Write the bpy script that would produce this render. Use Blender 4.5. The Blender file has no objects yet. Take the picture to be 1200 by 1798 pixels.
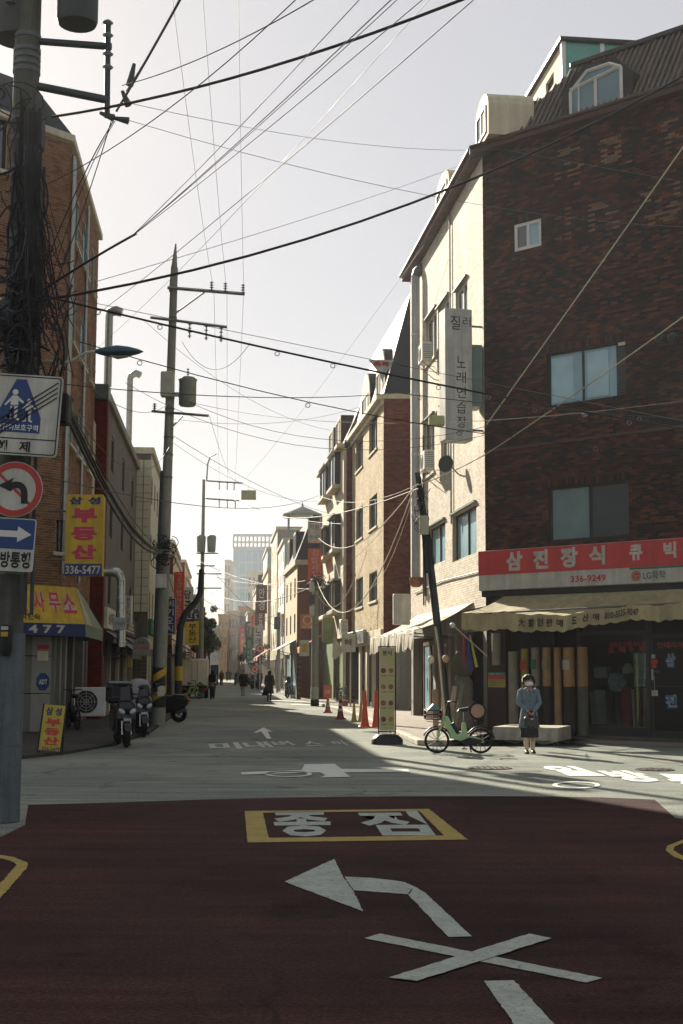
import bpy, math, random
from mathutils import Vector, Matrix, Euler
random.seed(7)
SC = bpy.context.scene
C = SC.collection
# ---------------------------------------------------------------- camera
FPX, CX, CY = 2380.0, 600.0, 899.0
CAMH = 1.65
PITCH = math.atan(278.0 / FPX)
ROLL = math.radians(0.25)
camd = bpy.data.cameras.new('camera')
cam = bpy.data.objects.new('camera', camd)
C.objects.link(cam)
RC = Matrix.Rotation(math.pi / 2 + PITCH, 3, 'X') @ Matrix.Rotation(ROLL, 3, 'Z')
cam.matrix_world = Matrix.Translation((0, 0, CAMH)) @ RC.to_4x4()
camd.sensor_fit = 'VERTICAL'
camd.sensor_height = 36.0
camd.lens = FPX / 1798.0 * 36.0
camd.clip_start = 0.1
camd.clip_end = 6000
SC.camera = cam
# ---------------------------------------------------------------- light
SUN_AZ = -23.5      # degrees clockwise from +Y
SUN_EL = 26.5
world = bpy.data.worlds.new('World')
SC.world = world
world.use_nodes = True
wn = world.node_tree.nodes; wl = world.node_tree.links
bg = wn['Background']
sky = wn.new('ShaderNodeTexSky')
sky.sky_type = 'NISHITA'
sky.sun_disc = False
sky.sun_elevation = math.radians(SUN_EL)
sky.sun_rotation = math.radians(SUN_AZ)
sky.altitude = 0
sky.air_density = 1.0
sky.dust_density = 1.0
sky.ozone_density = 1.0
hz = wn.new('ShaderNodeMix'); hz.data_type = 'RGBA'     # thin white overcast veils the blue
hz.inputs[0].default_value = 0.90
wl.new(sky.outputs[0], hz.inputs[6]); hz.inputs[7].default_value = (1.74, 1.71, 1.73, 1)
wl.new(hz.outputs[2], bg.inputs[0])
bg.inputs[1].default_value = 0.10
sund = bpy.data.lights.new('sun', 'SUN')
sund.energy = 5.0
sund.angle = math.radians(0.5)
sund.color = (1.0, 0.90, 0.74)
sun = bpy.data.objects.new('sun', sund)
C.objects.link(sun)
_a, _e = math.radians(SUN_AZ), math.radians(SUN_EL)
SUNV = Vector((math.sin(_a) * math.cos(_e), math.cos(_a) * math.cos(_e), math.sin(_e)))
sun.rotation_euler = SUNV.to_track_quat('Z', 'Y').to_euler()
SC.view_settings.view_transform = 'Standard'
SC.view_settings.look = 'None'
SC.view_settings.exposure = 1.52
SC.view_settings.gamma = 1.0
SC.cycles.max_bounces = 6
SC.cycles.diffuse_bounces = 3
SC.cycles.glossy_bounces = 3
SC.cycles.transmission_bounces = 4
SC.cycles.transparent_max_bounces = 6
SC.cycles.volume_bounces = 0
SC.cycles.caustics_reflective = False
SC.cycles.caustics_refractive = False

# ---------------------------------------------------------------- mapping helpers
def ray(px, py):
    return (RC @ Vector(((px - CX) / FPX, (CY - py) / FPX, -1.0)))
def G(px, py, z=0.0):
    d = ray(px, py); t = (z - CAMH) / d.z
    return Vector((d.x * t, d.y * t, z))
def V(px, py, Y):
    d = ray(px, py); t = Y / d.y
    return Vector((d.x * t, Y, CAMH + d.z * t))

class Fr:
    """vertical-plane frame: x runs along a facade, -y is outward, z up"""
    def __init__(s, x, y, dx, dy, z=0.0):
        l = math.hypot(dx, dy)
        s.o = Vector((x, y, z)); s.x = Vector((dx / l, dy / l, 0)); s.y = Vector((-dy / l, dx / l, 0))
        s.m = Matrix(((s.x.x, s.y.x, 0, x), (s.x.y, s.y.y, 0, y), (0, 0, 1, z), (0, 0, 0, 1)))
        s.ang = math.atan2(dy, dx)
    def p(s, u, v, z):
        return s.o + s.x * u + s.y * v + Vector((0, 0, z))
    def px(s, px, py, off=0.0):
        """pixel of the photograph -> (u, z) on the plane y = off"""
        d = ray(px, py); o = Vector((0, 0, CAMH))
        t = ((s.o - o).dot(s.y) + off) / d.dot(s.y)
        w = o + d * t - s.o
        return w.dot(s.x), w.z
    def at(s, u, v=0.0, z=0.0, turn=0.0):
        w = s.p(u, v, z)
        f = Fr(w.x, w.y, s.x.x, s.x.y, w.z)
        if turn:
            a = s.ang + math.radians(turn)
            f = Fr(w.x, w.y, math.cos(a), math.sin(a), w.z)
        return f
W0 = Fr(0, 0, 1, 0)

def lin(h):
    h = h.lstrip('#')
    out = []
    for i in (0, 2, 4):
        c = int(h[i:i + 2], 16) / 255.0
        out.append(c / 12.92 if c <= 0.04045 else ((c + 0.055) / 1.055) ** 2.4)
    return (*out, 1.0)

# ---------------------------------------------------------------- materials
_M = {}
def _nodes(name):
    m = bpy.data.materials.new(name); m.use_nodes = True
    nt = m.node_tree
    return m, nt, nt.nodes, nt.links, nt.nodes['Principled BSDF']
def _mixc(n, l, fac, a, b, bt='MIX'):
    mx = n.new('ShaderNodeMix'); mx.data_type = 'RGBA'; mx.blend_type = bt
    for sock, val in ((mx.inputs[0], fac), (mx.inputs[6], a), (mx.inputs[7], b)):
        if hasattr(val, 'links'): l.new(val, sock)
        else: sock.default_value = val
    return mx.outputs[2]
def _ramp(n, l, src, stops, interp='LINEAR'):
    r = n.new('ShaderNodeValToRGB'); r.color_ramp.interpolation = interp
    els = r.color_ramp.elements
    els[0].position, els[0].color = stops[0]
    els[1].position, els[1].color = stops[-1]
    for p, c in stops[1:-1]:
        e = els.new(p); e.color = c
    l.new(src, r.inputs[0])
    return r.outputs[0]
def _noise(n, l, vec, scale, detail=4, rough=0.6):
    t = n.new('ShaderNodeTexNoise'); t.inputs['Scale'].default_value = scale
    t.inputs['Detail'].default_value = detail; t.inputs['Roughness'].default_value = rough
    if vec: l.new(vec, t.inputs['Vector'])
    return t.outputs['Fac']
def g4(v): return (v, v, v, 1)
def scale_c(c, k): return (min(1, c[0] * k), min(1, c[1] * k), min(1, c[2] * k), 1)
def mat(name, colour=None, rough=0.7, metal=0.0, var=0.25, scale=3.0, bump=0.15, streak=0.0, spec=0.4, bscale=None, coat=0.0):
    """painted / plain surface: base colour with blotches, fine speckle, optional vertical rain streaks"""
    if name in _M: return _M[name]
    c = lin(colour) if isinstance(colour, str) else (*colour, 1.0)
    m, nt, n, l, b = _nodes(name)
    tc = n.new('ShaderNodeTexCoord').outputs['Object']
    f1 = _noise(n, l, tc, scale, 5)
    f2 = _noise(n, l, tc, scale * 14, 3)
    r1 = _ramp(n, l, f1, [(0.3, g4(1 - var)), (0.7, g4(1 + var * .35))])
    r2 = _ramp(n, l, f2, [(0.3, g4(1 - var * .5)), (0.7, g4(1.0 + var * .2))])
    col = _mixc(n, l, 1.0, c, r1, 'MULTIPLY')
    col = _mixc(n, l, 1.0, col, r2, 'MULTIPLY')
    if streak:
        mp = n.new('ShaderNodeMapping'); mp.inputs['Scale'].default_value = (3.5, 3.5, 0.22)
        l.new(tc, mp.inputs[0])
        f3 = _noise(n, l, mp.outputs[0], 1.6, 5, 0.65)
        r3 = _ramp(n, l, f3, [(0.42, g4(1 - streak)), (0.62, g4(1.0))])
        col = _mixc(n, l, 1.0, col, r3, 'MULTIPLY')
    l.new(col, b.inputs['Base Color'])
    rr = _ramp(n, l, f1, [(0.3, g4(max(0.03, rough - .1))), (0.7, g4(min(1, rough + .12)))])
    l.new(rr, b.inputs['Roughness'])
    b.inputs['Metallic'].default_value = metal
    b.inputs['Specular IOR Level'].default_value = spec
    if coat: b.inputs['Coat Weight'].default_value = coat
    if bump:
        bp = n.new('ShaderNodeBump'); bp.inputs['Strength'].default_value = bump
        bp.inputs['Distance'].default_value = 0.02
        l.new(_noise(n, l, tc, bscale or scale * 9, 4), bp.inputs['Height'])
        l.new(bp.outputs[0], b.inputs['Normal'])
    _M[name] = m
    return m
def brick_mat(name, cols, patch=0.35, soot=None):
    """bricks laid one by one: colour picked per brick island"""
    if name in _M: return _M[name]
    m, nt, n, l, b = _nodes(name)
    g = n.new('ShaderNodeNewGeometry').outputs['Random Per Island']
    tc = n.new('ShaderNodeTexCoord').outputs['Object']
    k = len(cols)
    stops = [((i + 0.0) / k, lin(c)) for i, c in enumerate(cols)]
    c = _ramp(n, l, g, stops, 'CONSTANT') if k > 1 else lin(cols[0])
    f1 = _noise(n, l, tc, 0.7, 4)
    r1 = _ramp(n, l, f1, [(0.35, g4(1 - patch)), (0.65, g4(1.0 + patch * .3))])
    f2 = _noise(n, l, tc, 40, 3)
    r2 = _ramp(n, l, f2, [(0.3, g4(.72)), (0.7, g4(1.1))])
    c = _mixc(n, l, 1.0, c, r1, 'MULTIPLY'); c = _mixc(n, l, 1.0, c, r2, 'MULTIPLY')
    l.new(c, b.inputs['Base Color'])
    b.inputs['Roughness'].default_value = 0.85
    b.inputs['Specular IOR Level'].default_value = 0.2
    _M[name] = m
    return m
def glass_mat(name, colour, rough=0.04, spec=1.0, wav=0.02):
    if name in _M: return _M[name]
    m, nt, n, l, b = _nodes(name)
    tc = n.new('ShaderNodeTexCoord').outputs['Object']
    f = _noise(n, l, tc, 1.3, 3)
    c = lin(colour)
    l.new(_ramp(n, l, f, [(0.3, scale_c(c, .82)), (0.7, scale_c(c, 1.08))]), b.inputs['Base Color'])
    b.inputs['Roughness'].default_value = rough
    b.inputs['Specular IOR Level'].default_value = spec
    b.inputs['IOR'].default_value = 1.6
    bp = n.new('ShaderNodeBump'); bp.inputs['Strength'].default_value = wav; bp.inputs['Distance'].default_value = .3
    l.new(_noise(n, l, tc, 0.9, 1), bp.inputs['Height']); l.new(bp.outputs[0], b.inputs['Normal'])
    _M[name] = m
    return m

# ---------------------------------------------------------------- objects
def tag(o, label=None, cat=None, group=None, kind=None):
    if label: o['label'] = label
    if cat: o['category'] = cat
    if group: o['group'] = group
    if kind: o['kind'] = kind
    return o
def thing(name, at, label, cat, group=None, kind=None, rz=0.0):
    o = bpy.data.objects.new(name, None); C.objects.link(o)
    o.empty_display_size = 0.2
    if isinstance(at, Fr): o.matrix_world = at.m.copy()
    else: o.location = at; o.rotation_euler.z = rz
    o.matrix_basis = Matrix(o.matrix_basis)
    o['_w'] = 0
    del o['_w']
    _RM[o.name] = at.m.copy() if isinstance(at, Fr) else Matrix.Translation(at) @ Matrix.Rotation(rz, 4, 'Z')
    return tag(o, label, cat, group, kind)
_RM = {}
_glyph = {}
def glyph(s, bold=0.0):
    key = (s, bold)
    if key in _glyph: return _glyph[key]
    cu = bpy.data.curves.new('tmp', 'FONT'); cu.body = s; cu.resolution_u = 2; cu.offset = bold
    cu.space_line = 1.0
    ob = bpy.data.objects.new('tmp', cu)
    me = bpy.data.meshes.new_from_object(ob)
    vs = [(v.co.x, v.co.y) for v in me.vertices]; fs = [tuple(p.vertices) for p in me.polygons]
    bpy.data.objects.remove(ob); bpy.data.curves.remove(cu); bpy.data.meshes.remove(me)
    if vs:
        x0 = min(v[0] for v in vs); x1 = max(v[0] for v in vs); y0 = min(v[1] for v in vs); y1 = max(v[1] for v in vs)
        dx = max(1e-6, x1 - x0); dy = max(1e-6, y1 - y0)
        vs = [((a - x0) / dx, (b - y0) / dy) for a, b in vs]
    _glyph[key] = (vs, fs)
    return vs, fs

class MB:
    def __init__(s, fr=None):
        s.f = fr or W0; s.v = []; s.q = []; s.sm = []
    def _a(s, pts, faces, smooth=False):
        k = len(s.v); f = s.f
        s.v += [f.p(*p) for p in pts]
        s.q += [tuple(k + i for i in q) for q in faces]
        s.sm += [smooth] * len(faces)
        return s
    def raw(s, pts, faces, smooth=False):
        k = len(s.v); s.v += [Vector(p) for p in pts]
        s.q += [tuple(k + i for i in q) for q in faces]; s.sm += [smooth] * len(faces)
        return s
    def box(s, x0, y0, z0, x1, y1, z1, bev=0.0, rz=0.0):
        if x1 < x0: x0, x1 = x1, x0
        if y1 < y0: y0, y1 = y1, y0
        if z1 < z0: z0, z1 = z1, z0
        b = min(bev, (x1 - x0) * .45, (y1 - y0) * .45, (z1 - z0) * .45)
        if b <= 0:
            p = [(x0, y0, z0), (x1, y0, z0), (x1, y1, z0), (x0, y1, z0), (x0, y0, z1), (x1, y0, z1), (x1, y1, z1), (x0, y1, z1)]
            fc = [(0, 3, 2, 1), (4, 5, 6, 7), (0, 1, 5, 4), (1, 2, 6, 5), (2, 3, 7, 6), (3, 0, 4, 7)]
        else:
            p = []
            def ring(z, i):
                return [(x0 + i, y0, z), (x1 - i, y0, z), (x1, y0 + i, z), (x1, y1 - i, z), (x1 - i, y1, z), (x0 + i, y1, z), (x0, y1 - i, z), (x0, y0 + i, z)]
            def ring2(z):
                a = b
                return [(x0 + a, y0 + a, z), (x1 - a, y0 + a, z), (x1 - a, y0 + a, z), (x1 - a, y1 - a, z), (x1 - a, y1 - a, z), (x0 + a, y1 - a, z), (x0 + a, y1 - a, z), (x0 + a, y0 + a, z)]
            def quad(z): return [(x0 + b, y0 + b, z), (x1 - b, y0 + b, z), (x1 - b, y1 - b, z), (x0 + b, y1 - b, z)]
            p = quad(z0) + ring(z0 + b, b) + ring(z1 - b, b) + quad(z1)
            fc = [(0, 3, 2, 1), (20, 21, 22, 23)]
            for i in range(8): fc.append((4 + i, 4 + (i + 1) % 8, 12 + (i + 1) % 8, 12 + i))
            fc += [(0, 1, 5, 4), (1, 6, 5), (1, 2, 7, 6), (2, 8, 7), (2, 3, 9, 8), (3, 10, 9), (3, 0, 11, 10), (0, 4, 11)]
            fc += [(12, 13, 21, 20), (13, 14, 21), (14, 15, 22, 21), (15, 16, 22), (16, 17, 23, 22), (17, 18, 23), (18, 19, 20, 23), (19, 12, 20)]
        if rz:
            cx, cy = (x0 + x1) / 2, (y0 + y1) / 2; ca, sa = math.cos(rz), math.sin(rz)
            p = [(cx + (a - cx) * ca - (b_ - cy) * sa, cy + (a - cx) * sa + (b_ - cy) * ca, z) for a, b_, z in p]
        return s._a(p, fc)
    def tube(s, pts, r, n=8, cap=True, smooth=True):
        """tube along points; r a number or list"""
        P = [Vector(p) for p in pts]; R = r if isinstance(r, (list, tuple)) else [r] * len(P)
        vs = []; fc = []
        up = None
        for i, p in enumerate(P):
            d = (P[min(i + 1, len(P) - 1)] - P[max(i - 1, 0)])
            if d.length < 1e-9: d = Vector((0, 0, 1))
            d.normalize()
            if up is None:
                up = Vector((0, 0, 1)) if abs(d.z) < .9 else Vector((1, 0, 0))
                up = (up - d * up.dot(d)).normalized()
            else:
                up = up - d * up.dot(d)
                up = up.normalized() if up.length > 1e-6 else d.orthogonal().normalized()
            w = d.cross(up)
            for k in range(n):
                a = 2 * math.pi * k / n
                q = p + (up * math.cos(a) + w * math.sin(a)) * R[i]
                vs.append((q.x, q.y, q.z))
        for i in range(len(P) - 1):
            for k in range(n):
                fc.append((i * n + k, i * n + (k + 1) % n, (i + 1) * n + (k + 1) % n, (i + 1) * n + k))
        s._a(vs, fc, smooth)
        if cap and n > 2:
            s._a(vs[:n], [tuple(range(n))[::-1]]); s._a(vs[-n:], [tuple(range(n))])
        return s
    def cyl(s, x, y, z0, z1, r0, r1=None, n=16, smooth=True):
        return s.tube([(x, y, z0), (x, y, z1)], [r0, r0 if r1 is None else r1], n, True, smooth)
    def loft(s, rings, n=16, cap=True, smooth=True, axis='z', p=2.0):
        """rings: (cx, cy, cz, rx, ry) ellipses stacked in z; p = superellipse power"""
        vs = []; fc = []
        for (cx, cy, cz, rx, ry) in rings:
            for k in range(n):
                a = 2 * math.pi * k / n
                c_, s_ = math.cos(a), math.sin(a)
                ex = math.copysign(abs(c_) ** (2 / p), c_) * rx; ey = math.copysign(abs(s_) ** (2 / p), s_) * ry
                vs.append((cx + ex, cy + ey, cz) if axis == 'z' else (cx + ex, cz, cy + ey) if axis == 'y' else (cz, cx + ex, cy + ey))
        for i in range(len(rings) - 1):
            for k in range(n):
                fc.append((i * n + k, i * n + (k + 1) % n, (i + 1) * n + (k + 1) % n, (i + 1) * n + k))
        s._a(vs, fc, smooth)
        if cap: s._a(vs[:n], [tuple(range(n))[::-1]]); s._a(vs[-n:], [tuple(range(n))])
        return s
    def ball(s, x, y, z, rx, ry=None, rz=None, n=12, m=8):
        ry = ry or rx; rz = rz or rx
        vs = [(x, y, z - rz)]; fc = []
        for i in range(1, m):
            t = math.pi * i / m
            for k in range(n):
                a = 2 * math.pi * k / n
                vs.append((x + math.cos(a) * math.sin(t) * rx, y + math.sin(a) * math.sin(t) * ry, z - math.cos(t) * rz))
        vs.append((x, y, z + rz)); L = len(vs) - 1
        for k in range(n):
            fc.append((0, 1 + (k + 1) % n, 1 + k)); fc.append((L, L - n + k, L - n + (k + 1) % n))
        for i in range(m - 2):
            for k in range(n):
                a = 1 + i * n; fc.append((a + k, a + (k + 1) % n, a + n + (k + 1) % n, a + n + k))
        return s._a(vs, fc, True)
    def torus(s, c, R, r, axis='y', n=28, m=8, a0=0, a1=360):
        """ring in the plane whose normal is the given axis"""
        full = abs(a1 - a0) >= 360; pts = []
        k = n + (0 if full else 1)
        vs = []; fc = []
        for i in range(k):
            a = math.radians(a0 + (a1 - a0) * i / n)
            for j in range(m):
                b = 2 * math.pi * j / m
                rr = R + r * math.cos(b); h = r * math.sin(b)
                e = (rr * math.cos(a), rr * math.sin(a))
                vs.append((c[0] + e[0], c[1] + h, c[2] + e[1]) if axis == 'y' else (c[0] + h, c[1] + e[0], c[2] + e[1]) if axis == 'x' else (c[0] + e[0], c[1] + e[1], c[2] + h))
        for i in range(n if full else n):
            i2 = (i + 1) % k if full else i + 1
            for j in range(m):
                fc.append((i * m + j, i * m + (j + 1) % m, i2 * m + (j + 1) % m, i2 * m + j))
        return s._a(vs, fc, True)
    def prism(s, prof, y0, y1, inset=0.0, smooth=False):
        """side profile in (x, z) extruded along y; inset shrinks both caps for a soft edge"""
        n = len(prof)
        cx = sum(p[0] for p in prof) / n; cz = sum(p[1] for p in prof) / n
        def sh(k): return [(p[0] + (cx - p[0]) * k, p[1] + (cz - p[1]) * k) for p in prof]
        if inset:
            d = (y1 - y0) * .18
            lay = [(y0, sh(inset)), (y0 + d, prof), (y1 - d, prof), (y1, sh(inset))]
        else: lay = [(y0, prof), (y1, prof)]
        vs = [(x, y, z) for y, L in lay for x, z in L]; fc = []
        for i in range(len(lay) - 1):
            for k in range(n): fc.append((i * n + k, i * n + (k + 1) % n, (i + 1) * n + (k + 1) % n, (i + 1) * n + k))
        s._a(vs, fc, smooth)
        m = (len(lay) - 1) * n
        return s._a(vs, [tuple(range(n))[::-1], tuple(range(m, m + n))])
    def quad(s, a, b, c, d): return s._a([a, b, c, d], [(0, 1, 2, 3)])
    def poly(s, pts): return s._a(pts, [tuple(range(len(pts)))])
    def plate(s, prof, y, t):
        """flat outline in (x, z) with thickness t behind y"""
        return s.prism(prof, y, y + t)
    def disc(s, x, z, r, y, t=0.002, n=28, r_in=0.0):
        if r_in:
            vs = []
            for k in range(n):
                a = 2 * math.pi * k / n; vs += [(x + r * math.cos(a), y, z + r * math.sin(a)), (x + r_in * math.cos(a), y, z + r_in * math.sin(a))]
            return s._a(vs, [(2 * k, 2 * ((k + 1) % n), 2 * ((k + 1) % n) + 1, 2 * k + 1) for k in range(n)])
        return s.plate([(x + r * math.cos(2 * math.pi * k / n), z + r * math.sin(2 * math.pi * k / n)) for k in range(n)], y, t)
    def text(s, t, x0, z0, x1, z1, y, bold=0.02, vertical=False, gap=0.16):
        """lettering filling the rectangle, on the plane y"""
        if vertical:
            n = len(t); h = (z1 - z0) / n
            for i, ch in enumerate(t):
                if ch != ' ': s.text(ch, x0, z1 - (i + 1) * h + h * gap / 2, x1, z1 - i * h - h * gap / 2, y, bold)
            return s
        vs, fs = glyph(t, bold)
        return s._a([(x0 + a * (x1 - x0), y, z0 + b * (z1 - z0)) for a, b in vs], fs)
    def textq(s, t, A, B, Cc, D, bold=0.02):
        """lettering stretched over a quad: A top-left, B top-right, C bottom-right, D bottom-left (world)"""
        vs, fs = glyph(t, bold); out = []
        A, B, Cc, D = map(Vector, (A, B, Cc, D))
        for a, b in vs:
            top = A.lerp(B, a); bot = D.lerp(Cc, a); out.append(bot.lerp(top, b))
        return s.raw(out, fs)
    def build(s, name, material, parent=None, kind=None, label=None):
        me = bpy.data.meshes.new(name)
        inv = _RM[_root(parent)].inverted() if parent is not None else Matrix()
        me.from_pydata([(inv @ v)[:] for v in s.v], [], s.q)
        me.polygons.foreach_set('use_smooth', s.sm)
        me.update()
        if material: me.materials.append(material)
        o = bpy.data.objects.new(name, me); C.objects.link(o)
        if parent is not None: o.parent = parent
        if kind: o['kind'] = kind
        if label: o['label'] = label
        return o
def _root(o):
    while o.parent is not None: o = o.parent
    return o.name
def single(name, mb, material, label, cat, group=None, kind=None):
    o = mb.build(name, material); _RM[o.name] = Matrix()
    # put the origin at the thing's base
    vs = [v.co for v in o.data.vertices]
    if vs:
        cx = (min(v.x for v in vs) + max(v.x for v in vs)) / 2; cy = (min(v.y for v in vs) + max(v.y for v in vs)) / 2; cz = min(v.z for v in vs)
        T = Matrix.Translation((cx, cy, cz)); o.data.transform(T.inverted()); o.location = (cx, cy, cz); _RM[o.name] = T
    return tag(o, label, cat, group, kind)
def copy_tree(o, parent=None):
    c = o.copy(); C.objects.link(c); c.parent = parent
    for ch in [x for x in _kids.get(o.name, [])]:
        copy_tree(ch, c)
    return c
_kids = {}
def index_kids(o):
    ks = list(o.children); _kids[o.name] = ks
    for k in ks: index_kids(k)
def place_copy(proto, loc, rz, label=None, group=None, first=False, sc=1.0):
    if first: c = proto
    else:
        index_kids(proto); c = copy_tree(proto)
    c.location = loc; c.rotation_euler = (0, 0, rz)
    if sc != 1.0: c.scale = (sc, sc, sc)
    if label: c['label'] = label
    if group: c['group'] = group
    return c
# ================================================================ frames of the place
def az(px): return math.atan((px - CX) / FPX)
aR, aL = az(330), az(398)
C1 = G(856, 1290); CL = G(93, 1288)
FR = Fr(C1.x, C1.y, -math.sin(aR), -math.cos(aR))            # sunlit right facades, u < 0 goes away up the street
w1 = math.pi + az(-2060)
F1 = Fr(C1.x, C1.y, math.sin(w1), math.cos(w1))              # shaded chamfer wall of the right corner building
FLs = Fr(CL.x, CL.y, math.sin(aL), math.cos(aL))             # left facades, u > 0 goes away
aF = az(2800)
FLf = Fr(CL.x, CL.y, math.sin(aF), math.cos(aF))             # chamfer front of the left corner building, u < 0
def side(F, u, off=0.0, right=True):
    """frame of a side wall that faces the camera; starts at the facade corner"""
    p = F.p(u, off, 0)
    return Fr(p.x, p.y, F.y.x, F.y.y) if right else Fr(p.x, p.y, -F.y.x, -F.y.y)

# ================================================================ ground
def asphalt(name, base, tint, rough=.85, patch=1.0, crack=.55, stone=1.0, wear=None):
    if name in _M: return _M[name]
    m, nt, n, l, b = _nodes(name)
    tc = n.new('ShaderNodeTexCoord').outputs['Object']
    c = lin(base); t = lin(tint)
    big = _noise(n, l, tc, .16, 7, .68)
    col = _mixc(n, l, _ramp(n, l, big, [(.40, g4(0)), (.60, g4(1))]), c, t)
    mp = n.new('ShaderNodeMapping'); mp.inputs['Scale'].default_value = (.22, 3.4, 1); mp.inputs['Rotation'].default_value = (0, 0, .10); l.new(tc, mp.inputs[0])
    st = _noise(n, l, mp.outputs[0], 1.1, 8, .72)                     # tyre polish and sweep marks
    col = _mixc(n, l, patch, col, _ramp(n, l, st, [(.32, g4(.62)), (.52, g4(1.0)), (.72, g4(1.3))]), 'MULTIPLY')
    blot = _noise(n, l, tc, .9, 6, .75)                               # oil drips and damp blotches
    col = _mixc(n, l, 1.0, col, _ramp(n, l, blot, [(.30, g4(.45)), (.42, g4(1.0)), (.66, g4(1.0)), (.8, g4(1.25))]), 'MULTIPLY')
    sp = _noise(n, l, tc, 38, 3, .85)
    sp2 = _noise(n, l, tc, 140, 2, .8)
    col = _mixc(n, l, 1.0, col, _ramp(n, l, sp, [(.34, g4(1 - .5 * stone)), (.5, g4(1)), (.68, g4(1 + .8 * stone))]), 'MULTIPLY')
    col = _mixc(n, l, 1.0, col, _ramp(n, l, sp2, [(.32, g4(.55)), (.7, g4(1.5))]), 'MULTIPLY')
    vo = n.new('ShaderNodeTexVoronoi'); vo.feature = 'DISTANCE_TO_EDGE'; vo.inputs['Scale'].default_value = .33
    ds = n.new('ShaderNodeVectorMath'); ds.operation = 'ADD'
    nz = n.new('ShaderNodeTexNoise'); nz.inputs['Scale'].default_value = 1.6; nz.inputs['Detail'].default_value = 6; l.new(tc, nz.inputs['Vector'])
    l.new(tc, ds.inputs[0]); l.new(nz.outputs['Color'], ds.inputs[1]); l.new(ds.outputs[0], vo.inputs['Vector'])
    ck = _ramp(n, l, vo.outputs['Distance'], [(.0, g4(1)), (.006, g4(.8)), (.012, g4(0))])
    mk = _ramp(n, l, _noise(n, l, tc, .25, 3), [(.5, g4(0)), (.56, g4(crack))])
    f_ = _mixc(n, l, 1.0, ck, mk, 'MULTIPLY')
    col = _mixc(n, l, f_, col, scale_c(c, .25))
    if wear:
        wn_ = _ramp(n, l, _noise(n, l, tc, 1.7, 9, .8), [(.60, g4(0)), (.70, g4(.75))])
        col = _mixc(n, l, wn_, col, lin(wear))
    l.new(col, b.inputs['Base Color']); b.inputs['Roughness'].default_value = rough
    b.inputs['Specular IOR Level'].default_value = .08
    bp = n.new('ShaderNodeBump'); bp.inputs['Strength'].default_value = .7; bp.inputs['Distance'].default_value = .012
    l.new(sp, bp.inputs['Height']); l.new(bp.outputs[0], b.inputs['Normal'])
    _M[name] = m; return m
M_ASPH = asphalt('asphalt_grey', '#6d726c', '#83877c')
M_RED = asphalt('asphalt_red', '#412a27', '#291b19', .85, wear='#3a3633')
M_PAVE = asphalt('paving_concrete', '#8a857a', '#98928a')
def paint(name, colour, wear=.5, scale=3.0):
    """thermoplastic road paint: chipped, cracked, grimy"""
    if name in _M: return _M[name]
    m, nt, n, l, b = _nodes(name)
    tc = n.new('ShaderNodeTexCoord').outputs['Object']
    f = _noise(n, l, tc, scale, 9, .8)
    f2 = _noise(n, l, tc, 26, 5, .75)
    s = _noise(n, l, tc, 110, 2, .8)
    c = lin(colour)
    col = _mixc(n, l, _ramp(n, l, f, [(.40, g4(0)), (.62, g4(1))]), scale_c(c, 1 - wear * .7), c)
    hole = _ramp(n, l, f2, [(.30 + wear * .16, g4(.8)), (.37 + wear * .16, g4(0))])
    col = _mixc(n, l, hole, col, (.06, .055, .055, 1))
    vo = n.new('ShaderNodeTexVoronoi'); vo.feature = 'DISTANCE_TO_EDGE'; vo.inputs['Scale'].default_value = 7
    l.new(tc, vo.inputs['Vector'])
    ck = _ramp(n, l, vo.outputs['Distance'], [(.0, g4(.6)), (.02, g4(0))])
    col = _mixc(n, l, ck, col, scale_c(c, .45))
    col = _mixc(n, l, 1.0, col, _ramp(n, l, s, [(.3, g4(.72)), (.7, g4(1.12))]), 'MULTIPLY')
    l.new(col, b.inputs['Base Color']); b.inputs['Roughness'].default_value = .8
    _M[name] = m; return m
M_WPAINT = paint('road_paint_white', '#a3aaa0', .35)
M_WWORN = paint('road_paint_worn', '#cdd0c6', .6, 5.0)
M_WROAD = paint('road_paint_bright', '#d8dbd1', .25, 4.0)
M_YPAINT = paint('road_paint_yellow', '#a8923f', .4)

ground = MB().quad((-260, -40, 0), (260, -40, 0), (260, 700, 0), (-260, 700, 0)).build('road', M_ASPH)
tag(ground, kind='structure')
_RM['road'] = Matrix()
def gpoly(pts, z=.006):
    """outline given in photograph pixels, laid on the ground"""
    return [G(a, b, z)[:] for a, b in pts]
def ragged(pts, amp=.0028, step=.05):
    """worn, slightly frayed outline of road paint"""
    out = []; n = len(pts)
    for i in range(n):
        a, b = Vector(pts[i]), Vector(pts[(i + 1) % n]); L = (b - a).length; k = max(1, min(60, int(L / step)))
        for j in range(k):
            p = a.lerp(b, j / k)
            if j: p += Vector((random.gauss(0, amp), random.gauss(0, amp), 0))
            out.append(p[:])
    return out
def mark(name, polys, m, z=.010):
    b = MB()
    for p in polys: b.poly(ragged(gpoly(p, z)))
    return b.build(name, m, ground)
# red coated junction, nearest the camera
far = [(50, 1413), (200, 1409), (350, 1404), (520, 1400), (700, 1398), (900, 1398), (1060, 1400), (1150, 1404), (1186, 1436)]
red = MB().poly([(-3.35, 14.7, .004), (-3.35, -8, .004), (-3.3, -20, .004), (40, -20, .004), (40, 9.5, .004), (8, 12.0, .004), (5.2, 13.6, .004)] + [p for p in gpoly(far, .004)][::-1])
rd = red.build('junction_coating', M_RED); tag(rd, kind='structure')
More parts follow.
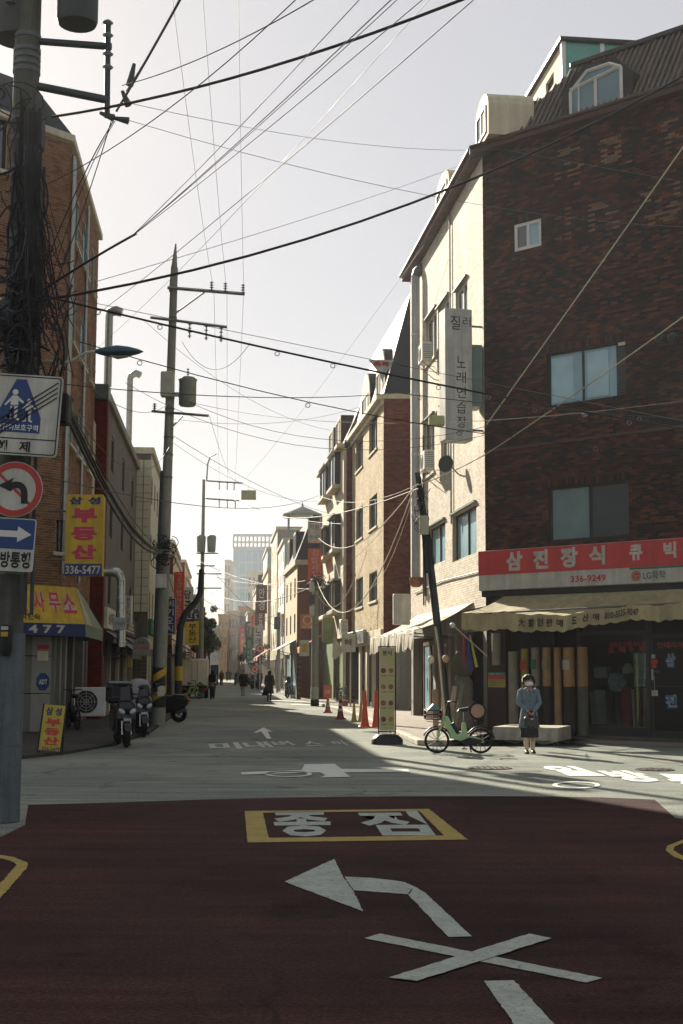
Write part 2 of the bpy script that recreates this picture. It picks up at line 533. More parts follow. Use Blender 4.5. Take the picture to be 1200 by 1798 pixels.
# yellow framed box with two syllables
def qbar(a, b, w0, w1=None):  # helper for bars between two pixels on the ground: width in metres
    A, B = G(*a), G(*b); d = (B - A).normalized(); s_ = Vector((-d.y, d.x, 0)); w1 = w0 if w1 is None else w1
    return [A + s_ * w0 / 2, B + s_ * w1 / 2, B - s_ * w1 / 2, A - s_ * w0 / 2]
zq = .010
bx = MB()
o_ = [G(430, 1424, zq), G(753, 1420, zq), G(822, 1474, zq), G(435, 1479, zq)]
i_ = [G(462, 1427, zq), G(737, 1424, zq), G(780, 1467, zq), G(472, 1471, zq)]
for k in range(4):
    bx.poly(ragged([o_[k][:], o_[(k + 1) % 4][:], i_[(k + 1) % 4][:], i_[k][:]]))
bx.build('yellow_frame_marking', M_YPAINT, ground)
tx = MB()
tx.textq('종', G(474, 1426, zq), G(577, 1425, zq), G(585, 1468, zq), G(490, 1469, zq), bold=.035)
tx.textq('점', G(622, 1425, zq), G(733, 1424, zq), G(766, 1467, zq), G(648, 1467, zq), bold=.035)
tx.build('lettering_marking', M_WPAINT, ground)
mark('turn_arrow_marking', [
    [(500, 1548), (587, 1508), (603, 1540), (620, 1563), (638, 1600)],
    [(605, 1539), (650, 1541), (695, 1546), (712, 1549), (727, 1556), (720, 1569), (716, 1570), (622, 1563)],
    [(727, 1556), (745, 1566), (829, 1644), (788, 1645), (716, 1570)]], M_WPAINT)
mark('cross_marking', [[(640, 1647), (668, 1639), (1058, 1717), (1030, 1725)]], M_WPAINT, .010)
mark('cross_marking', [[(683, 1716), (930, 1639), (969, 1647), (733, 1722)]], M_WPAINT, .014)
mark('arrow_tail_marking', [[(850, 1722), (903, 1721), (990, 1815), (915, 1815)]], M_WPAINT)
mark('corner_marking', [[(-60, 1500), (0, 1501), (22, 1504), (48, 1514), (48, 1523), (0, 1578), (-60, 1620), (-60, 1600), (0, 1552), (30, 1518), (18, 1511), (0, 1507), (-60, 1507)]], M_YPAINT)
mark('corner_marking', [[(1215, 1515), (1185, 1505), (1169, 1493), (1172, 1485), (1200, 1474), (1230, 1474), (1230, 1478), (1202, 1479), (1184, 1487), (1183, 1493), (1200, 1503), (1215, 1508)]], M_YPAINT)
# straight cross arrow with a ring, further up
rg = MB()
for (cx_, cy_, rx_, ry_, t_) in ((507, 1359, 42, 5.0, .72), (1012, 1378, 42, 6.5, .66)):
    N = 26
    oo = [G(cx_ + rx_ * math.cos(2 * math.pi * k / N), cy_ + ry_ * math.sin(2 * math.pi * k / N), .010) for k in range(N)]
    ii = [G(cx_ + rx_ * .8 * math.cos(2 * math.pi * k / N), cy_ + ry_ * t_ * math.sin(2 * math.pi * k / N), .010) for k in range(N)]
    for k in range(N): rg.poly([oo[k][:], oo[(k + 1) % N][:], ii[(k + 1) % N][:], ii[k][:]])
rg.build('ring_marking', M_WROAD, ground)
mark('cross_arrow_marking', [[(423, 1356), (530, 1352), (535, 1342), (588, 1341), (600, 1350), (717, 1351), (718, 1355), (604, 1356), (617, 1364), (561, 1365), (572, 1361), (562, 1356), (425, 1360)]], M_WROAD)
mark('straight_arrow_marking', [[(446, 1286), (463, 1277), (480, 1285), (470, 1284), (477, 1297), (469, 1297), (459, 1284), (450, 1287)]], M_WROAD)
tx = MB()
for ch, a, b_, c_, d_ in (('미', (366, 1305), (418, 1303), (428, 1315), (370, 1317)), ('내', (424, 1303), (468, 1302), (482, 1312), (434, 1314)),
                          ('버', (474, 1302), (505, 1301), (520, 1308), (486, 1310)), ('스', (530, 1302), (556, 1301), (570, 1309), (540, 1310)), ('미', (580, 1301), (600, 1300), (612, 1308), (590, 1309))):
    tx.textq(ch, G(*a, .01), G(*b_, .01), G(*c_, .01), G(*d_, .01), bold=.03)
tx.build('worn_lettering_marking', M_WWORN, ground)
tx = MB()
for ch, a, b_, c_, d_ in (('일', (945, 1344), (1010, 1345), (1065, 1362), (985, 1362)), ('방', (1045, 1352), (1110, 1353), (1180, 1372), (1100, 1373)), ('통', (1150, 1358), (1210, 1360), (1275, 1380), (1200, 1381)), ('행', (1230, 1366), (1290, 1368), (1370, 1389), (1290, 1390))):
    tx.textq(ch, G(*a, .01), G(*b_, .01), G(*c_, .01), G(*d_, .01), bold=.05)
tx.build('lettering_marking', M_WROAD, ground)
mark('lane_line_marking', [[(505, 1237), (520, 1236), (600, 1240), (600, 1241)], [(470, 1229), (560, 1233), (560, 1234), (470, 1230)]], M_WWORN)

# pavements: right one along the facades with kerb stones, left one
K = []
pave = MB()
kerb_px = [(430, 1201), (470, 1212), (530, 1229), (600, 1248), (640, 1262), (690, 1284), (745, 1309), (775, 1310), (812, 1303), (850, 1295)]
kw = [G(a, b) for a, b in kerb_px]
inner = [FR.p(FR.px(a, 1177)[0] if False else -((k.y - C1.y) / math.cos(aR)) * -1 * -1, 1.0, 0) for (a, b), k in zip(kerb_px, kw)]
inner = [FR.p(-(k.y - C1.y) / math.cos(aR), 1.2, 0) for k in kw]
for i in range(len(kw) - 1):
    a, b = kw[i], kw[i + 1]; c, d = inner[i + 1], inner[i]
    pave.poly([(a.x, a.y, .11), (b.x, b.y, .11), (c.x, c.y, .11), (d.x, d.y, .11)])
    pave.poly([(a.x, a.y, .0), (b.x, b.y, .0), (b.x, b.y, .11), (a.x, a.y, .11)])
e = kw[-1]
pave.poly([(e.x, e.y, 0), (inner[-1].x, inner[-1].y, 0), (inner[-1].x, inner[-1].y, .11), (e.x, e.y, .11)])
pv = pave.build('pavement', M_PAVE); tag(pv, kind='structure'); _RM[pv.name] = Matrix()
M_KERB = mat('kerb_granite', '#a39b8c', .8, var=.3, scale=4)
kp = kw[::-1]; dist = 0
seg = []
for i in range(len(kp) - 1):
    a, b = kp[i], kp[i + 1]; L = (b - a).length; n = max(1, int(L / 1.0)); 
    for k in range(n):
        seg.append((a.lerp(b, k / n), a.lerp(b, (k + 1) / n)))
for a, b in seg[:42]:
    d = (b - a); L = d.length; f = Fr(a.x, a.y, d.x, d.y)
    MB(f).box(.008, -.02, 0.002, L - .008, .15, .118 + random.uniform(-.004, .004), .012).build('kerb_stone', M_KERB, pv)
# shop apron before the right corner shop and left pavement
ap = MB(F1)
ap.poly([(-.5, -1.7, .012), (14, -1.7, .012), (14, 0.3, .012), (-.5, 0.3, .012)])
ao = ap.build('shop_apron', M_PAVE); tag(ao, kind='structure')
lp = MB()
lk = [G(-120, 1352), G(30, 1334), G(120, 1324), G(200, 1310), G(262, 1289), G(300, 1262), G(320, 1240), G(335, 1222)]
li = [FLs.p(48, 1.5, 0), FLs.p(2, 1.5, 0), FLf.p(-3, 2.5, 0), FLf.p(-14, 2, 0)]
lp.poly([(k.x, k.y, .06) for k in lk + li])
for i in range(len(lk) - 1):
    a, b = lk[i], lk[i + 1]
    lp.poly([(a.x, a.y, 0), (b.x, b.y, 0), (b.x, b.y, .06), (a.x, a.y, .06)])
lo = lp.build('pavement', asphalt('paving_dark', '#4a4845', '#3d3c3a')); tag(lo, kind='structure')
# manhole covers
M_IRON = mat('cast_iron', '#4a4642', .6, .6, var=.4, scale=20)
for (a, b, r, lab) in ((860, 1349, .38, 'round iron manhole cover in the sunlit road before the green bicycle'), (1150, 1352, .33, 'round iron manhole cover by the shop apron at the right edge')):
    p = G(a, b); m_ = thing('manhole_cover', (p.x, p.y, 0), lab, 'manhole cover', 'manhole covers in the road')
    MB(Fr(p.x, p.y, 1, 0)).loft([(0, 0, 0.002, r, r), (0, 0, .014, r, r), (0, 0, .016, r * .97, r * .97)], 24, smooth=False).build('cover_plate', M_IRON, m_)
    rr = MB(Fr(p.x, p.y, 1, 0))
    for i in range(-3, 4):
        for j in range(-3, 4):
            if i * i + j * j < 10: rr.box(i * r * .26 - .03, j * r * .26 - .03, .016, i * r * .26 + .03, j * r * .26 + .03, .024)
    rr.build('raised_studs', M_IRON, m_, kind='stuff')

# ================================================================ wall helpers
def wall(mb, u0, u1, z0, z1, holes=(), y=0.0, depth=.22):
    us = sorted({u0, u1, *[min(max(h[0], u0), u1) for h in holes], *[min(max(h[2], u0), u1) for h in holes]})
    zs = sorted({z0, z1, *[min(max(h[1], z0), z1) for h in holes], *[min(max(h[3], z0), z1) for h in holes]})
    for i in range(len(us) - 1):
        for j in range(len(zs) - 1):
            cu, cz = (us[i] + us[i + 1]) / 2, (zs[j] + zs[j + 1]) / 2
            if any(h[0] < cu < h[2] and h[1] < cz < h[3] for h in holes): continue
            mb.quad((us[i], y, zs[j]), (us[i + 1], y, zs[j]), (us[i + 1], y, zs[j + 1]), (us[i], y, zs[j + 1]))
    for h in holes:
        a, b, c, d = h[0], h[1], h[2], h[3]; e_ = y + depth
        mb.quad((a, y, b), (c, y, b), (c, e_, b), (a, e_, b)); mb.quad((a, y, d), (a, e_, d), (c, e_, d), (c, y, d))
        mb.quad((a, y, b), (a, e_, b), (a, e_, d), (a, y, d)); mb.quad((c, y, b), (c, y, d), (c, e_, d), (c, e_, b))
    return mb
def bricks(F, u0, u1, z0, z1, holes, m, parent, y=0.0, bl=.19, bh=.057, j=.010, proud=.008, name='brickwork', keep=None):
    vs = []; fs = []; pitch = bl + j; row = 0; z = z0; rnd = random.random
    while z + bh <= z1 + .001:
        zc = z + bh / 2
        iv = [(u0, u1)]
        for h in holes:
            if h[1] - .02 < zc < h[3] + .02:
                nv = []
                for a, b in iv:
                    if h[2] <= a or h[0] >= b: nv.append((a, b)); continue
                    if h[0] > a: nv.append((a, h[0]))
                    if h[2] < b: nv.append((h[2], b))
                iv = nv
        ph = (row % 2) * pitch / 2
        for a, b in iv:
            k = math.floor((a - u0 - ph) / pitch); x = u0 + ph + k * pitch
            while x < b:
                xa, xb = max(x, a), min(x + bl, b)
                if xb - xa > .03 and (keep is None or keep((xa + xb) / 2, zc)):
                    o = y - proud - rnd() * .004; i0 = len(vs)
                    vs += [(xa, o, z), (xb, o, z), (xb, o, z + bh), (xa, o, z + bh), (xa, y + .002, z), (xb, y + .002, z), (xb, y + .002, z + bh), (xa, y + .002, z + bh)]
                    fs += [(i0, i0 + 1, i0 + 2, i0 + 3), (i0 + 3, i0 + 2, i0 + 6, i0 + 7), (i0 + 1, i0, i0 + 4, i0 + 5), (i0, i0 + 3, i0 + 7, i0 + 4), (i0 + 2, i0 + 1, i0 + 5, i0 + 6)]
                x += pitch
        z += bh + j; row += 1
    mb = MB(F); mb._a(vs, fs)
    return mb.build(name, m, parent, kind='stuff')
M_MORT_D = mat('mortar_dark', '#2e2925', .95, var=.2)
M_MORT_L = mat('mortar_light', '#b3a68c', .95, var=.2)
M_GLASS = glass_mat('window_glass', '#1c2a30')
M_GLASS_D = glass_mat('window_glass_dark', '#0c1215', .05)
M_FROST = glass_mat('window_film_sky_tint', '#8fb4c2', .25, .6)  # frosted film; its blue base colour stands in for reflected sky
M_FWHITE = mat('window_frame_white', '#cfcdc4', .5, var=.12, bump=.03)
M_FDARK = mat('window_frame_dark', '#23211f', .45, var=.15, bump=.03)
M_FGREEN = mat('window_frame_grey', '#6d756f', .5, var=.15, bump=.03)
M_STONE = mat('sill_stone', '#c5bda8', .8, var=.2, streak=.2)
def window(root, F, r, y=.10, fm=None, gm=None, cols=2, rows=1, ft=.05, sill=None, split=None, grille=False, backing=True):
    """frame + one pane object per light"""
    a, b, c, d = r; fm = fm or M_FWHITE; gm = gm or M_GLASS
    f = MB(F)
    f.box(a, y - .03, b, a + ft, y + .05, d, .006); f.box(c - ft, y - .03, b, c, y + .05, d, .006)
    f.box(a + ft, y - .028, b, c - ft, y + .05, b + ft, .006); f.box(a + ft, y - .028, d - ft, c - ft, y + .05, d, .006)
    xs = split or [a + (c - a) * k / cols for k in range(1, cols)]
    zs = [b + (d - b) * k / rows for k in range(1, rows)]
    for x in xs: f.box(x - ft * .5, y - .025, b + ft, x + ft * .5, y + .045, d - ft, .004)
    for z in zs: f.box(a + ft, y - .022, z - ft * .4, c - ft, y + .042, z + ft * .4)
    if grille:
        n = max(3, int((c - a) / .13))
        for k in range(1, n): f.tube([(a + (c - a) * k / n, y - .08, b + .02), (a + (c - a) * k / n, y - .08, d - .02)], .008, 4)
    w = f.build('window', fm, root)
    ex = [a + ft] + [x for x in xs] + [c - ft]; ez = [b + ft] + zs + [d - ft]
    for i in range(len(ex) - 1):
        for k in range(len(ez) - 1):
            o = .012 * (i % 2); g = gm[i % len(gm)] if isinstance(gm, (list, tuple)) else gm
            MB(F).box(ex[i], y + .005 + o, ez[k], ex[i + 1], y + .012 + o, ez[k + 1]).build('pane', g, w)
    if sill:
        MB(F).box(a - .08, -.07, b - .1, c + .08, y, b, .01).build('sill', sill, w)
    return w
def rpx(F, x0, y0, x1, y1, off=0.0):
    """top-left and bottom-right pixels of a rectangle on a facade -> (u0, z0, u1, z1)"""
    u0, z1 = F.px(x0, y0, off); u1, z0 = F.px(x1, y1, off)
    return (min(u0, u1), min(z0, z1), max(u0, u1), max(z0, z1))
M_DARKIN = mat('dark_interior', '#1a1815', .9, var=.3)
M_ROOFD = mat('roof_shingle_dark', '#1e2a2e', .8, var=.3, scale=2, bump=.3)
M_CREAM = mat('render_cream', '#c9b897', .85, var=.14, scale=.8, streak=.16)
M_CREAM2 = mat('render_pale', '#cfc3a8', .85, var=.12, scale=.8, streak=.18)
M_GREYW = mat('render_grey', '#8c887c', .9, var=.2, scale=.8, streak=.3)
M_METAL = mat('galvanised_metal', '#9a9d9a', .35, .8, var=.25, scale=6, bump=.05)
M_WHITEPL = mat('white_plastic', '#c9c9c2', .45, var=.12, bump=.03)
M_BLACK = mat('black_rubber', '#101010', .7, var=.3)
M_CONC = mat('concrete_pole', '#8b8b80', .85, var=.25, scale=3, streak=.25)
M_STEEL = mat('dull_steel', '#5e6462', .5, .5, var=.3, scale=8)
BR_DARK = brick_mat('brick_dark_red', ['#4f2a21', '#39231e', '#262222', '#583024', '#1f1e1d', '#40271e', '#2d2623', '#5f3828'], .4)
BR_GHOST = brick_mat('brick_paint_ghost', ['#75513d', '#6d5a4c', '#7c5c48', '#665045'], .3)
BR_CREAM = brick_mat('brick_cream', ['#ddd5c6', '#d6ccba', '#cfc4b0', '#e2dacc', '#d8cfbe'], .15)
BR_RED = brick_mat('brick_red', ['#7a3e2c', '#6b3326', '#82472f', '#5d2f25', '#744031'], .25)
BR_ORANGE = brick_mat('brick_orange', ['#836049', '#785641', '#8b694f', '#6a4b3a', '#80604a'], .25)
BR_PIER = brick_mat('brick_deep_red', ['#66291e', '#5c241b', '#702f22'], .2)
M_ROOFM = mat('roof_sheet_metal', '#6c6459', .55, .3, var=.4, scale=2, streak=.35)
M_BROWN = mat('fascia_brown', '#4a2f26', .6, var=.2)

# ================================================================ right corner building
b1 = thing('corner_building', F1, 'five storey brick corner building with a dark shaded side above the red shop sign', 'building')
z_e = F1.px(853, 272)[1]                      # top of the brick
L1 = 10.5                                     # shaded wall runs on past the frame
uE = FR.px(722, 1000)[0]                      # far end of the sunlit facade
winS = rpx(F1, 903, 395, 951, 431); winA = rpx(F1, 960, 622, 1100, 694); winB = rpx(F1, 963, 857, 1106, 941)
z_shop = 3.35
def lift(r, k): return (r[0] + k, r[1], r[2] + k, r[3])
holes1 = [winS, winA, winB, lift(winA, 4.2), lift(winB, 4.2)]
wall(MB(F1), 0, L1, z_shop, z_e, holes1).build('wall', M_MORT_D, b1)
# ghost lettering left by old painted signs: lighter bricks in the shape of the strokes
strokes = []
def gs(*px4): strokes.append(rpx(F1, *px4))
for p in ((982, 262, 1006, 268), (976, 282, 1002, 290), (974, 292, 981, 318), (998, 285, 1004, 312), (1010, 256, 1017, 330), (1015, 288, 1024, 296),
          (1056, 246, 1088, 252), (1056, 248, 1063, 286), (1080, 240, 1087, 280), (1058, 276, 1088, 282), (1098, 232, 1105, 292),
          (1166, 208, 1190, 213), (1164, 216, 1170, 232), (1186, 205, 1192, 228), (1162, 240, 1200, 246), (1178, 228, 1185, 244),
          (976, 370, 984, 400), (976, 402, 984, 424), (995, 362, 1004, 424),
          (1035, 358, 1070, 365), (1034, 362, 1042, 398), (1062, 352, 1070, 394), (1036, 392, 1072, 400), (1080, 345, 1088, 404),
          (1130, 338, 1150, 345), (1136, 345, 1143, 384), (1152, 330, 1160, 386), (1168, 350, 1198, 358), (1140, 376, 1196, 384), (1188, 320, 1196, 372)): gs(*p)
def ghost(u, z): return any(s[0] < u < s[2] and s[1] < z < s[3] for s in strokes)
bricks(F1, 0, L1, z_shop, z_e, [(h[0], h[1], h[2], h[3] + .2) for h in holes1], BR_DARK, b1, keep=lambda u, z: not (ghost(u, z) and random.random() < .8))
bricks(F1, 0, L1, z_shop, z_e, [(h[0], h[1], h[2], h[3] + .2) for h in holes1], BR_GHOST, b1, keep=lambda u, z: ghost(u, z) and random.random() < .72, name='painted_brickwork')
sc = MB(F1)                                  # soldier course over each window
for h in holes1:
    u = h[0]
    while u < h[2] - .03:
        sc.box(u, -.012 - random.random() * .004, h[3] + .015, u + .057, .002, h[3] + .195); u += .067
sc.build('soldier_course', BR_DARK, b1, kind='stuff')
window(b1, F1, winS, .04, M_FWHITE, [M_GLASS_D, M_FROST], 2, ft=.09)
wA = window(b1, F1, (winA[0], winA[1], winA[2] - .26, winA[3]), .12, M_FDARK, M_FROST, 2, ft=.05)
for (fa, fb_) in ((.04, .36), (.56, .86)):
    wa_ = winA[2] - .26 - winA[0]; x0, x1 = winA[0] + wa_ * fa, winA[0] + wa_ * fb_
    MB(F1).box(x0, .108, winA[1] + .1, x1, .1235, winA[3] - .12).build('inner_blind', glass_mat('blind_pale', '#a3c3cc', .4, .5), wA)
lv = MB(F1)
lv.box(winA[2] - .26, .08, winA[1], winA[2], .2, winA[3])
lvo = lv.build('vent_louvre', M_FDARK, b1)
k = 0
while winA[1] + .06 + k * .055 < winA[3] - .12:
    z = winA[1] + .06 + k * .055; MB(F1).box(winA[2] - .24, .03, z, winA[2] - .02, .075, z + .022).build('slat', M_STEEL, lvo); k += 1
MB(F1).box(winA[2] - .22, .04, winA[3] - .1, winA[2] - .03, .07, winA[3] - .02).build('label_plate', M_FWHITE, lvo)
window(b1, F1, winB, .12, M_FDARK, [glass_mat('glass_pale_reflection', '#5f7d80', .06), glass_mat('glass_navy', '#1c3340', .05)], 2, ft=.05)  # left pane coloured paler in place of a reflection
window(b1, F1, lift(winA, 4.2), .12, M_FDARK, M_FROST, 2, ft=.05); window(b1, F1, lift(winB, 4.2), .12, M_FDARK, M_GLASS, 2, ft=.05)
# string course, fascia and gutter
zs1 = F1.px(900, 786)[1]
MB(F1).box(0.0, -.045, zs1 - .03, L1, -.016, zs1 + .03).build('string_course', M_BROWN, b1)
MB(F1).box(-.25, -.28, z_e + .003, L1, .05, z_e + .22, .02).build('fascia', M_BROWN, b1)
MB(F1).tube([(-.2, -.3, z_e + .2), (L1, -.3, z_e + .2)], .06, 6).build('gutter', M_BROWN, b1)
# sunlit facade towards the street
wf = [rpx(FR, 795, 907, 838, 970), rpx(FR, 752, 930, 783, 983), rpx(FR, 745, 745, 764, 826), rpx(FR, 775, 715, 790, 800),
      rpx(FR, 749, 566, 768, 620), rpx(FR, 801, 515, 822, 570), rpx(FR, 770, 545, 790, 590)]
wall(MB(FR), uE, 0, z_shop, z_e, wf).build('wall', M_MORT_L, b1)
bricks(FR, uE, -.005, z_shop, z_e, wf, BR_CREAM, b1)
for i, h in enumerate(wf):
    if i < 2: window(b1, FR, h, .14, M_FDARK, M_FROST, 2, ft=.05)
    else: window(b1, FR, h, .08, M_FWHITE, M_GLASS, 2, ft=.06, sill=M_STONE)
    MB(FR).box(h[0] - .06, -.10, h[3] + .02, h[2] + .06, -.018, h[3] + .07).build('window_hood', M_FGREEN, b1)
MB(FR).box(uE - .2, -.30, z_e + .003, -.1, .05, z_e + .22, .02).build('fascia', M_BROWN, b1)
MB(FR).tube([(uE - .2, -.33, z_e + .2), (-.15, -.33, z_e + .2)], .07, 6).build('gutter', M_BROWN, b1)
# rest of the volume
rest = MB()
A_ = FR.p(uE, 0, 0); B_ = FR.p(uE, 8, 0); D_ = F1.p(L1, 0, 0); E_ = F1.p(L1, 8, 0)
for P, Q in ((A_, B_), (B_, E_), (E_, D_)):
    rest.raw([(P.x, P.y, 0), (Q.x, Q.y, 0), (Q.x, Q.y, z_e + .1), (P.x, P.y, z_e + .1)], [(0, 1, 2, 3)])
rest.raw([(p.x, p.y, z_e + .12) for p in (A_, B_, E_, D_, Vector((C1.x, C1.y, 0)))], [(0, 1, 2, 3, 4)])
rest.build('rear_wall', M_GREYW, b1)
# mansard: sheet-metal slope over the shaded wall
so = 1.25                                      # set-back of the upper edge
uh, zh = F1.px(1010, 121, so)
zt = F1.px(1144, 74, so)[1]
u_end = L1
sl = MB(F1)
hipL = F1.px(868, 246, 0.0)
sl.poly([(hipL[0], -.1, z_e + .2), (u_end, -.1, z_e + .2), (u_end, so, zt), (uh, so, zt)])
rf = sl.build('roof', M_ROOFM, b1)
rb = MB(F1); u = hipL[0] + .05
while u < u_end:
    t1 = 1.0
    top = min(1.0, (u - hipL[0]) / max(.01, (uh - hipL[0])))
    yy = -.1 + (so + .1) * top; zz = z_e + .2 + (zt - z_e - .2) * top
    rb.tube([(u, -.14, z_e + .22), (u, yy - .04, zz + .01)], .035, 5, True, False); u += .17
rb.build('roof_ribs', M_ROOFM, rf, kind='stuff')
MB(F1).box(uh - .1, so - .12, zt, u_end, so + .5, zt + .14, .02).build('ridge_capping', M_FDARK, b1)
# mansard over the sunlit side and flat top between
z_m = zt
ms = MB(FR)
ms.poly([(uE, -.1, z_e + .2), (-.35, -.1, z_e + .2), (-1.4, 1.1, z_m), (uE, 1.1, z_m)])
ms.poly([(uE, 1.1, z_m), (-1.4, 1.1, z_m), (-1.4, 8, z_m), (uE, 8, z_m)])
ms.build('roof', mat('roof_slate_light', '#8a8578', .7, var=.25, scale=3), b1)
# dormer on the dark slope
d0 = F1.px(1002, 195, -.05); d1 = F1.px(1091, 172, -.05)
ua, ub = d0[0], d1[0]; zb = z_e + .26; zr = F1.px(1050, 118, -.05)[1]
um = (ua + ub) / 2
cheek = MB(F1)
outl = [(ua - .28, zb), (ub + .28, zb), (ub + .34, zb + .75), (um + .5, zr + .2), (um - .35, zr + .2), (ua - .3, zb + .85)]
cheek.prism(outl, -.0, 1.3)
dm = cheek.build('dormer', mat('dormer_black', '#16181a', .7, var=.2), b1)
fr_ = MB(F1); w_ = .09
arch = [(ua, zb + .03), (ub, zb + .03), (ub, zb + .95), (um + .42, zr), (um - .25, zr), (ua, zb + .72)]
n_ = len(arch)
for i in range(n_):
    a, b = arch[i], arch[(i + 1) % n_]
    fr_.tube([(a[0], -.04, a[1]), (b[0], -.04, b[1])], .05, 4, True, False)
fr_.tube([(um, -.04, zb + .05), (um, -.04, zb + .85)], .05, 4, True, False)
fr_.tube([(ua, -.04, zb + .78), (ub, -.04, zb + .98)], .05, 4, True, False)
fr_.tube([(um - .5, -.04, zb + .05), (um - .5, -.04, zb + .8)], .03, 4, True, False)
fr_.build('dormer_window_frame', M_FWHITE, dm)
MB(F1).prism([(x, z) for x, z in arch], -.02, -.004).build('pane', glass_mat('glass_teal', '#2c5f66', .08), dm)
# glazed rooftop room
pf = FR.at(FR.px(990, 140, 2.4)[0], 2.4, 0)
Ps = Fr(pf.o.x, pf.o.y, FR.y.x, FR.y.y)          # front, looks down the junction
zt2 = Ps.px(992, 68)[1]; zb2 = z_m
ul = Ps.px(1150, 90)[0]
rr_ = MB(Ps)
for x in (0, ul * .42, ul * .8, ul): rr_.box(x - .06, -.05, zb2, x + .06, .07, zt2 - .1)
rr_.box(-.1, -.048, zb2 + .1, ul, .02, zb2 + .2)
pr = rr_.build('rooftop_room_frame', M_FWHITE, b1)
for x0, x1 in ((.06, ul * .42 - .06), (ul * .42 + .06, ul * .8 - .06), (ul * .8 + .06, ul)):
    MB(Ps).box(x0, -.01, zb2 + .2, x1, 0, zt2 - .1).build('pane', glass_mat('glass_green', '#3f8f80', .12, .7), pr)
sd = MB(pf)
lr = 6.5
hl = [(-1.9, zb2 + .5, -1.0, zt2 - .5), (-3.6, zb2 + .5, -2.7, zt2 - .5), (-5.4, zb2 + .5, -4.5, zt2 - .5)]
wall(sd, -lr, 0, z_e + .4, zt2 - .1, hl).build('rooftop_room_wall', M_CREAM2, b1)
for h in hl: window(b1, pf, h, .1, M_FDARK, M_GLASS, 1)
tp = MB(pf); tp.box(-lr, -.12, zt2 - .1, .12, 4.4, zt2 + .03, .02)
tp.build('rooftop_room_roof', M_FDARK, b1)
MB(pf).box(-lr, .3, z_m, -lr + .2, 4.3, zt2 - .1).build('rooftop_room_end', M_GREYW, b1)
# two arched dormers above the sunlit facade
for (xa, xb, ytop, ybot) in ((838, 862, 222, 300), (768, 792, 330, 388)):
    r = rpx(FR, xa, ytop, xb, ybot, .0); uu0, uu1 = r[0], min(r[2], r[0] + 2.2); zz0 = z_e + .24; zz1 = max(r[3], z_e + 1.6)
    uc = (uu0 + uu1) / 2; rw = (uu1 - uu0) / 2
    pr_ = [(uu0, zz0), (uu1, zz0), (uu1, zz1 - .5)] + [(uc + rw * math.cos(t), zz1 - .5 + .5 * math.sin(t)) for t in [math.pi * k / 8 for k in range(1, 8)]] + [(uu0, zz1 - .5)]
    dd = MB(FR).prism(pr_, -.05, 1.2).build('dormer', M_CREAM2, b1)
    window(dd, FR, (uu0 + .25, zz0 + .15, uu1 - .25, zz1 - .45), -.06, M_FWHITE, M_GLASS, 2)
# fat drain pipe at the far end of the facade, with its pot
up_, zp0 = FR.px(731, 1015, -.22); zp1 = FR.px(729, 488, -.22)[1]
dp = MB(FR); dp.cyl(up_, -.22, zp0, zp1, .15, n=18); 
dpo = dp.build('drainpipe', mat('drainpipe_white', '#b9bdbb', .45, var=.15, streak=.3), b1)
for z in (zp0 + (zp1 - zp0) * k / 5 for k in range(1, 5)): MB(FR).cyl(up_, -.22, z, z + .07, .165, n=18).build('collar', M_WHITEPL, dpo)
MB(FR).tube([(up_, -.22, zp1), (up_, -.15, zp1 + .18), (up_, .0, zp1 + .3), (up_ + .1, .2, zp1 + .34)], [.15, .18, .2, .2], 14).build('hopper', M_STEEL, dpo)
MB(FR).loft([(up_, -.22, zp0 - .30, .13, .13), (up_, -.22, zp0 - .22, .2, .2), (up_, -.22, zp0, .24, .24), (up_, -.22, zp0 + .02, .24, .24)]).build('pot', mat('terracotta_pot', '#8a5a44', .8), dpo)
pth = MB(FR)
ux = FR.px(790, 400, -.06)[0]
pth.tube([(ux, -.06, z_e), (ux, -.06, 6)], .025, 6); pth.tube([(up_ + .5, -.05, 9.5), (up_ + .5, -.05, 3.8)], .03, 6)
pth.tube([(-.5, -.05, 4.3), (-6, -.05, 4.4), (-11, -.05, 4.3)], .02, 5)
pth.build('conduit', M_STEEL, b1)
# ground floor of the corner building
z_c = z_shop
gf = MB(F1)
sx0 = F1.px(862, 1200)[0]
pl = [F1.px(x, 1200)[0] for x in (857, 893, 1013, 1020, 1040, 1138, 1146)]
gf.box(0, 0, 0, .55, .3, z_c, .01)
gf.box(F1.px(872, 1200)[0], -.02, 0, F1.px(890, 1200)[0] - .02, .26, z_c - .3)
gf.box(L1 - 3.2, 0, 0, L1, .3, z_c)
gf.box(.55, 0, z_c - .32, L1 - 3.2, .25, z_c - .003)
gf.build('pier', mat('pier_dark_brown', '#3a2a22', .7, var=.3), b1)
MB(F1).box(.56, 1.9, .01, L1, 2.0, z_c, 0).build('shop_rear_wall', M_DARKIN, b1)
MB(F1).box(.56, -.05, .012, L1 - 3.2, 1.9, .10, .01).build('shop_step', mat('step_concrete', '#55514a', .85), b1)
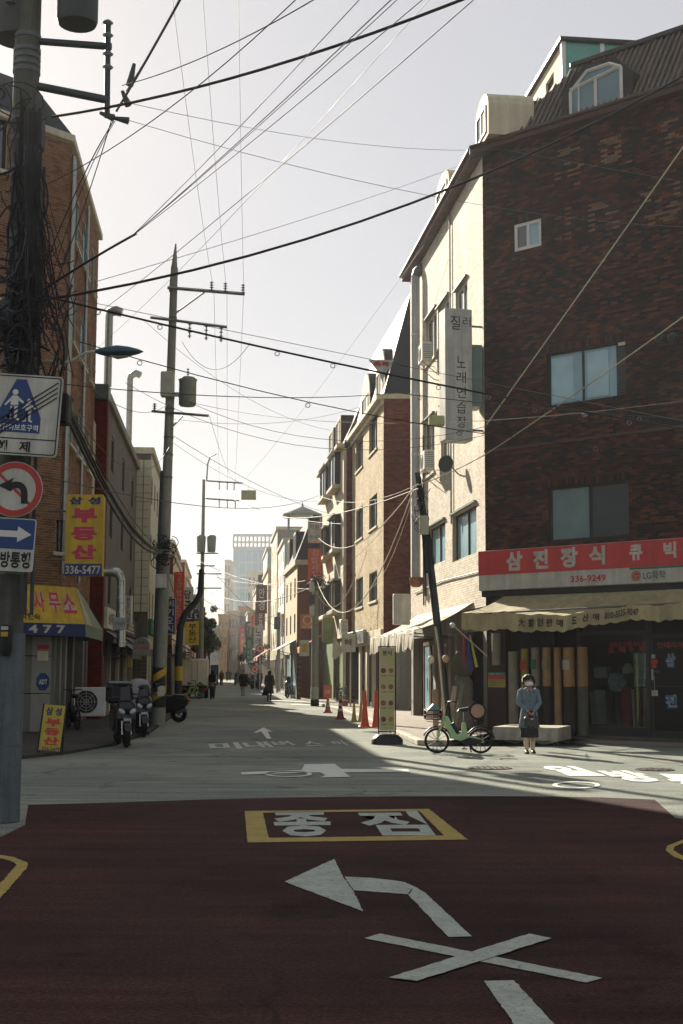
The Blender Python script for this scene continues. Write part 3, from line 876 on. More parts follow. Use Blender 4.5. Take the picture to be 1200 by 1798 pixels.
# ground floor along the sunlit side: open stalls and doors
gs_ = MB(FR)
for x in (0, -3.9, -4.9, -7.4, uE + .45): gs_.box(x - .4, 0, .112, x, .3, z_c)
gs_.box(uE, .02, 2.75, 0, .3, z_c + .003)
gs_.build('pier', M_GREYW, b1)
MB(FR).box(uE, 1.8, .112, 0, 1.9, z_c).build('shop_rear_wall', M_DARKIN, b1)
for (a, b, mm) in ((-5.9, -4.95, M_GLASS), (-6.95, -6.0, M_GLASS), (-8.9, -7.85, M_GLASS), (-10.2, -9.0, M_FROST)):
    f = MB(FR)
    f.box(a, .1, .112, a + .09, .18, 2.6); f.box(b - .09, .1, .112, b, .18, 2.6); f.box(a + .09, .1, 2.48, b - .09, .18, 2.6); f.box(a + .09, .1, .112, b - .09, .18, .4)
    d_ = f.build('door', mat('door_brown', '#6b4a38', .5), b1)
    MB(FR).box(a + .09, .13, .4, b - .09, .14, 2.48).build('pane', mm, d_)
    MB(FR).tube([(b - .16, .06, 1.0), (b - .16, .06, 1.4)], .015, 6).build('handle', M_METAL, d_)
# ================================================================ second building on the right: cream front, red brick flank
def mansard(root, F, u0, u1, z, h, setb, m, y=0.0, end0=True, over=.15):
    mb = MB(F)
    a, b = u0, u1
    mb.poly([(a, y - over, z), (b, y - over, z), (b, y + setb, z + h), (a, y + setb, z + h)])
    mb.poly([(a, y + setb, z + h), (b, y + setb, z + h), (b, y + 7, z + h), (a, y + 7, z + h)])
    return mb.build('roof', m, root)
uB0 = FR.px(614, 1000)[0]; uB1 = FR.px(674, 1000)[0]
P2 = FR.p(uB1, 0, 0)
F2 = Fr(P2.x, P2.y, 1, .03)                          # brick flank, looks straight down the street
b2 = thing('cream_building', F2, 'cream four storey building with a red brick flank, fat white drainpipe before it', 'building')
z2 = F2.px(690, 692)[1]
wn2 = [rpx(FR, *p) for p in ((649, 738, 663, 785), (626, 778, 638, 817), (649, 878, 663, 922), (626, 898, 638, 942), (649, 1008, 663, 1053), (626, 1018, 638, 1064), (647, 1120, 662, 1160))]
wn2 = wn2[:6]
wall(MB(FR), uB0, uB1, 3.3, z2 - .25, wn2).build('wall', M_MORT_L, b2)
bricks(FR, uB0, uB1 - .005, 3.3, z2 - .46, wn2, brick_mat('brick_tan', ['#c9b893', '#beac88', '#b5a27e', '#d0c09d', '#c2b08c'], .2), b2)
for h in wn2: window(b2, FR, h, .12, M_FGREEN, M_GLASS, 2, ft=.05, sill=M_STONE)
cn = MB(FR); cn.box(uB0 - .1, -.3, z2 - .25, uB1 + .02, .05, z2, .03); cn.box(uB0 - .1, -.12, z2 - .45, uB1, -.003, z2 - .253)
cn.build('cornice', M_CREAM2, b2)
WF = 7.0
wall(MB(F2), 0, WF, 2.9, z2 - .2, []).build('wall', M_MORT_D, b2)
bricks(F2, 0.01, 4.2, 2.9, z2 - .2, [], BR_RED, b2)
MB(F2).box(-.05, -.06, z2 - .2, WF, .1, z2 + .02, .02).build('cornice', M_CREAM2, b2)
apx = F2.px(722, 512)
g2 = MB(F2); g2.poly([(0, .02, z2 + .02), (WF, .02, z2 + .02), (WF, .02, apx[1]), (apx[0], .02, apx[1])]); g2.build('gable', M_ROOFD, b2)
r2 = MB(FR)
r2.poly([(uB0, 0, z2), (uB1, 0, z2), (uB1, apx[0], apx[1]), (uB0, apx[0], apx[1])])
r2.poly([(uB0, apx[0], apx[1]), (uB1, apx[0], apx[1]), (uB1, WF, apx[1]), (uB0, WF, apx[1])])
r2.build('roof', mat('roof_sheet_cream', '#9d9685', .6, .2, var=.2, scale=3), b2)
MB(FR).box(uB0, .0, .11, uB0 + .2, WF, z2 - .3).build('rear_wall', M_GREYW, b2)
def dormer(root, F, r, y0, depth, m_cheek, m_front, arch=True, wm=None):
    a, b, c, d = r; uc = (a + c) / 2; rw = (c - a) / 2
    pr = [(a, b), (c, b), (c, d - rw * .8)] + ([(uc + rw * math.cos(t), d - rw * .8 + rw * .8 * math.sin(t)) for t in [math.pi * k / 8 for k in range(1, 8)]] if arch else [(c, d), (a, d)]) + [(a, d - rw * .8)]
    if not arch: pr = [(a, b), (c, b), (c, d), (a, d)]
    o = MB(F).prism(pr, y0, y0 + depth).build('dormer', m_cheek, root)
    MB(F).prism([(uc + (x - uc) * .97, b + (z - b) * .985) for x, z in pr], y0 - .04, y0 - .003).build('dormer_front', m_front, o)
    t = rw * .28
    window(o, F, (a + t, b + .15, c - t, d - rw * .75 if arch else d - .15), y0 - .05, wm or M_FWHITE, M_GLASS, 2, ft=.05)
    return o
for (xa, ya, xb, yb) in ((656, 592, 671, 668), (631, 645, 645, 722)):
    r = rpx(FR, xa, ya, xb, yb); dormer(b2, FR, (r[0], z2 + .1, r[2], z2 + 2.3), .15, 1.2, M_ROOFD, M_CREAM2)
# shop front of the cream building, under the white awning
sf = MB(FR)
us2 = [FR.px(x, 1200)[0] for x in (617, 634, 646, 658, 672)]
for x in us2: sf.box(x - .35, -.05, .112, x + .1, .3, 2.9)
sf.box(uB0, -.12, 2.75, uB1, .3, 3.3, .01)
sf.build('pier', M_CREAM2, b2)
for i in range(4):
    a, b = us2[i] + .1, us2[i + 1] - .35
    f = MB(FR); f.box(a, .05, .112, a + .07, .12, 2.75); f.box(b - .07, .05, .112, b, .12, 2.75); f.box(a + .07, .05, .112, b - .07, .12, .3); o = f.build('shop_window', M_FDARK, b2)
    MB(FR).box(a + .07, .08, .3, b - .07, .09, 2.74).build('pane', M_GLASS if i % 2 else M_GLASS_D, o)
MB(F2).box(0, .02, .11, WF, .2, 2.88).build('flank_base', M_GREYW, b2)

# ================================================================ third building on the right
b3off = -.42
uC0 = FR.px(566, 1000, b3off)[0]; uC1 = FR.px(603, 1000, b3off)[0]
P3 = FR.p(uC1, b3off, 0); F3 = Fr(P3.x, P3.y, 1, .03)
b3 = thing('narrow_building', F3, 'narrow pale building with boxed bay windows and a brown mansard roof, beyond the cream building', 'building')
z3 = F3.px(606, 783)[1]
wn3 = [rpx(FR, *p, b3off) for p in ((588, 805, 598, 850), (572, 830, 581, 868), (588, 915, 598, 962), (572, 935, 581, 975), (588, 1025, 598, 1070), (572, 1035, 581, 1080))]
wall(MB(FR), uC0, uC1, 3.2, z3 - .1, wn3, y=b3off).build('wall', M_CREAM2, b3)
for h in wn3:
    w = window(b3, FR, h, b3off - .25, M_FGREEN, M_GLASS, 2, ft=.05)
    MB(FR).box(h[0] - .12, b3off - .42, h[1] - .22, h[2] + .12, b3off - .003, h[1] - .01, .03).build('sill', M_CREAM2, w)
    MB(FR).box(h[0] - .1, b3off - .40, h[3], h[2] + .1, b3off - .003, h[3] + .1).build('window_hood', M_FGREEN, w)
    MB(FR).box(h[0] - .05, b3off - .3, h[1], h[0], b3off - .003, h[3]).build('cheek', M_FDARK, w); MB(FR).box(h[2], b3off - .3, h[1], h[2] + .05, b3off - .003, h[3]).build('cheek', M_FDARK, w)
wall(MB(F3), 0, 6, .11, z3 - .1, []).build('wall', M_MORT_D, b3)
bricks(F3, 0.14, .62, 2.8, z3 - .1, [], BR_RED, b3)
MB(F3).box(0, -.03, .11, .14, .02, z3 - .1).build('corner_strip', M_CREAM2, b3)
MB(FR).box(uC0 - .2, b3off - .35, z3 - .1, uC1 + .1, b3off + .05, z3 + .12, .03).build('cornice', M_CREAM2, b3)
M_ROOFB = mat('roof_shingle_brown', '#3c2f2b', .8, var=.25, scale=3)
r3 = MB(FR); r3.poly([(uC0, b3off, z3 + .1), (uC1, b3off, z3 + .1), (uC1, b3off + .9, z3 + 2.2), (uC0, b3off + .9, z3 + 2.2)]); r3.poly([(uC0, b3off + .9, z3 + 2.2), (uC1, b3off + .9, z3 + 2.2), (uC1, 6, z3 + 2.2), (uC0, 6, z3 + 2.2)])
r3.poly([(uC1, b3off, z3 + .1), (uC1, 6, z3 + .1), (uC1, 6, z3 + 2.2), (uC1, b3off + .9, z3 + 2.2)])
r3.build('roof', M_ROOFB, b3)
for (xa, xb) in ((576, 583), (588, 596)):
    r = rpx(FR, xa, 760, xb, 800, b3off); dormer(b3, FR, (r[0], z3 + .15, r[2], z3 + 1.9), b3off + .1, .9, M_ROOFB, M_CREAM2, arch=False)
g3 = MB(FR)
MB(FR).box(uC0, b3off + .1, .11, uC1, b3off + 5, 3.2).build('shop_body', mat('shop_green', '#5f6f3c', .6, var=.2), b3)
MB(FR).box(uC1 - 4.0, b3off - .02, .2, uC1 - 2.6, b3off + .1, 2.4).build('door', M_GLASS_D, b3)

# ================================================================ general builder for the buildings further up the street
def row_building(F, u0, u1, H, name, label, off=0.0, depth=7, wm=None, sm=None, storeys=4, cols=2, roof=None, roofm=None, near='u1', win=(1.1, 1.25), fm=None, sillm=None, shop=None, band=None, gm=None, cat='building', flank=0):
    """facade between u0 and u1 on plane y=off; near = which end faces the camera"""
    p = F.p(u1 if near == 'u1' else u0, off, 0); rt = near == 'u1'
    S = Fr(p.x, p.y, F.y.x, F.y.y) if rt else Fr(p.x, p.y, -F.y.x, -F.y.y)
    o = thing(name, S, label, cat)
    zs = 3.1; st = (H - zs - .4) / max(1, storeys - 1)
    hs = []
    for s in range(storeys - 1):
        for c in range(cols):
            uc = u0 + (u1 - u0) * (c + .5) / cols; zb = zs + s * st + st * .32
            hs.append((uc - win[0] / 2, zb, uc + win[0] / 2, zb + min(win[1], st * .55)))
    wall(MB(F), u0, u1, zs, H, hs, y=off, depth=.15).build('wall', wm or M_CREAM, o)
    for h in hs: window(o, F, h, off + .06, fm or M_FGREEN, gm or M_GLASS, 2, ft=.07, sill=None)
    if sillm:
        for h in hs: MB(F).box(h[0] - .1, off - .1, h[1] - .12, h[2] + .1, off - .002, h[1]).build('sill', sillm, o)
    sdm = MB(S)
    if rt: sdm.quad((0, 0, .0), (depth, 0, .0), (depth, 0, H), (0, 0, H))
    else: sdm.quad((-depth, 0, .0), (0, 0, .0), (0, 0, H), (-depth, 0, H))
    sdm.build('wall', sm or wm or M_GREYW, o)
    for k in range(flank):
        a = .8 + (k % 2) * 2.2; zb = zs + (k // 2) * st + .9
        x0 = a if rt else -a - 1.1
        window(o, S, (x0, zb, x0 + 1.1, zb + 1.2), -.03, fm or M_FGREEN, M_GLASS, 2)
    bk = MB(F)
    bk.box(u0, off + .3, 0, u1 - .01 if rt else u1, off + depth, H - .01)
    bk.build('rear_wall', M_GREYW, o)
    MB(F).box(u0 - .05, off - .14, H, u1 + .05, off + depth, H + .3, .02).build('parapet', band or M_STONE, o)
    if roof:
        rm = roofm or M_ROOFD
        r = MB(F); a = roof * .3
        r.poly([(u0, off - .1, H + .3), (u1, off - .1, H + .3), (u1, off + a, H + roof), (u0, off + a, H + roof)])
        r.poly([(u0, off + a, H + roof), (u1, off + a, H + roof), (u1, off + depth, H + roof), (u0, off + depth, H + roof)])
        e = u1 if rt else u0
        r.poly([(e, off - .1, H + .3), (e, off + depth, H + .3), (e, off + depth, H + roof), (e, off + a, H + roof)])
        ro = r.build('roof', rm, o)
        n = max(1, int((u1 - u0) / 4))
        for k in range(n):
            uc = u0 + (u1 - u0) * (k + .5) / n
            dormer(o, F, (uc - .7, H + .35, uc + .7, H + min(roof - .2, 2.1)), off + .05, .9, rm, M_CREAM2, arch=False)
    # ground floor: piers, lintel, glazed bays
    nb = max(2, int((u1 - u0) / 3.2)); g = MB(F)
    for k in range(nb + 1):
        x = u0 + (u1 - u0) * k / nb; g.box(max(u0, x - .22), off, 0, min(u1, x + .22), off + .3, 2.6)
    g.box(u0, off - .03, 2.6, u1, off + .3, 3.1)
    g.build('pier', shop or M_STONE, o)
    for k in range(nb):
        a = u0 + (u1 - u0) * k / nb + .22; b = u0 + (u1 - u0) * (k + 1) / nb - .22
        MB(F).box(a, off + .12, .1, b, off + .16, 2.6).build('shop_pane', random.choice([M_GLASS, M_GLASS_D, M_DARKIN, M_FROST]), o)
    return o
# right side, further away (FR up to Y ~ 105, then FR2 which bends right)
uC0b = uC0
def uR(px, off=0.0, F=None): return (F or FR).px(px, 1177, off)[0]
pT = FR.p(-74, .15, 0); aT = az(388)
FR2 = Fr(pT.x, pT.y, -math.sin(aT), -math.cos(aT))
SM_BR = brick_mat('brick_red', [])
M_TEALW = mat('cladding_teal', '#94a8a2', .5, var=.15, scale=1)
M_WHITEW = mat('render_white', '#d2cfc6', .8, var=.1, scale=.8, streak=.12)
M_BRKFAR = mat('brick_far_red', '#6f4231', .9, var=.25, scale=9)
M_BRKFAR2 = mat('brick_far_tan', '#a08560', .9, var=.2, scale=9)
H_ = lambda px, py, Y: V(px, py, Y).z
row_building(FR, uR(528, -.7), uC0 - .3, 8.6, 'low_building', 'low cream shop building behind the orange rice-roll sign and the concrete pole', off=-.1, storeys=3, cols=3, wm=M_CREAM, sm=M_BRKFAR2)
row_building(FR, uR(500, -1.6), uR(521, -1.6), H_(521, 1006, 84) , 'mansard_building', 'dark teal mansard roofed building with a red brick flank, behind the orange vertical sign', off=-1.6, storeys=3, cols=3, wm=M_CREAM, sm=M_BRKFAR, roof=2.9, roofm=M_ROOFD)
ob5 = row_building(FR2, FR2.px(489, 1177)[0] if False else -14, -2, V(531, 948, 113).z - .3, 'tall_building', 'tall white edged building with green glass below a rooftop pavilion', off=-.15, storeys=6, cols=3, wm=M_WHITEW, sm=M_TEALW, win=(1.3, 1.5), gm=M_FROST, flank=3)
# rooftop pavilion (tiled hipped roof on posts) - stands on the tall building
pv_c = V(531, 948, 113)
pvl = thing('rooftop_pavilion', (pv_c.x, pv_c.y, pv_c.z), 'small pavilion with a tiled hipped roof on thin posts, on a rooftop up the street', 'pavilion')
fp = Fr(pv_c.x, pv_c.y, 1, .02, pv_c.z)
for sx in (-1.15, 1.15):
    for sy in (-1.0, 1.0): MB(fp).box(sx - .07, sy - .07, 0, sx + .07, sy + .07, 2.0).build('post', M_FGREEN, pvl)
MB(fp).box(-1.2, -1.03, .35, 1.2, -.97, .42).build('rail', M_FGREEN, pvl)
MB(fp).box(-1.2, -1.03, .9, 1.2, -.98, .97).build('rail', M_FGREEN, pvl)
MB(fp).loft([(0, 0, 1.95, 1.66, 1.5), (0, 0, 2.1, 1.62, 1.45), (0, 0, 2.45, .9, .8), (0, 0, 2.8, .1, .1), (0, 0, 3.15, .03, .03)], 24, smooth=False, p=6).build('roof', mat('tile_green_grey', '#6b7566', .8, var=.3, scale=6), pvl)
specs = [  # u0, u1, H, wall, flank, storeys, roof, off
    (-29, -15, 14.5, M_CREAM2, M_GREYW, 5, 0, -.2, 'pale five storey building after the tall one on the right'),
    (-46, -30, 11.8, M_CREAM, M_CREAM2, 4, 0, -.5, 'warm cream building on the right beyond the pale five storey one'),
    (-62, -47, 15.5, M_WHITEW, M_TEALW, 5, 0, 0, 'white rendered building far up the right side'),
    (-85, -63, 12.0, M_CREAM, M_BRKFAR2, 4, 2.0, -.6, 'cream building with a dark roof far up the right side'),
    (-115, -86, 14.0, M_BRKFAR, M_CREAM, 5, 0, 0, 'red brick building far up the right side'),
    (-150, -116, 11.0, M_CREAM2, M_GREYW, 4, 0, -.8, 'last pale building on the right before the street closes')]
for (a, b, H, wm, sm_, st, rf_, of, lab) in specs:
    row_building(FR2, a, b, H, 'street_building', lab, off=of, storeys=st, cols=max(2, int((b - a) / 4)), wm=wm, sm=sm_, roof=rf_ or None, flank=2)

# ================================================================ left corner building (orange brick)
zL = FLs.px(118, 234)[1]
uL1 = FLs.px(173, 440)[0]
l1 = thing('corner_building', FLf, 'five storey orange brick building behind the big utility pole on the left', 'building')
LF = -15.0
wfl = [rpx(FLf, -8, 190, 12, 300), rpx(FLf, 99, 912, 113, 970), rpx(FLf, -30, 420, -4, 520), rpx(FLf, -60, 640, -20, 760)]
zsh = 3.35
bl = (FLf.px(35, 1100)[0])
wall(MB(FLf), LF, 0, zsh, zL, wfl).build('wall', M_MORT_L, l1)
bricks(FLf, -6.5, -.002, zsh, zL, wfl, BR_ORANGE, l1)
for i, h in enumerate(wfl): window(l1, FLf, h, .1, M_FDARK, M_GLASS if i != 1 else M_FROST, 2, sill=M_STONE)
print('uL1', uL1)
wls = [(uL1 * f0, 5.0 + 2.85 * k, uL1 * f1, 6.4 + 2.85 * k) for f0, f1 in ((.16, .32), (.42, .62), (.76, .88)) for k in range(4)]
wls = [w for w in wls if w[3] < zL]
wall(MB(FLs), 0, uL1, zsh, zL, wls).build('wall', M_MORT_L, l1)
bricks(FLs, 0.0, uL1, zsh, zL, wls, BR_ORANGE, l1)
for h in wls:
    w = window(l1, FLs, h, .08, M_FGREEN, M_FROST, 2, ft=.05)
    MB(FLs).box(h[0] - .05, -.11, h[1] - .10, h[2] + .05, -.016, h[1] - .02).build('sill', M_STONE, w)
    # security rail
    rl = MB(FLs)
    for z in (h[1] + .05, h[1] + .45): rl.tube([(h[0], -.016, z), (h[0], -.12, z), (h[2], -.12, z), (h[2], -.016, z)], .014, 4, True, False)
    rl.build('rail', M_METAL, w)
for x in (.22, .48, 4.2):
    MB(FLs).tube([(x, -.1, zL - .3), (x, -.1, zsh + .8)], .05, 8).build('rain_pipe', M_METAL, l1)
cl_ = MB(FLf); cl_.box(LF, -.14, zL, .1, .05, zL + .2, .02); cl_.build('cornice', M_STONE, l1)
cl_ = MB(FLs); cl_.box(.1, -.14, zL + .003, uL1, .05, zL + .203, .02); cl_.build('cornice', M_STONE, l1)
_n1, _n2 = FLf.y, FLs.y; _d = _n1.x * _n2.y - _n1.y * _n2.x; RS = 1.1; RZ = zL + 1.8
K_ = Vector((RS * (_n2.y - _n1.y) / _d, RS * (_n1.x - _n2.x) / _d, 0)) + Vector((CL.x, CL.y, RZ))
E0 = FLf.p(LF, -.1, zL + .2); E1 = FLf.p(0, -.1, zL + .2); E2 = FLs.p(uL1, -.1, zL + .2); T0 = FLf.p(LF, RS, RZ); T2 = FLs.p(uL1, RS, RZ)
MB().raw([E0, E1, K_, T0], [(0, 1, 2, 3)]).raw([E1, E2, T2, K_], [(0, 1, 2, 3)]).raw([T0, K_, T2, FLs.p(uL1, 9, RZ), FLf.p(LF, 9, RZ)], [(0, 1, 2, 3, 4)]).raw([E2, FLs.p(uL1, 9, zL + .2), FLs.p(uL1, 9, RZ), T2], [(0, 1, 2, 3)]).build('roof', M_ROOFD, l1)
A_ = FLs.p(uL1, 0, 0); B_ = FLs.p(uL1, 9, 0); D_ = FLf.p(LF, 0, 0); E_ = FLf.p(LF, 9, 0); O_ = FLf.p(0, 0, 0)
rs = MB()
for P, Q in ((A_, B_), (B_, E_), (E_, D_)): rs.raw([(P.x, P.y, 0), (Q.x, Q.y, 0), (Q.x, Q.y, zL + .19), (P.x, P.y, zL + .19)], [(0, 1, 2, 3)])
rs.raw([E0, FLf.p(LF, 9, zL + .2), FLf.p(LF, 9, RZ), T0], [(0, 1, 2, 3)]).raw([FLf.p(LF, 9, zL + .2), FLs.p(uL1, 9, zL + .2), FLs.p(uL1, 9, RZ), FLf.p(LF, 9, RZ)], [(0, 1, 2, 3)])

rs.build('rear_wall', M_GREYW, l1)
# its ground floor: stone panels, door leaves, dark recess
M_PANEL = mat('stone_panel', '#66655f', .6, var=.2, scale=2)
M_LIGHTP = mat('panel_pale_grey', '#84847e', .5, var=.12)
def lpx(x, y=1200): return FLf.px(x, y)[0]
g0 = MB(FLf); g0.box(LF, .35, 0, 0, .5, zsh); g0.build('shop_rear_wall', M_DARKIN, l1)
rows_z = [(.06, 1.02), (1.03, 1.98), (1.99, 2.9)]
for (x0, x1, mm, yy) in ((-40, -12, M_PANEL, 0), (-10, 28, M_PANEL, .0), (30, 56, M_PANEL, 0.02), (57, 97, M_LIGHTP, .06)):
    for (za, zb_) in rows_z:
        MB(FLf).box(lpx(x0), yy, za, lpx(x1), yy + .12, zb_ - .006, .008).build('wall_panel', mm, l1)
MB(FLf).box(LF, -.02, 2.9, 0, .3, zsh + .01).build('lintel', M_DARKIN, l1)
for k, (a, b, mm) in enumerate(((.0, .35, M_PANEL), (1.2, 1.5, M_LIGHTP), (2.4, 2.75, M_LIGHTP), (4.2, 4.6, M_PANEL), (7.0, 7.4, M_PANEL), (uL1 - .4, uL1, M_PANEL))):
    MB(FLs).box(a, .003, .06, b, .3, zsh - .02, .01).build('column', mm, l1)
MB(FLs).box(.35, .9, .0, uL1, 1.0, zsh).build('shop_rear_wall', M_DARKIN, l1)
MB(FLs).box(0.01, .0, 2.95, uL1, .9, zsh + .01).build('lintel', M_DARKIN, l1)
MB(FLs).box(2.76, .25, .06, 4.2, .3, 2.9).build('shop_pane', M_GLASS_D, l1)
MB(FLs).box(4.6, .25, .06, 7.0, .3, 2.9).build('shop_pane', mat('shutter_brown', '#4a2a1e', .6), l1)
# stickers on the pale panel: alarm shield and a notice
st = MB(FLf); a0 = FLf.px(64, 1182, .055); a1 = FLf.px(87, 1212, .055)
cx_, cz_ = (a0[0] + a1[0]) / 2, (a0[1] + a1[1]) / 2; r_ = abs(a1[0] - a0[0]) / 2
so_ = MB(FLf).plate([(cx_ + r_ * math.cos(math.pi / 8 + math.pi * k / 4), cz_ + r_ * 1.15 * math.sin(math.pi / 8 + math.pi * k / 4)) for k in range(8)], .05, .008).build('alarm_sticker', mat('print_navy', '#1c3f6e', .4), l1)
MB(FLf).text('ADT', cx_ - r_ * .62, cz_ - r_ * .32, cx_ + r_ * .62, cz_ + r_ * .3, .046, .03).build('lettering', M_WHITEPL, so_)
n0 = rpx(FLf, 68, 1143, 87, 1160); no_ = MB(FLf).box(n0[0], .05, n0[1], n0[2], .057, n0[3]).build('paper_notice', mat('paper_cream', '#c9c1a4', .8), l1)
n1 = rpx(FLf, 68, 1132, 88, 1140); MB(FLf).box(n1[0], .05, n1[1], n1[2], .057, n1[3]).build('paper_notice', mat('print_red', '#b03a2c', .6), l1)
# red brick pier building with the grey box on top
pxo = -.42
uP0 = uL1 + .1; uP1 = FLs.px(203, 900, pxo)[0]
pP = FLs.p(uP0, pxo, 0); FP = Fr(pP.x, pP.y, -FLs.y.x * -1, -FLs.y.y * -1)
FPf = Fr(pP.x, pP.y, -FLs.y.x, -FLs.y.y)              # faces the camera, u < 0 is into the block
l2 = thing('brick_building', FPf, 'deep red brick stair tower between the orange building and the grey one', 'building')
zP = V(185, 702, pP.y).z
wall(MB(FPf), -3, 0, .06, zP, []).build('wall', M_MORT_D, l2)
bricks(FPf, -3, 0, .06, zP, [], BR_PIER, l2)
wall(MB(FLs), uP0, uP0 + .6, .06, zP, [], y=pxo).build('wall', M_MORT_D, l2)
bricks(FLs, uP0 + .01, uP0 + .6, .06, zP, [], BR_PIER, l2, y=pxo)
MB(FPf).box(-3, .6, 0, -.3, 4, zP + .01).build('rear_wall', M_GREYW, l2)
MB(FPf).box(-1.0, -.2, zP + .003, .05, .6, zP + .5, .03).build('roof_box', M_STEEL, l2)
fl = MB(FPf); xx = FPf.px(190, 600)[0]; zz0 = zP + .5; zz1 = V(190, 545, pP.y).z
fl.tube([(xx, .25, zz0), (xx, .25, zz1 - .15), (xx + .02, .25, zz1), (xx + .22, .25, zz1 + .06), (xx + .42, .25, zz1 + .0)], [.13, .13, .16, .17, .15], 14)
fl.build('flue', M_METAL, l2)
bn = FPf.px(182, 730)[1]
MB(FPf).tube([(-.95, -.15, bn + .1), (-.62, -.15, bn), (-.5, -.15, bn - .35), (-.5, -.15, 5.2)], .16, 12).build('flue', mat('flue_cream', '#b5b19c', .5, var=.2, streak=.3), l2)
# the grey building next to it
uG0, uG1 = uP0 + .62, FLs.px(237, 900, -.3)[0]
zG = V(203, 706, FLs.p(uG0, 0, 0).y).z
l3 = row_building(FLs, uG0, uG1, zG, 'grey_building', 'stained grey concrete building left of the street, flue pipe on its roof', off=-.35, storeys=4, cols=3, wm=mat('render_sooty', '#6b675e', .9, var=.3, scale=.9, streak=.4), sm=M_GREYW, near='u0', fm=M_FDARK, band=M_GREYW)
xx, zt_ = FLs.px(229, 660, 0.5)
MB(FLs).tube([(xx, .5, zG), (xx, .5, zt_ - .15), (xx - .02, .45, zt_ + .02), (xx - .1, .2, zt_ + .12), (xx - .15, .0, zt_ + .02)], [.15, .15, .17, .18, .17], 14).build('flue', M_METAL, l3)
# tiled building: pale face with a raised grid
uT0 = uG1 + .4; pTt = FLs.p(uT0, -.95, 0); FT = Fr(pTt.x, pTt.y, -FLs.y.x, -FLs.y.y)
uT1 = FLs.px(283, 900, -.95)[0]
zT = V(255, 797, pTt.y).z
l4 = row_building(FLs, uT0, uT1, zT, 'tiled_building', 'pale tiled building with a square grid face, left of the concrete pole', off=-.95, storeys=4, cols=4, wm=mat('tile_pale', '#b5b39d', .6, var=.12), sm=mat('tile_joint', '#5e5c50', .9), near='u0', depth=5)
tt = MB(FT); zz = 4.2
tm = mat('tile_pale', '')
while zz < zT - .4:
    x = -2.6
    while x < -.05:
        tt.box(x + .02, -.02 - random.random() * .006, zz, x + .36, .01, zz + .36); x += .38
    zz += .38
tt.build('tile', tm, l4, kind='stuff')
# smaller buildings beyond the concrete pole on the left
pU = FLs.p(uT1 + .5, -1.2, 0); FL2 = Fr(pU.x, pU.y, math.sin(az(396)), math.cos(az(396)))
lsp = [(0, 10, 9.2, M_GREYW, mat('render_ochre', '#a8894f', .8), 3, 2.2, .9, 'low grey building with a green roof, behind the navy vertical sign'),
       (11, 24, 8.4, M_CREAM2, M_BRKFAR, 3, 0, 0, 'three storey pale building behind the orange vertical sign'),
       (25, 40, 10.5, M_BRKFAR2, M_CREAM, 4, 0, .6, 'tan brick building beyond the delivery truck'),
       (41, 60, 9.0, M_WHITEW, M_CREAM2, 3, 0, 0, 'white building far up the left side'),
       (61, 85, 12.0, M_CREAM, M_BRKFAR, 4, 0, .8, 'cream building far up the left side'),
       (86, 120, 10.0, M_BRKFAR, M_WHITEW, 4, 0, 0, 'red brick building far up the left side')]
for (a, b, H, wm, sm_, st_, rf_, of, lab) in lsp:
    row_building(FL2, a, b, H, 'street_building', lab, off=of, storeys=st_, cols=max(2, int((b - a) / 4)), wm=wm, sm=sm_, roof=rf_ or None, near='u0', flank=2, roofm=mat('roof_green', '#2f6b5c', .7))
# buildings that close the view, facing us
def facing(px0, px1, pytop, Y, name, label, wm, cols, rows, gm=None, depth=12, fm=None, ww=.55, hh=.55, bands=None, z0=0):
    a = V(px0, pytop, Y); b = V(px1, pytop, Y); H = a.z; F = Fr(a.x, Y, 1, 0)
    W = b.x - a.x
    o = thing(name, F, label, 'building')
    hs = [(W * (c + .5 - ww / 2) / cols, 3 + (H - 3.5) * (r + .5 - hh / 2) / rows, W * (c + .5 + ww / 2) / cols, 3 + (H - 3.5) * (r + .5 + hh / 2) / rows) for c in range(cols) for r in range(rows)]
    wall(MB(F), 0, W, 0, H, hs, depth=.2).build('wall', wm, o)
    MB(F).box(0, .3, 0, W, depth, H - .01).build('rear_wall', wm, o)
    for h in hs:
        w = MB(F).box(h[0], .08, h[1], h[2], .12, h[3]).build('window', gm or M_GLASS, o)
    MB(F).box(-.1, -.1, H, W + .1, depth, H + .4).build('parapet', bands or wm, o)
    return o, F, W, H
M_BLUEG = glass_mat('curtain_glass', '#6f9aa8', .15, .8)
facing(384, 400, 1082, 235, 'far_building', 'tan building closing the left of the street end', M_BRKFAR2, 3, 3)
facing(401, 419, 1076, 240, 'far_building', 'ochre building closing the middle of the street end', M_CREAM, 3, 3)
facing(419, 435, 1068, 245, 'far_building', 'orange edged building closing the right of the street end', M_BRKFAR2, 3, 3)
facing(435, 458, 1005, 330, 'far_building', 'pale stepped building rising right of the glass tower', M_CREAM2, 3, 6)
tw, FTw, Wt, Ht = facing(410, 487, 962, 420, 'glass_tower', 'hazy blue glass office tower at the end of the street', mat('tower_frame', '#9fb3b8', .5), 7, 9, M_BLUEG, 20, ww=.86, hh=.84)
crn = MB(FTw)
for k in range(12): crn.box(Wt * k / 11 - .25, .2, Ht, Wt * k / 11 + .25, .8, Ht + 4)
crn.box(0, .1, Ht + 3.6, Wt, .9, Ht + 4.4); crn.box(0, .15, Ht + 1.6, Wt, .85, Ht + 2.1)
crn.build('crown_frame', mat('tower_frame', ''), tw)
facing(395, 405, 985, 400, 'far_tower', 'slim hazy tower block left of the glass tower', M_CREAM2, 2, 8)
facing(352, 384, 1100, 300, 'far_building', 'low building behind the street trees on the left', M_GREYW, 4, 3)
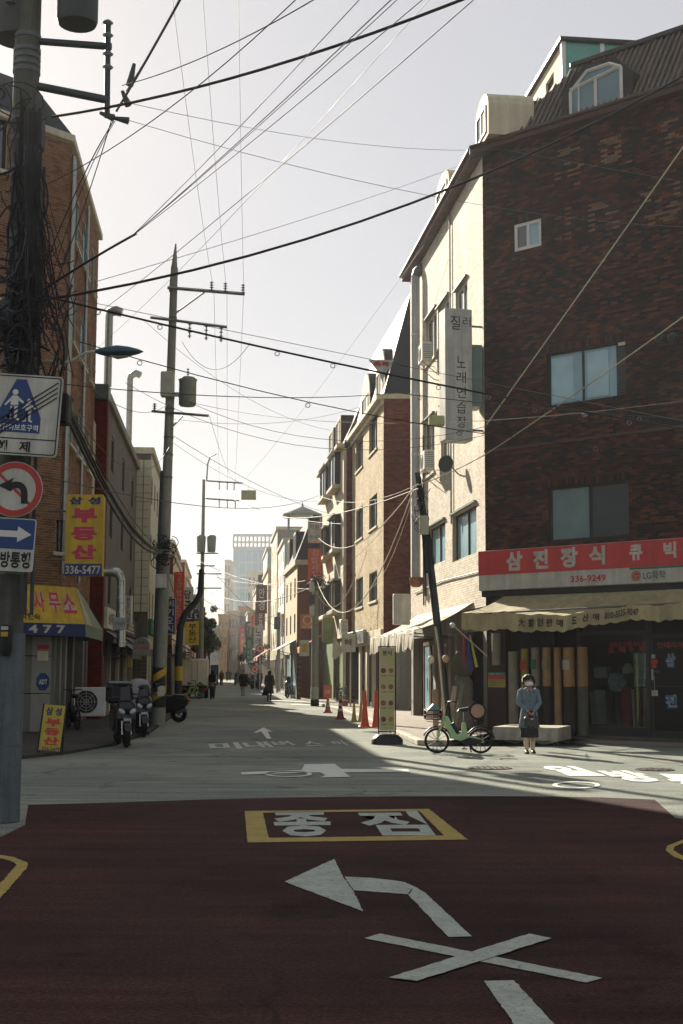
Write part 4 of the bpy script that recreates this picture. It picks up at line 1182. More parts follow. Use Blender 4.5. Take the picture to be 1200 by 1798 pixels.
# background blocks seen over side streets on the right
# ================================================================ utility poles
P_ = lambda n, c, r=.5, metal=0.0, **k: mat(n, c, r, metal, **k)
M_YEL = P_('sign_yellow', '#bd9f22', .5, var=.25, streak=.22); M_NAVY = P_('sign_navy', '#1f2f5e', .5, var=.25, streak=.2); M_REDP = P_('print_red', '#b03a2c')
M_PINK = P_('print_magenta', '#b52f4c', .5); M_ORNG = P_('sign_orange', '#c4502a', .5, var=.12); M_INK = P_('print_black', '#171717', .6)
M_SIGNW = P_('sign_white', '#bcbbb0', .5, var=.2, streak=.22); M_BLUE = P_('sign_blue', '#17386e', .4, var=.1); M_PORC = P_('porcelain_grey', '#6f7570', .35)
M_SIGNR = P_('sign_red', '#bd3c3b', .5, var=.2, streak=.15); M_GREENP = P_('print_green', '#2f6b55', .5); M_WIRE = P_('cable_black', '#16181b', .6, bump=0)
M_WIREG = P_('cable_grey', '#5c5f66', .6, bump=0); M_ROPE = P_('cable_pale', '#b3a88c', .8, bump=0); M_IRONP = P_('painted_iron', '#3a4444', .5, .3)
def insul(mb, x, y, z, h, r=.06, n=4, down=False):
    s = -1 if down else 1
    for k in range(n):
        zz = z + s * h * (k + .5) / n
        mb.loft([(x, y, zz - .012, r * .4, r * .4), (x, y, zz, r, r), (x, y, zz + .02, r * .45, r * .45)], 8)
    mb.tube([(x, y, z), (x, y, z + s * h)], r * .3, 6)
def bandset(F, pole, zs, r, m=None, lx=0.0):
    for z in zs:
        MB(F).cyl(lx * z, 0, z, z + .05, r(z) + .012, n=16).build('steel_band', m or M_STEEL, pole)
# --- the big one at the left edge
Y0 = 15.0
bp = V(12, 1200, Y0); PX0 = bp.x
FB = Fr(PX0, Y0, 1, 0)
big = thing('utility_pole', FB, 'big concrete utility pole at the left edge wrapped in tangled black cables', 'utility pole')
r0 = lambda z: .165 - z * .0022
MB(FB).tube([(0, 0, k * 1.0) for k in range(0, 13)], [r0(k) for k in range(0, 13)], 20).build('pole', P_('concrete_grimy', '#5c5e57', .85, var=.35, streak=.4), big)
zs_ = V(20, 1112, Y0).z
MB(FB).cyl(0, 0, .01, zs_, .185, n=22).build('sleeve', P_('sleeve_blue_grey', '#5f686a', .6, var=.35, streak=.4), big)
MB(FB).cyl(0, 0, zs_ * .4, zs_ * .4 + .02, .19, n=22).build('steel_band', M_STEEL, big)
bandset(FB, big, [V(30, y, Y0).z for y in (1010, 905, 560, 420, 300, 250, 215, 130, 118, 106, 94, 70)], r0)
def fb(px, py, Y=Y0): v = V(px, py, Y); return (v.x - PX0, v.y - Y0, v.z)
for (a, b, r) in (((62, 72), (196, 82), .045), ((60, 150), (192, 176), .05)):
    p, q = fb(*a), fb(*b); MB(FB).tube([p, q], r, 6).build('cross_arm', M_IRONP, big)
p, q = fb(190, 38), fb(188, 206)
MB(FB).tube([p, q], .035, 8).build('arm_post', M_IRONP, big)
for y in (40, 62, 95, 118):
    m = MB(FB); x_, y_, z_ = fb(190, y); m.loft([(x_, y_, z_ - .03, .03, .03), (x_, y_, z_, .065, .065), (x_, y_, z_ + .03, .03, .03)], 8); m.build('insulator', M_PORC, big)
for (a, b) in (((200, 207), (226, 212)), ((176, 198), (200, 207)), ((236, 112), (228, 150)), ((215, 160), (226, 185))):
    MB(FB).tube([fb(*a), fb(*b)], [.02, .045], 7).build('cable_clamp', M_IRONP, big)
for (cx_, yb, w_, oy) in ((25, 62, .27, .12), (139, 50, .235, -.1)):
    x_, y_, z_ = fb(cx_, yb); 
    can = MB(FB).loft([(x_, oy, z_, w_ * .92, w_ * .92), (x_, oy, z_ + .05, w_, w_), (x_, oy, z_ + .8, w_, w_), (x_, oy, z_ + .84, w_ * 1.06, w_ * 1.06), (x_, oy, z_ + .9, w_ * .6, w_ * .6)], 20).build('transformer', P_('transformer_grey', '#3c4242', .5, .2, var=.2), big)
    MB(FB).box(x_ - .05, oy - w_ - .06, z_ + .3, x_ + .05, oy - w_, z_ + .6).build('bracket', M_IRONP, can)
# cabinets and cable boxes strapped to the shaft
for (x, y, w, h, m) in ((70, 215, .2, .42, M_INK), (66, 270, .16, .3, M_IRONP), (72, 330, .14, .5, M_INK), (66, 395, .12, .25, M_IRONP), (40, 585, .26, .3, M_INK), (14, 540, .24, .3, M_IRONP), (62, 545, .2, .3, M_INK), (120, 700, .14, .34, M_INK)):
    x_, y_, z_ = fb(x, y); MB(FB).box(x_ - w / 2, -.34, z_ - h, x_ + w / 2, -.12, z_, .02).build('cable_box', m, big)
x_, y_, z_ = fb(21, 1098); bx_ = MB(FB).loft([(x_, -.24, z_ - .34, .05, .04), (x_, -.25, z_ - .28, .075, .06), (x_, -.25, z_ - .06, .075, .06), (x_, -.24, z_, .06, .05)], 12).build('bollard_light', M_INK, big)
MB(FB).box(x_ - .035, -.325, z_ - .13, x_ + .035, -.305, z_ - .08).build('reflector', M_YEL, bx_); MB(FB).box(x_ - .035, -.325, z_ - .06, x_ + .035, -.3, z_ - .02).build('reflector', M_SIGNW, bx_)
rnd = random.Random(5)
def wirepath(a, b, sag, n=10, wob=0.0):
    a, b = Vector(a), Vector(b); out = []
    for k in range(n + 1):
        t = k / n; p = a.lerp(b, t); p.z -= sag * 4 * t * (1 - t)
        if wob and 0 < k < n: p += Vector((rnd.uniform(-wob, wob), rnd.uniform(-wob, wob), rnd.uniform(-wob, wob)))
        out.append(p)
    return out
tg = MB(FB)       # the tangle: loops, drops and coils
for k in range(70):
    y = rnd.choice([rnd.uniform(440, 640), rnd.uniform(180, 640), rnd.uniform(560, 680)])
    cx_ = rnd.uniform(-10, 75); a = Vector(fb(cx_, y)); a.y = -.22 - rnd.random() * .25
    R = rnd.uniform(.06, .34); e = rnd.uniform(.5, 1.6); t0 = rnd.uniform(0, 6.28); sp = rnd.uniform(2.5, 6.2); tilt = rnd.uniform(-.8, .8)
    pts = [(a.x + R * math.cos(t0 + sp * i / 12), a.y + .3 * R * math.sin(tilt + sp * i / 12), a.z + R * e * math.sin(t0 + sp * i / 12)) for i in range(13)]
    tg.tube(pts, rnd.choice([.006, .008, .011, .016]), 5, False)
for k in range(34):
    x = rnd.uniform(30, 78); y = rnd.uniform(170, 480); a = Vector(fb(x, y)); b = Vector(fb(rnd.uniform(15, 80), y + rnd.uniform(80, 260))); a.y = b.y = -.22
    tg.tube([tuple(p) for p in wirepath(a, b, rnd.uniform(-.25, .25), 8, .03)], rnd.choice([.007, .01, .014]), 5, False)
tg.build('cable_tangle', M_WIRE, big, kind='stuff')
tg = MB(FB)
for k in range(16):
    y = rnd.uniform(500, 700); a = Vector(fb(rnd.uniform(-30, 30), y)); b = Vector(fb(rnd.uniform(30, 80), y + rnd.uniform(-90, 40))); a.y = b.y = -.36
    tg.tube([tuple(p) for p in wirepath(a, b, rnd.uniform(-.1, .25), 8, .02)], .006, 5, False)
tg.build('cable_tangle', M_WIREG, big, kind='stuff')
for x in (26, 48, 60):
    MB(FB).tube([tuple(Vector(fb(x, 1080)) + Vector((0, -.12, 0))), tuple(Vector(fb(x + 12, 640)) + Vector((0, -.12, 0))), tuple(Vector(fb(x + 22, 300)) + Vector((0, -.1, 0)))], .022, 7).build('riser_pipe', M_IRONP, big)
tg = MB(FB)       # loose slack loops hanging clear of the shaft
for k in range(90):
    a = Vector(fb(rnd.uniform(55, 82), rnd.uniform(180, 640))); b = Vector(fb(rnd.uniform(70, 150), rnd.uniform(420, 690))); a.y = b.y = -.2 - rnd.random() * .3
    if rnd.random() < .5: b = Vector(fb(rnd.uniform(30, 80), a.z * 0 + rnd.uniform(520, 680))); b.y = -.3
    tg.tube([tuple(p) for p in wirepath(a, b, rnd.uniform(-.15, .6), 10, .015)], rnd.choice([.005, .006, .009]), 4, False)
tg.build('cable_tangle', M_WIRE, big, kind='stuff')
# street lamp on the pole
fl0 = V(72, 650, Y0 - .15); FLm = Fr(fl0.x, fl0.y, 1, 0, fl0.z)
lamp = thing('street_lamp', FLm, 'teal leaf shaped street lamp on a bent arm, fixed to the big left pole', 'street lamp')
def lm(px, py): v = V(px, py, Y0 - .15); return (v.x - fl0.x, 0, v.z - fl0.z)
MB(FLm).tube([lm(72, 658), lm(72, 632), lm(112, 637), lm(125, 634), lm(152, 619), lm(172, 616)], .016, 8).build('arm', M_SIGNW, lamp)
MB(FLm).tube([lm(90, 658), lm(112, 640)], .012, 6).build('brace', M_SIGNW, lamp)
xa, _, za = lm(168, 617); xb = lm(252, 616)[0]; L_ = xb - xa
hd = MB(FLm)
hd.loft([(0, za, xa + L_ * t, w, h) for t, w, h in ((0, .02, .02), (.08, .045, .035), (.2, .075, .05), (.45, .1, .07), (.7, .085, .055), (.9, .04, .028), (1, .005, .004))], 14, axis='x')
ho_ = hd.build('lamp_head', P_('lamp_teal', '#35525a', .4, .2), lamp)
MB(FLm).loft([(0, za - .045, xa + L_ * .28, .03, .005), (0, za - .07, xa + L_ * .45, .07, .012), (0, za - .055, xa + L_ * .68, .04, .008)], 12, axis='x').build('lens', M_SIGNW, ho_)

# ================================================================ traffic signs on the big pole
def plate_thing(name, px, py, Y, label, cat, tilt=0.0):
    v = V(px, py, Y); f = Fr(v.x, v.y, 1, 0, v.z); return thing(name, f, label, cat), f
k_ = (Y0 - .5) / FPX
def rrect(w, h, r, cx=0, cz=0, n=4):
    out = []
    for (sx, sz, a0) in ((1, -1, -90), (1, 1, 0), (-1, 1, 90), (-1, -1, 180)):
        for i in range(n + 1):
            a = math.radians(a0 + 90 * i / n); out.append((cx + sx * (w / 2 - r) + r * math.cos(a), cz + sz * (h / 2 - r) + r * math.sin(a)))
    return out
s1, f1 = plate_thing('traffic_sign', 33, 728, Y0 - .5, 'white school zone sign with two walking children, topmost on the left pole', 'traffic sign')
W_, H2 = 148 * k_, 146 * k_
MB(f1).plate(rrect(W_, H2, .04), 0, .02).build('plate', M_SIGNW, s1)
MB(f1).box(-.3, .02, -H2 * .3, .1, .3, -H2 * .25).build('bracket', M_METAL, s1); MB(f1).box(-.3, .02, H2 * .25, .1, .3, H2 * .3).build('bracket', M_METAL, s1)
bd = MB(f1)
o = rrect(W_ - .03, H2 - .03, .035); i = rrect(W_ - .055, H2 - .055, .03)
for q in range(len(o)): z2_ = (q + 1) % len(o); bd.quad((o[q][0], -.003, o[q][1]), (o[z2_][0], -.003, o[z2_][1]), (i[z2_][0], -.003, i[z2_][1]), (i[q][0], -.003, i[q][1]))
bd.box(-W_ / 2 + .02, -.003, -44 * k_, W_ / 2 - .02, 0, -42 * k_)
bd.text('해   제', -34 * k_, -67 * k_, 26 * k_, -47 * k_, -.004, .03)
bd.build('border', M_INK, s1)
hz_ = MB(f1).plate([(-41 * k_, -32 * k_), (40 * k_, -32 * k_), (40 * k_, -4 * k_), (9 * k_, 64 * k_), (-9 * k_, 64 * k_), (-41 * k_, -4 * k_)], -.003, .003).build('blue_house_panel', M_BLUE, s1)
wt = MB(f1); wt.text('어린이보호구역', -38 * k_, -29 * k_, 37 * k_, -17 * k_, -.006, .02)
def kid(mb, x, z, s, y=-.006):
    mb.disc(x, z + 46 * s, 5 * s, y, .001, 12)
    for P in ([(-5, 40), (5, 40), (7, 22), (-7, 22)], [(-7, 24), (-2, 24), (-6, 2), (-12, 0), (-10, -2), (-3, 0)], [(0, 24), (7, 24), (6, 3), (11, 0), (9, -3), (2, 0)], [(5, 39), (16, 30), (15, 27), (4, 33)], [(-5, 39), (-17, 24), (-15, 22), (-4, 33)]):
        mb.poly([(x + a * s, y, z + b * s) for a, b in P])
kid(wt, -9 * k_, -8 * k_, k_ * 1.05); kid(wt, 17 * k_, -11 * k_, k_ * .8)
wt.build('lettering', M_WHITEPL, hz_)
dg = MB(f1)
for k in range(4):
    o_ = k * 6.5 * k_
    dg.poly([(-62 * k_ + o_, -.008, -30 * k_ - o_ * .6), (-62 * k_ + o_ + 2 * k_, -.008, -32.5 * k_ - o_ * .6), (66 * k_, -.008, (63 - k * 9) * k_ - 2.5 * k_), (66 * k_, -.008, (63 - k * 9) * k_)])
dg.build('diagonal_stripes', M_INK, s1, kind='stuff')
s1.rotation_euler.y = math.radians(3.5)
s2, f2 = plate_thing('traffic_sign', 26, 859, Y0 - .5, 'round no left turn sign with red rim, between the school zone and one way signs', 'traffic sign')
R_ = 49.5 * k_
MB(f2).disc(0, 0, R_, 0, .02, 40).build('plate', M_SIGNW, s2)
MB(f2).box(-.2, .02, -.05, .05, .3, .05).build('bracket', M_METAL, s2)
ri = MB(f2).disc(0, 0, R_ * .98, -.003, 0, 40, R_ * .76)
ri.poly([(-.55 * R_, -.0032, .62 * R_), (-.62 * R_, -.0032, .55 * R_), (.55 * R_, -.0032, -.62 * R_), (.62 * R_, -.0032, -.55 * R_)])
ri.build('red_ring', P_('sign_ring_red', '#a8322b', .45), s2)
ar = MB(f2)
ar.poly([(x * R_, -.006, z * R_) for x, z in ((-.58, .14), (-.02, .42), (-.1, .28), (-.08, -.02), (-.16, -.08))])
path = [(-.1, .13), (.06, .17), (.22, .13), (.33, 0), (.36, -.2), (.36, -.5)]
for q in range(len(path) - 1):
    a, b = Vector((path[q][0], 0, path[q][1])), Vector((path[q + 1][0], 0, path[q + 1][1])); d = (b - a).normalized(); n = Vector((-d.z, 0, d.x)) * .115
    ar.poly([((v.x) * R_, -.0062 - q * .0002, v.z * R_) for v in (a + n - d * .02, b + n + d * .02, b - n + d * .02, a - n - d * .02)])
ar.build('black_arrow', M_INK, s2)
s3, f3 = plate_thing('traffic_sign', 20, 956, Y0 - .5, 'blue one way sign with white right arrow, lowest on the left pole', 'traffic sign')
W_, H2 = 82 * k_, 94 * k_
MB(f3).plate(rrect(W_, H2, .03), 0, .02).build('plate', M_SIGNW, s3)
MB(f3).box(-.2, .02, -.05, .05, .3, .05).build('bracket', M_METAL, s3)
MB(f3).plate(rrect(W_ - .02, H2 * .56, .02, 0, H2 * .2), -.003, .003).build('blue_panel', M_BLUE, s3)
a_ = MB(f3); hz = H2 * .2
a_.poly([(x * W_, -.006, hz + z * H2) for x, z in ((-.42, -.06), (-.42, .06), (.12, .06), (.12, .15), (.42, 0), (.12, -.15), (.12, -.06))])
a_.build('white_arrow', M_WHITEPL, s3)
MB(f3).text('일방통행', -W_ * .44, -H2 * .44, W_ * .44, -H2 * .13, -.004, .03).build('lettering', M_INK, s3)
s3.rotation_euler.y = math.radians(3)

# ================================================================ middle concrete pole with transformer
def upole(name, px, pybase, pytop, label, r_b=.19, r_t=.11, Y=None, tilt=0.0):
    g = G(px, pybase) if Y is None else G(px, 1177 + FPX * CAMH / Y)
    f = Fr(g.x, g.y, 1, 0); o = thing(name, f, label, 'utility pole')
    zt_ = V(px, pytop, g.y).z
    MB(f).tube([(tilt * k / 6, 0, zt_ * k / 6) for k in range(7)], [r_b + (r_t - r_b) * k / 6 for k in range(7)], 14).build('pole', M_CONC, o)
    def loc(a, b, dy=0.0): v = V(a, b, g.y + dy); return (v.x - g.x, dy, v.z)
    return o, f, loc, g
mid, fm_, ml, gm_ = upole('utility_pole', 279, 1276, 470, 'concrete utility pole with grey transformer can, left of the street middle', tilt=.20)
a, b = ml(300, 508), ml(308, 430)
MB(fm_).tube([ml(304, 512), ml(306, 470), ml(309, 428)], [.13, .10, .02], 10).build('pole_cap', M_CONC, mid)
def arm(root, f, loc, A, B, r, ins, down, h=.5, ir=.07):
    a, b = loc(*A), loc(*B); MB(f).tube([(a[0], -.18, a[2]), (b[0], -.18, b[2])], r, 4, True, False).build('cross_arm', M_METAL, root)
    for x in ins:
        t = (x - A[0]) / (B[0] - A[0]); z = a[2] + (b[2] - a[2]) * t; xx = loc(x, A[1])[0]; m = MB(f); insul(m, xx, -.18, z, h, ir, 4, down); m.build('insulator', M_PORC, root)
arm(mid, fm_, ml, (296, 508), (431, 519), .055, (373, 397, 428), False, .3)
arm(mid, fm_, ml, (266, 560), (400, 577), .045, (335, 364, 390), True, .48)
arm(mid, fm_, ml, (268, 724), (368, 732), .04, (273,), False, .25)
for A, B in (((310, 552), (362, 514)), ((303, 752), (322, 732))):
    a, b = ml(*A), ml(*B); MB(fm_).tube([(a[0], -.15, a[2]), (b[0], -.15, b[2])], .03, 4).build('brace', M_METAL, mid)
x_, _, z_ = ml(330, 714); zt_ = ml(330, 668)[2]
tr = MB(fm_).loft([(x_, -.1, z_, .22, .22), (x_, -.1, z_ + .05, .26, .26), (x_, -.1, zt_ - .05, .26, .26), (x_, -.1, zt_, .29, .29), (x_, -.1, zt_ + .07, .2, .2)], 18).build('transformer', P_('transformer_pale', '#7e8478', .5, .2, var=.2), mid)
m = MB(fm_); insul(m, x_, -.1, zt_ + .05, .3, .05); m.build('insulator', M_PORC, tr)
MB(fm_).box(.2, -.2, z_ + .3, x_ - .2, 0, z_ + .4).build('bracket', M_METAL, mid)
q = ml(296, 700); MB(fm_).box(q[0] - .2, -.36, q[2], q[0] + .2, -.1, ml(296, 656)[2], .03).build('switch_box', P_('box_pale', '#a5a596', .5), mid)
q = ml(284, 1034); MB(fm_).box(q[0] - .14, -.34, q[2], q[0] + .16, -.17, ml(284, 1009)[2], .02).build('meter_box', M_SIGNW, mid)
bandset(fm_, mid, [ml(290, y)[2] for y in (560, 700, 720, 770, 800, 840, 965)], lambda z: .19 - z * .0062, lx=.015)
# hazard wrap: yellow and black bands winding round the foot
zt_, zb_ = ml(279, 1172)[2], ml(279, 1242)[2]
MB(fm_).cyl(0, 0, zb_, zt_, .2, n=20).build('hazard_wrap', M_INK, mid)
hw = MB(fm_)
for s in range(2):
    N = 14; pts = []
    for k in range(N + 1):
        a = math.radians(-175 + 170 * k / N); z = zb_ + (zt_ - zb_) * (.08 + .48 * s + .30 * k / N); pts.append((.203 * math.cos(a), .203 * math.sin(a), z))
    for k in range(N): hw.quad(pts[k], pts[k + 1], (pts[k + 1][0], pts[k + 1][1], pts[k + 1][2] + .22), (pts[k][0], pts[k][1], pts[k][2] + .22))
hw.build('hazard_band', M_YEL, mid, kind='stuff')
q = ml(284, 1222); MB(fm_).box(q[0] - .09, -.225, q[2], q[0] + .11, -.21, ml(284, 1204)[2]).build('paper_notice', M_SIGNW, mid)
tg = MB(fm_)
for k in range(22):
    a = Vector(ml(rnd.uniform(278, 300), rnd.uniform(945, 990))); R = rnd.uniform(.1, .3); t0 = rnd.uniform(0, 6)
    tg.tube([(a.x + R * math.cos(t0 + i * .45), -.25, a.z + R * .7 * math.sin(t0 + i * .45)) for i in range(10)], .014, 5, False)
tg.build('cable_tangle', M_WIRE, mid, kind='stuff')
MB(fm_).tube([(-.2, -.05, 0), (-.15, -.05, 3), (-.05, -.05, 7.5)], .045, 6).build('riser_pipe', M_IRONP, mid)
# third pole and its neighbours further on
thd, ft_, tl, gt_ = upole('utility_pole', 352, 1223, 842, 'slim utility pole with two transformer cans, further up the left side', .18, .09)
arm(thd, ft_, tl, (364, 845), (427, 849), .05, (386, 400, 412), True, .5, .08); arm(thd, ft_, tl, (362, 876), (421, 880), .05, (386, 400, 414), True, .5, .08)
MB(ft_).tube([tl(363, 845), tl(365, 815), tl(369, 802), tl(380, 797)], .05, 6).build('lamp_arm', M_METAL, thd)
for x in (354, 372):
    x_, _, z_ = tl(x, 970); z2_ = tl(x, 943)[2]; MB(ft_).loft([(x_, -.2, z_, .25, .25), (x_, -.2, z2_, .3, .3), (x_, -.2, z2_ + .1, .2, .2)], 14).build('transformer', P_('transformer_pale', ''), thd)
for y, x1 in ((972, 384), (994, 378), (1008, 390), (1033, 390)):
    a, b = tl(346, y), tl(x1, y); MB(ft_).tube([(a[0], -.2, a[2]), (b[0], -.2, b[2])], .04, 4).build('cross_arm', M_STEEL, thd)
rp, fr2, rl2, gr2 = upole('utility_pole', 553, 1240, 1015, 'concrete pole standing on the right kerb under the orange vertical sign', .18, .15)
MB(fr2).cyl(0, 0, 0.0, .3, .2, n=14).build('pole_foot', M_INK, rp)
MB(fr2).cyl(0, 0, rl2(553, 1228)[2], rl2(553, 1206)[2], .19, n=14).build('poster_wrap', P_('poster_torn', '#a8aaa0', .8, var=.5, scale=8), rp)
for y in (1030, 1052, 1072):
    q = rl2(549, y); MB(fr2).box(q[0] - .14, -.3, q[2] - .25, q[0] + .1, -.15, q[2] + .2, .02).build('cable_box', M_SIGNW if y != 1052 else M_IRONP, rp)
tg = MB(fr2)
for k in range(20):
    a = Vector(rl2(rnd.uniform(543, 563), rnd.uniform(1008, 1030))); R = rnd.uniform(.1, .4); t0 = rnd.uniform(0, 6)
    tg.tube([(a.x + R * math.cos(t0 + i * .4), -.25, a.z + R * .5 * math.sin(t0 + i * .4)) for i in range(10)], .02, 5, False)
tg.build('cable_tangle', M_WIRE, rp, kind='stuff')
fp2, fq, fl2, gq = upole('utility_pole', 489, 1217, 1075, 'dark utility pole far up the right side beyond the motorcycle', .16, .12)
MB(fq).box(-.35, -.2, fl2(489, 1105)[2], .1, .1, fl2(489, 1083)[2], .02).build('cable_box', M_IRONP, fp2)
# leaning pole in front of the sunlit facade
lg = G(789, 1292); LY = lg.y
FLn = Fr(lg.x, LY, 1, 0)
lean = thing('leaning_pole', FLn, 'dark leaning steel pole with a pale cabinet, in front of the sunlit brick facade', 'utility pole')
def nl(px, py, dy=0): v = V(px, py, LY + dy); return (v.x - lg.x, dy, v.z)
MB(FLn).tube([(0, 0, 0), nl(778, 1180), nl(764, 1060), nl(751, 950), nl(743, 900), nl(733, 830)], [.10, .10, .10, .095, .09, .07], 14).build('pole', P_('pole_dark_green', '#3b4440', .5, .3, var=.35, streak=.3), lean)
MB(FLn).tube([nl(784, 1280, -.12), nl(770, 1130, -.12), nl(765, 1100, -.12)], .03, 6).build('riser_pipe', M_ROPE, lean)
q = nl(745, 939, -.16); MB(FLn).box(q[0] - .12, -.26, q[2], q[0] + .12, -.1, nl(745, 907)[2], .02).build('cabinet', P_('cabinet_cream', '#b0ad93', .5), lean)
tg = MB(FLn)
for k in range(16):
    a = Vector(nl(rnd.uniform(733, 741), rnd.uniform(835, 880), -.12)); b = Vector(nl(rnd.uniform(748, 762), rnd.uniform(960, 1060), -.12))
    tg.tube([tuple(p) for p in wirepath(a, b, rnd.uniform(-.05, .05), 7, .02)], rnd.choice([.012, .02, .03]), 5, False)
for k in range(10):
    a = Vector(nl(rnd.uniform(733, 745), rnd.uniform(850, 925), -.12)); R = rnd.uniform(.08, .2); t0 = rnd.uniform(0, 6)
    tg.tube([(a.x + R * math.cos(t0 + i * .5), -.15, a.z + R * math.sin(t0 + i * .5)) for i in range(9)], .01, 5, False)
tg.build('cable_tangle', M_WIRE, lean, kind='stuff')
# bent dark lamp post beside the truck
bg_ = G(313, 1248); FBt = Fr(bg_.x, bg_.y, 1, 0)
bent = thing('bent_post', FBt, 'dark bent steel post curving right towards the far pole, in front of the truck', 'post')
def bl_(px, py): v = V(px, py, bg_.y); return (v.x - bg_.x, 0, v.z)
MB(FBt).tube([(0, 0, 0), bl_(314, 1150), bl_(317, 1100), bl_(324, 1080), bl_(335, 1066), bl_(346, 1055), bl_(352, 1040), bl_(354, 1000)], [.16, .15, .14, .14, .13, .12, .12, .1], 12).build('post', P_('post_dark', '#2c3435', .5, .3), bent)
MB(FBt).cyl(0, 0, bl_(313, 1195)[2], bl_(313, 1170)[2], .17, n=14).build('hazard_wrap', M_YEL, bent)

# ================================================================ overhead cables
def cable(A, B, sag, r, label, m=None, n=14, sides=5, group=None, clips=0, mids=None):
    a, b = V(*A), V(*B)
    pts = wirepath(a, b, sag, n)
    mb = MB().tube([tuple(p) for p in pts], r * (.6 if r < .015 else .8), sides, True)
    o = mb.build('overhead_cable', m or M_WIRE); _RM[o.name] = Matrix()
    T = Matrix.Translation(a); o.data.transform(T.inverted()); o.location = a; _RM[o.name] = T
    tag(o, label, 'cable', group)
    for k in range(clips):
        p = pts[int((k + .7) * n / clips) % n]; q = p + Vector((0, 0, -.04))
        MB().torus((q.x, q.y, q.z), .028, .005, 'y', 8, 4).build('cable_clip', M_WIREG, o)
    return o
cable((92, 205, 15), (960, -62, 11), .18, .020, 'thick black cable rising from the left pole to the top edge of the sky')
cable((25, 535, 14.8), (1320, 62, 17), .55, .020, 'thick black cable sweeping from the left pole up across the right corner building')
cable((60, 520, 14.8), (240, 410, 14.6), -.02, .018, 'short heavy cable leaving the left pole towards the fanning wires')
for i, (x, y, w) in enumerate(((640, -10, 'leftmost'), (697, -10, 'second from left'), (712, -14, 'third from left'), (765, -20, 'rightmost'))):
    cable((228, 418, 14.6), (x, y, 9), .03, .006 + .002 * (i == 1), 'thin wire of the fan rising to the top edge, the %s one' % w, M_WIREG)
for i, (a, b, w) in enumerate((((373, 495), (296, -60), 'left'), ((397, 498), (352, -70), 'middle'), ((428, 500), (418, -80), 'right'))):
    z = 40
    cable((*a, gm_.y - .2), (*b, 21), .25, .009, 'thin high line dropping from the sky to the %s insulator of the middle pole' % w, M_WIREG)
for i, (a, b, w) in enumerate((((376, 515), (386, 850), 'left'), ((399, 517), (400, 850), 'middle'), ((428, 517), (413, 850), 'right'))):
    cable((*a, gm_.y - .1), (*b, gt_.y), .3, .010, 'thin line running on from the middle pole to the far pole, %s one' % w, M_WIREG)
cable((205, 195, 15), (330, -25, 13), .02, .018, 'twisted pair rising from the left pole arm end to the top edge', M_WIREG)
cable((222, 160, 15), (345, -60, 13), .05, .010, 'thin wire beside the twisted pair above the left pole arm', M_WIREG)
cable((200, 212, 15), (60, 520, 14.9), -.15, .012, 'wire dropping from the left pole arm end down to the cable tangle')
cable((196, 212, 15), (35, 640, 14.8), .2, .010, 'looser wire dropping from the left pole arm end in front of the orange bricks')
cable((203, 212, 15), (70, 560, 14.8), -.25, .008, 'innermost wire dropping from the left pole arm to the tangle')
cable((222, 210, 15), (1260, 400, 22), .3, .006, 'hair thin wire crossing the whole sky towards the right brick wall', M_WIREG)
cable((232, 182, 15), (880, 262, 26), .2, .006, 'hair thin wire from the left pole arm to the right corner eave', M_WIREG)
cable((880, 262, 26), (1260, 330, 24), .0, .006, 'hair thin wire hanging across the top of the dark brick wall', M_WIREG)
cable((150, 500, 16), (860, 270, 34), .1, .007, 'thin wire rising across the sky from the orange building to the sunlit eave', M_WIREG)
cable((160, 620, 40), (790, -40, 12), .2, .006, 'hair thin diagonal wire from the left roofs to the top centre', M_WIREG)
cable((60, 515, 14.8), (1330, 772, 19), .12, .016, 'black cable with clips crossing the street at the height of the white sign', clips=9)
cable((60, 510, 14.8), (1330, 764, 19), .02, .006, 'carrier wire just above the clipped black cable', M_WIREG)
cable((140, 600, 14.8), (1330, 792, 19), .35, .010, 'second black cable crossing the street below the clipped one', clips=5)
cable((90, 672, 14.8), (700, 690, 22), .12, .010, 'upper left black cable running from the lamp arm to midstreet')
cable((700, 690, 22), (1330, 742, 18), .06, .012, 'long cable running on from midstreet across the dark brick wall', clips=6)
cable((220, 672, 40), (870, 760, 34), 1.1, .012, 'sagging cable from the middle pole to the base of the white sign')
cable((300, 690, 40), (880, 742, 33), .9, .012, 'slack cable from the transformer to the sunlit facade')
cable((320, 600, 40), (440, 602, 36), .8, .012, 'looped jumper cable right of the middle pole')
cable((-20, 812, 14.8), (560, 870, 50), .5, .012, 'dark cable passing behind the signs towards the narrow building')
cable((560, 870, 50), (735, 850, 33), .35, .012, 'dark cable from the narrow building to the leaning pole')
cable((300, 762, 40), (590, 905, 62), .3, .014, 'cable falling from the middle pole to the narrow building, upper one')
cable((305, 778, 40), (560, 880, 60), .5, .010, 'cable falling from the middle pole to the narrow building, lower one')
cable((745, 430, 42), (430, 842, 85), .3, .010, 'thin diagonal wire from the drainpipe top down to the far pole', M_WIREG)
cable((1270, 158, 24), (855, 745, 32), .02, .018, 'pale guy rope falling from the right edge across the dark brick wall', M_ROPE)
cable((1270, 505, 26), (856, 796, 33.6), .05, .018, 'pale lower rope slanting across the dark brick wall', M_ROPE)
cable((856, 796, 33.6), (735, 852, 33), .05, .016, 'pale rope from the building corner to the leaning pole head', M_ROPE)
cable((728, 855, 33), (560, 945, 60), .9, .020, 'pale cable from the leaning pole head sagging past the red brick flank', M_ROPE)
cable((726, 862, 33), (556, 1018, 63), 2.2, .020, 'pale cable looping from the leaning pole to the right kerb pole', M_ROPE)
cable((724, 880, 33), (640, 1035, 50), .6, .012, 'pale service wire slanting down the red brick flank', M_ROPE)
cable((556, 1040, 63), (625, 1010, 58), 1.0, .03, 'fat pale cable drooping at the kerb pole', M_ROPE)
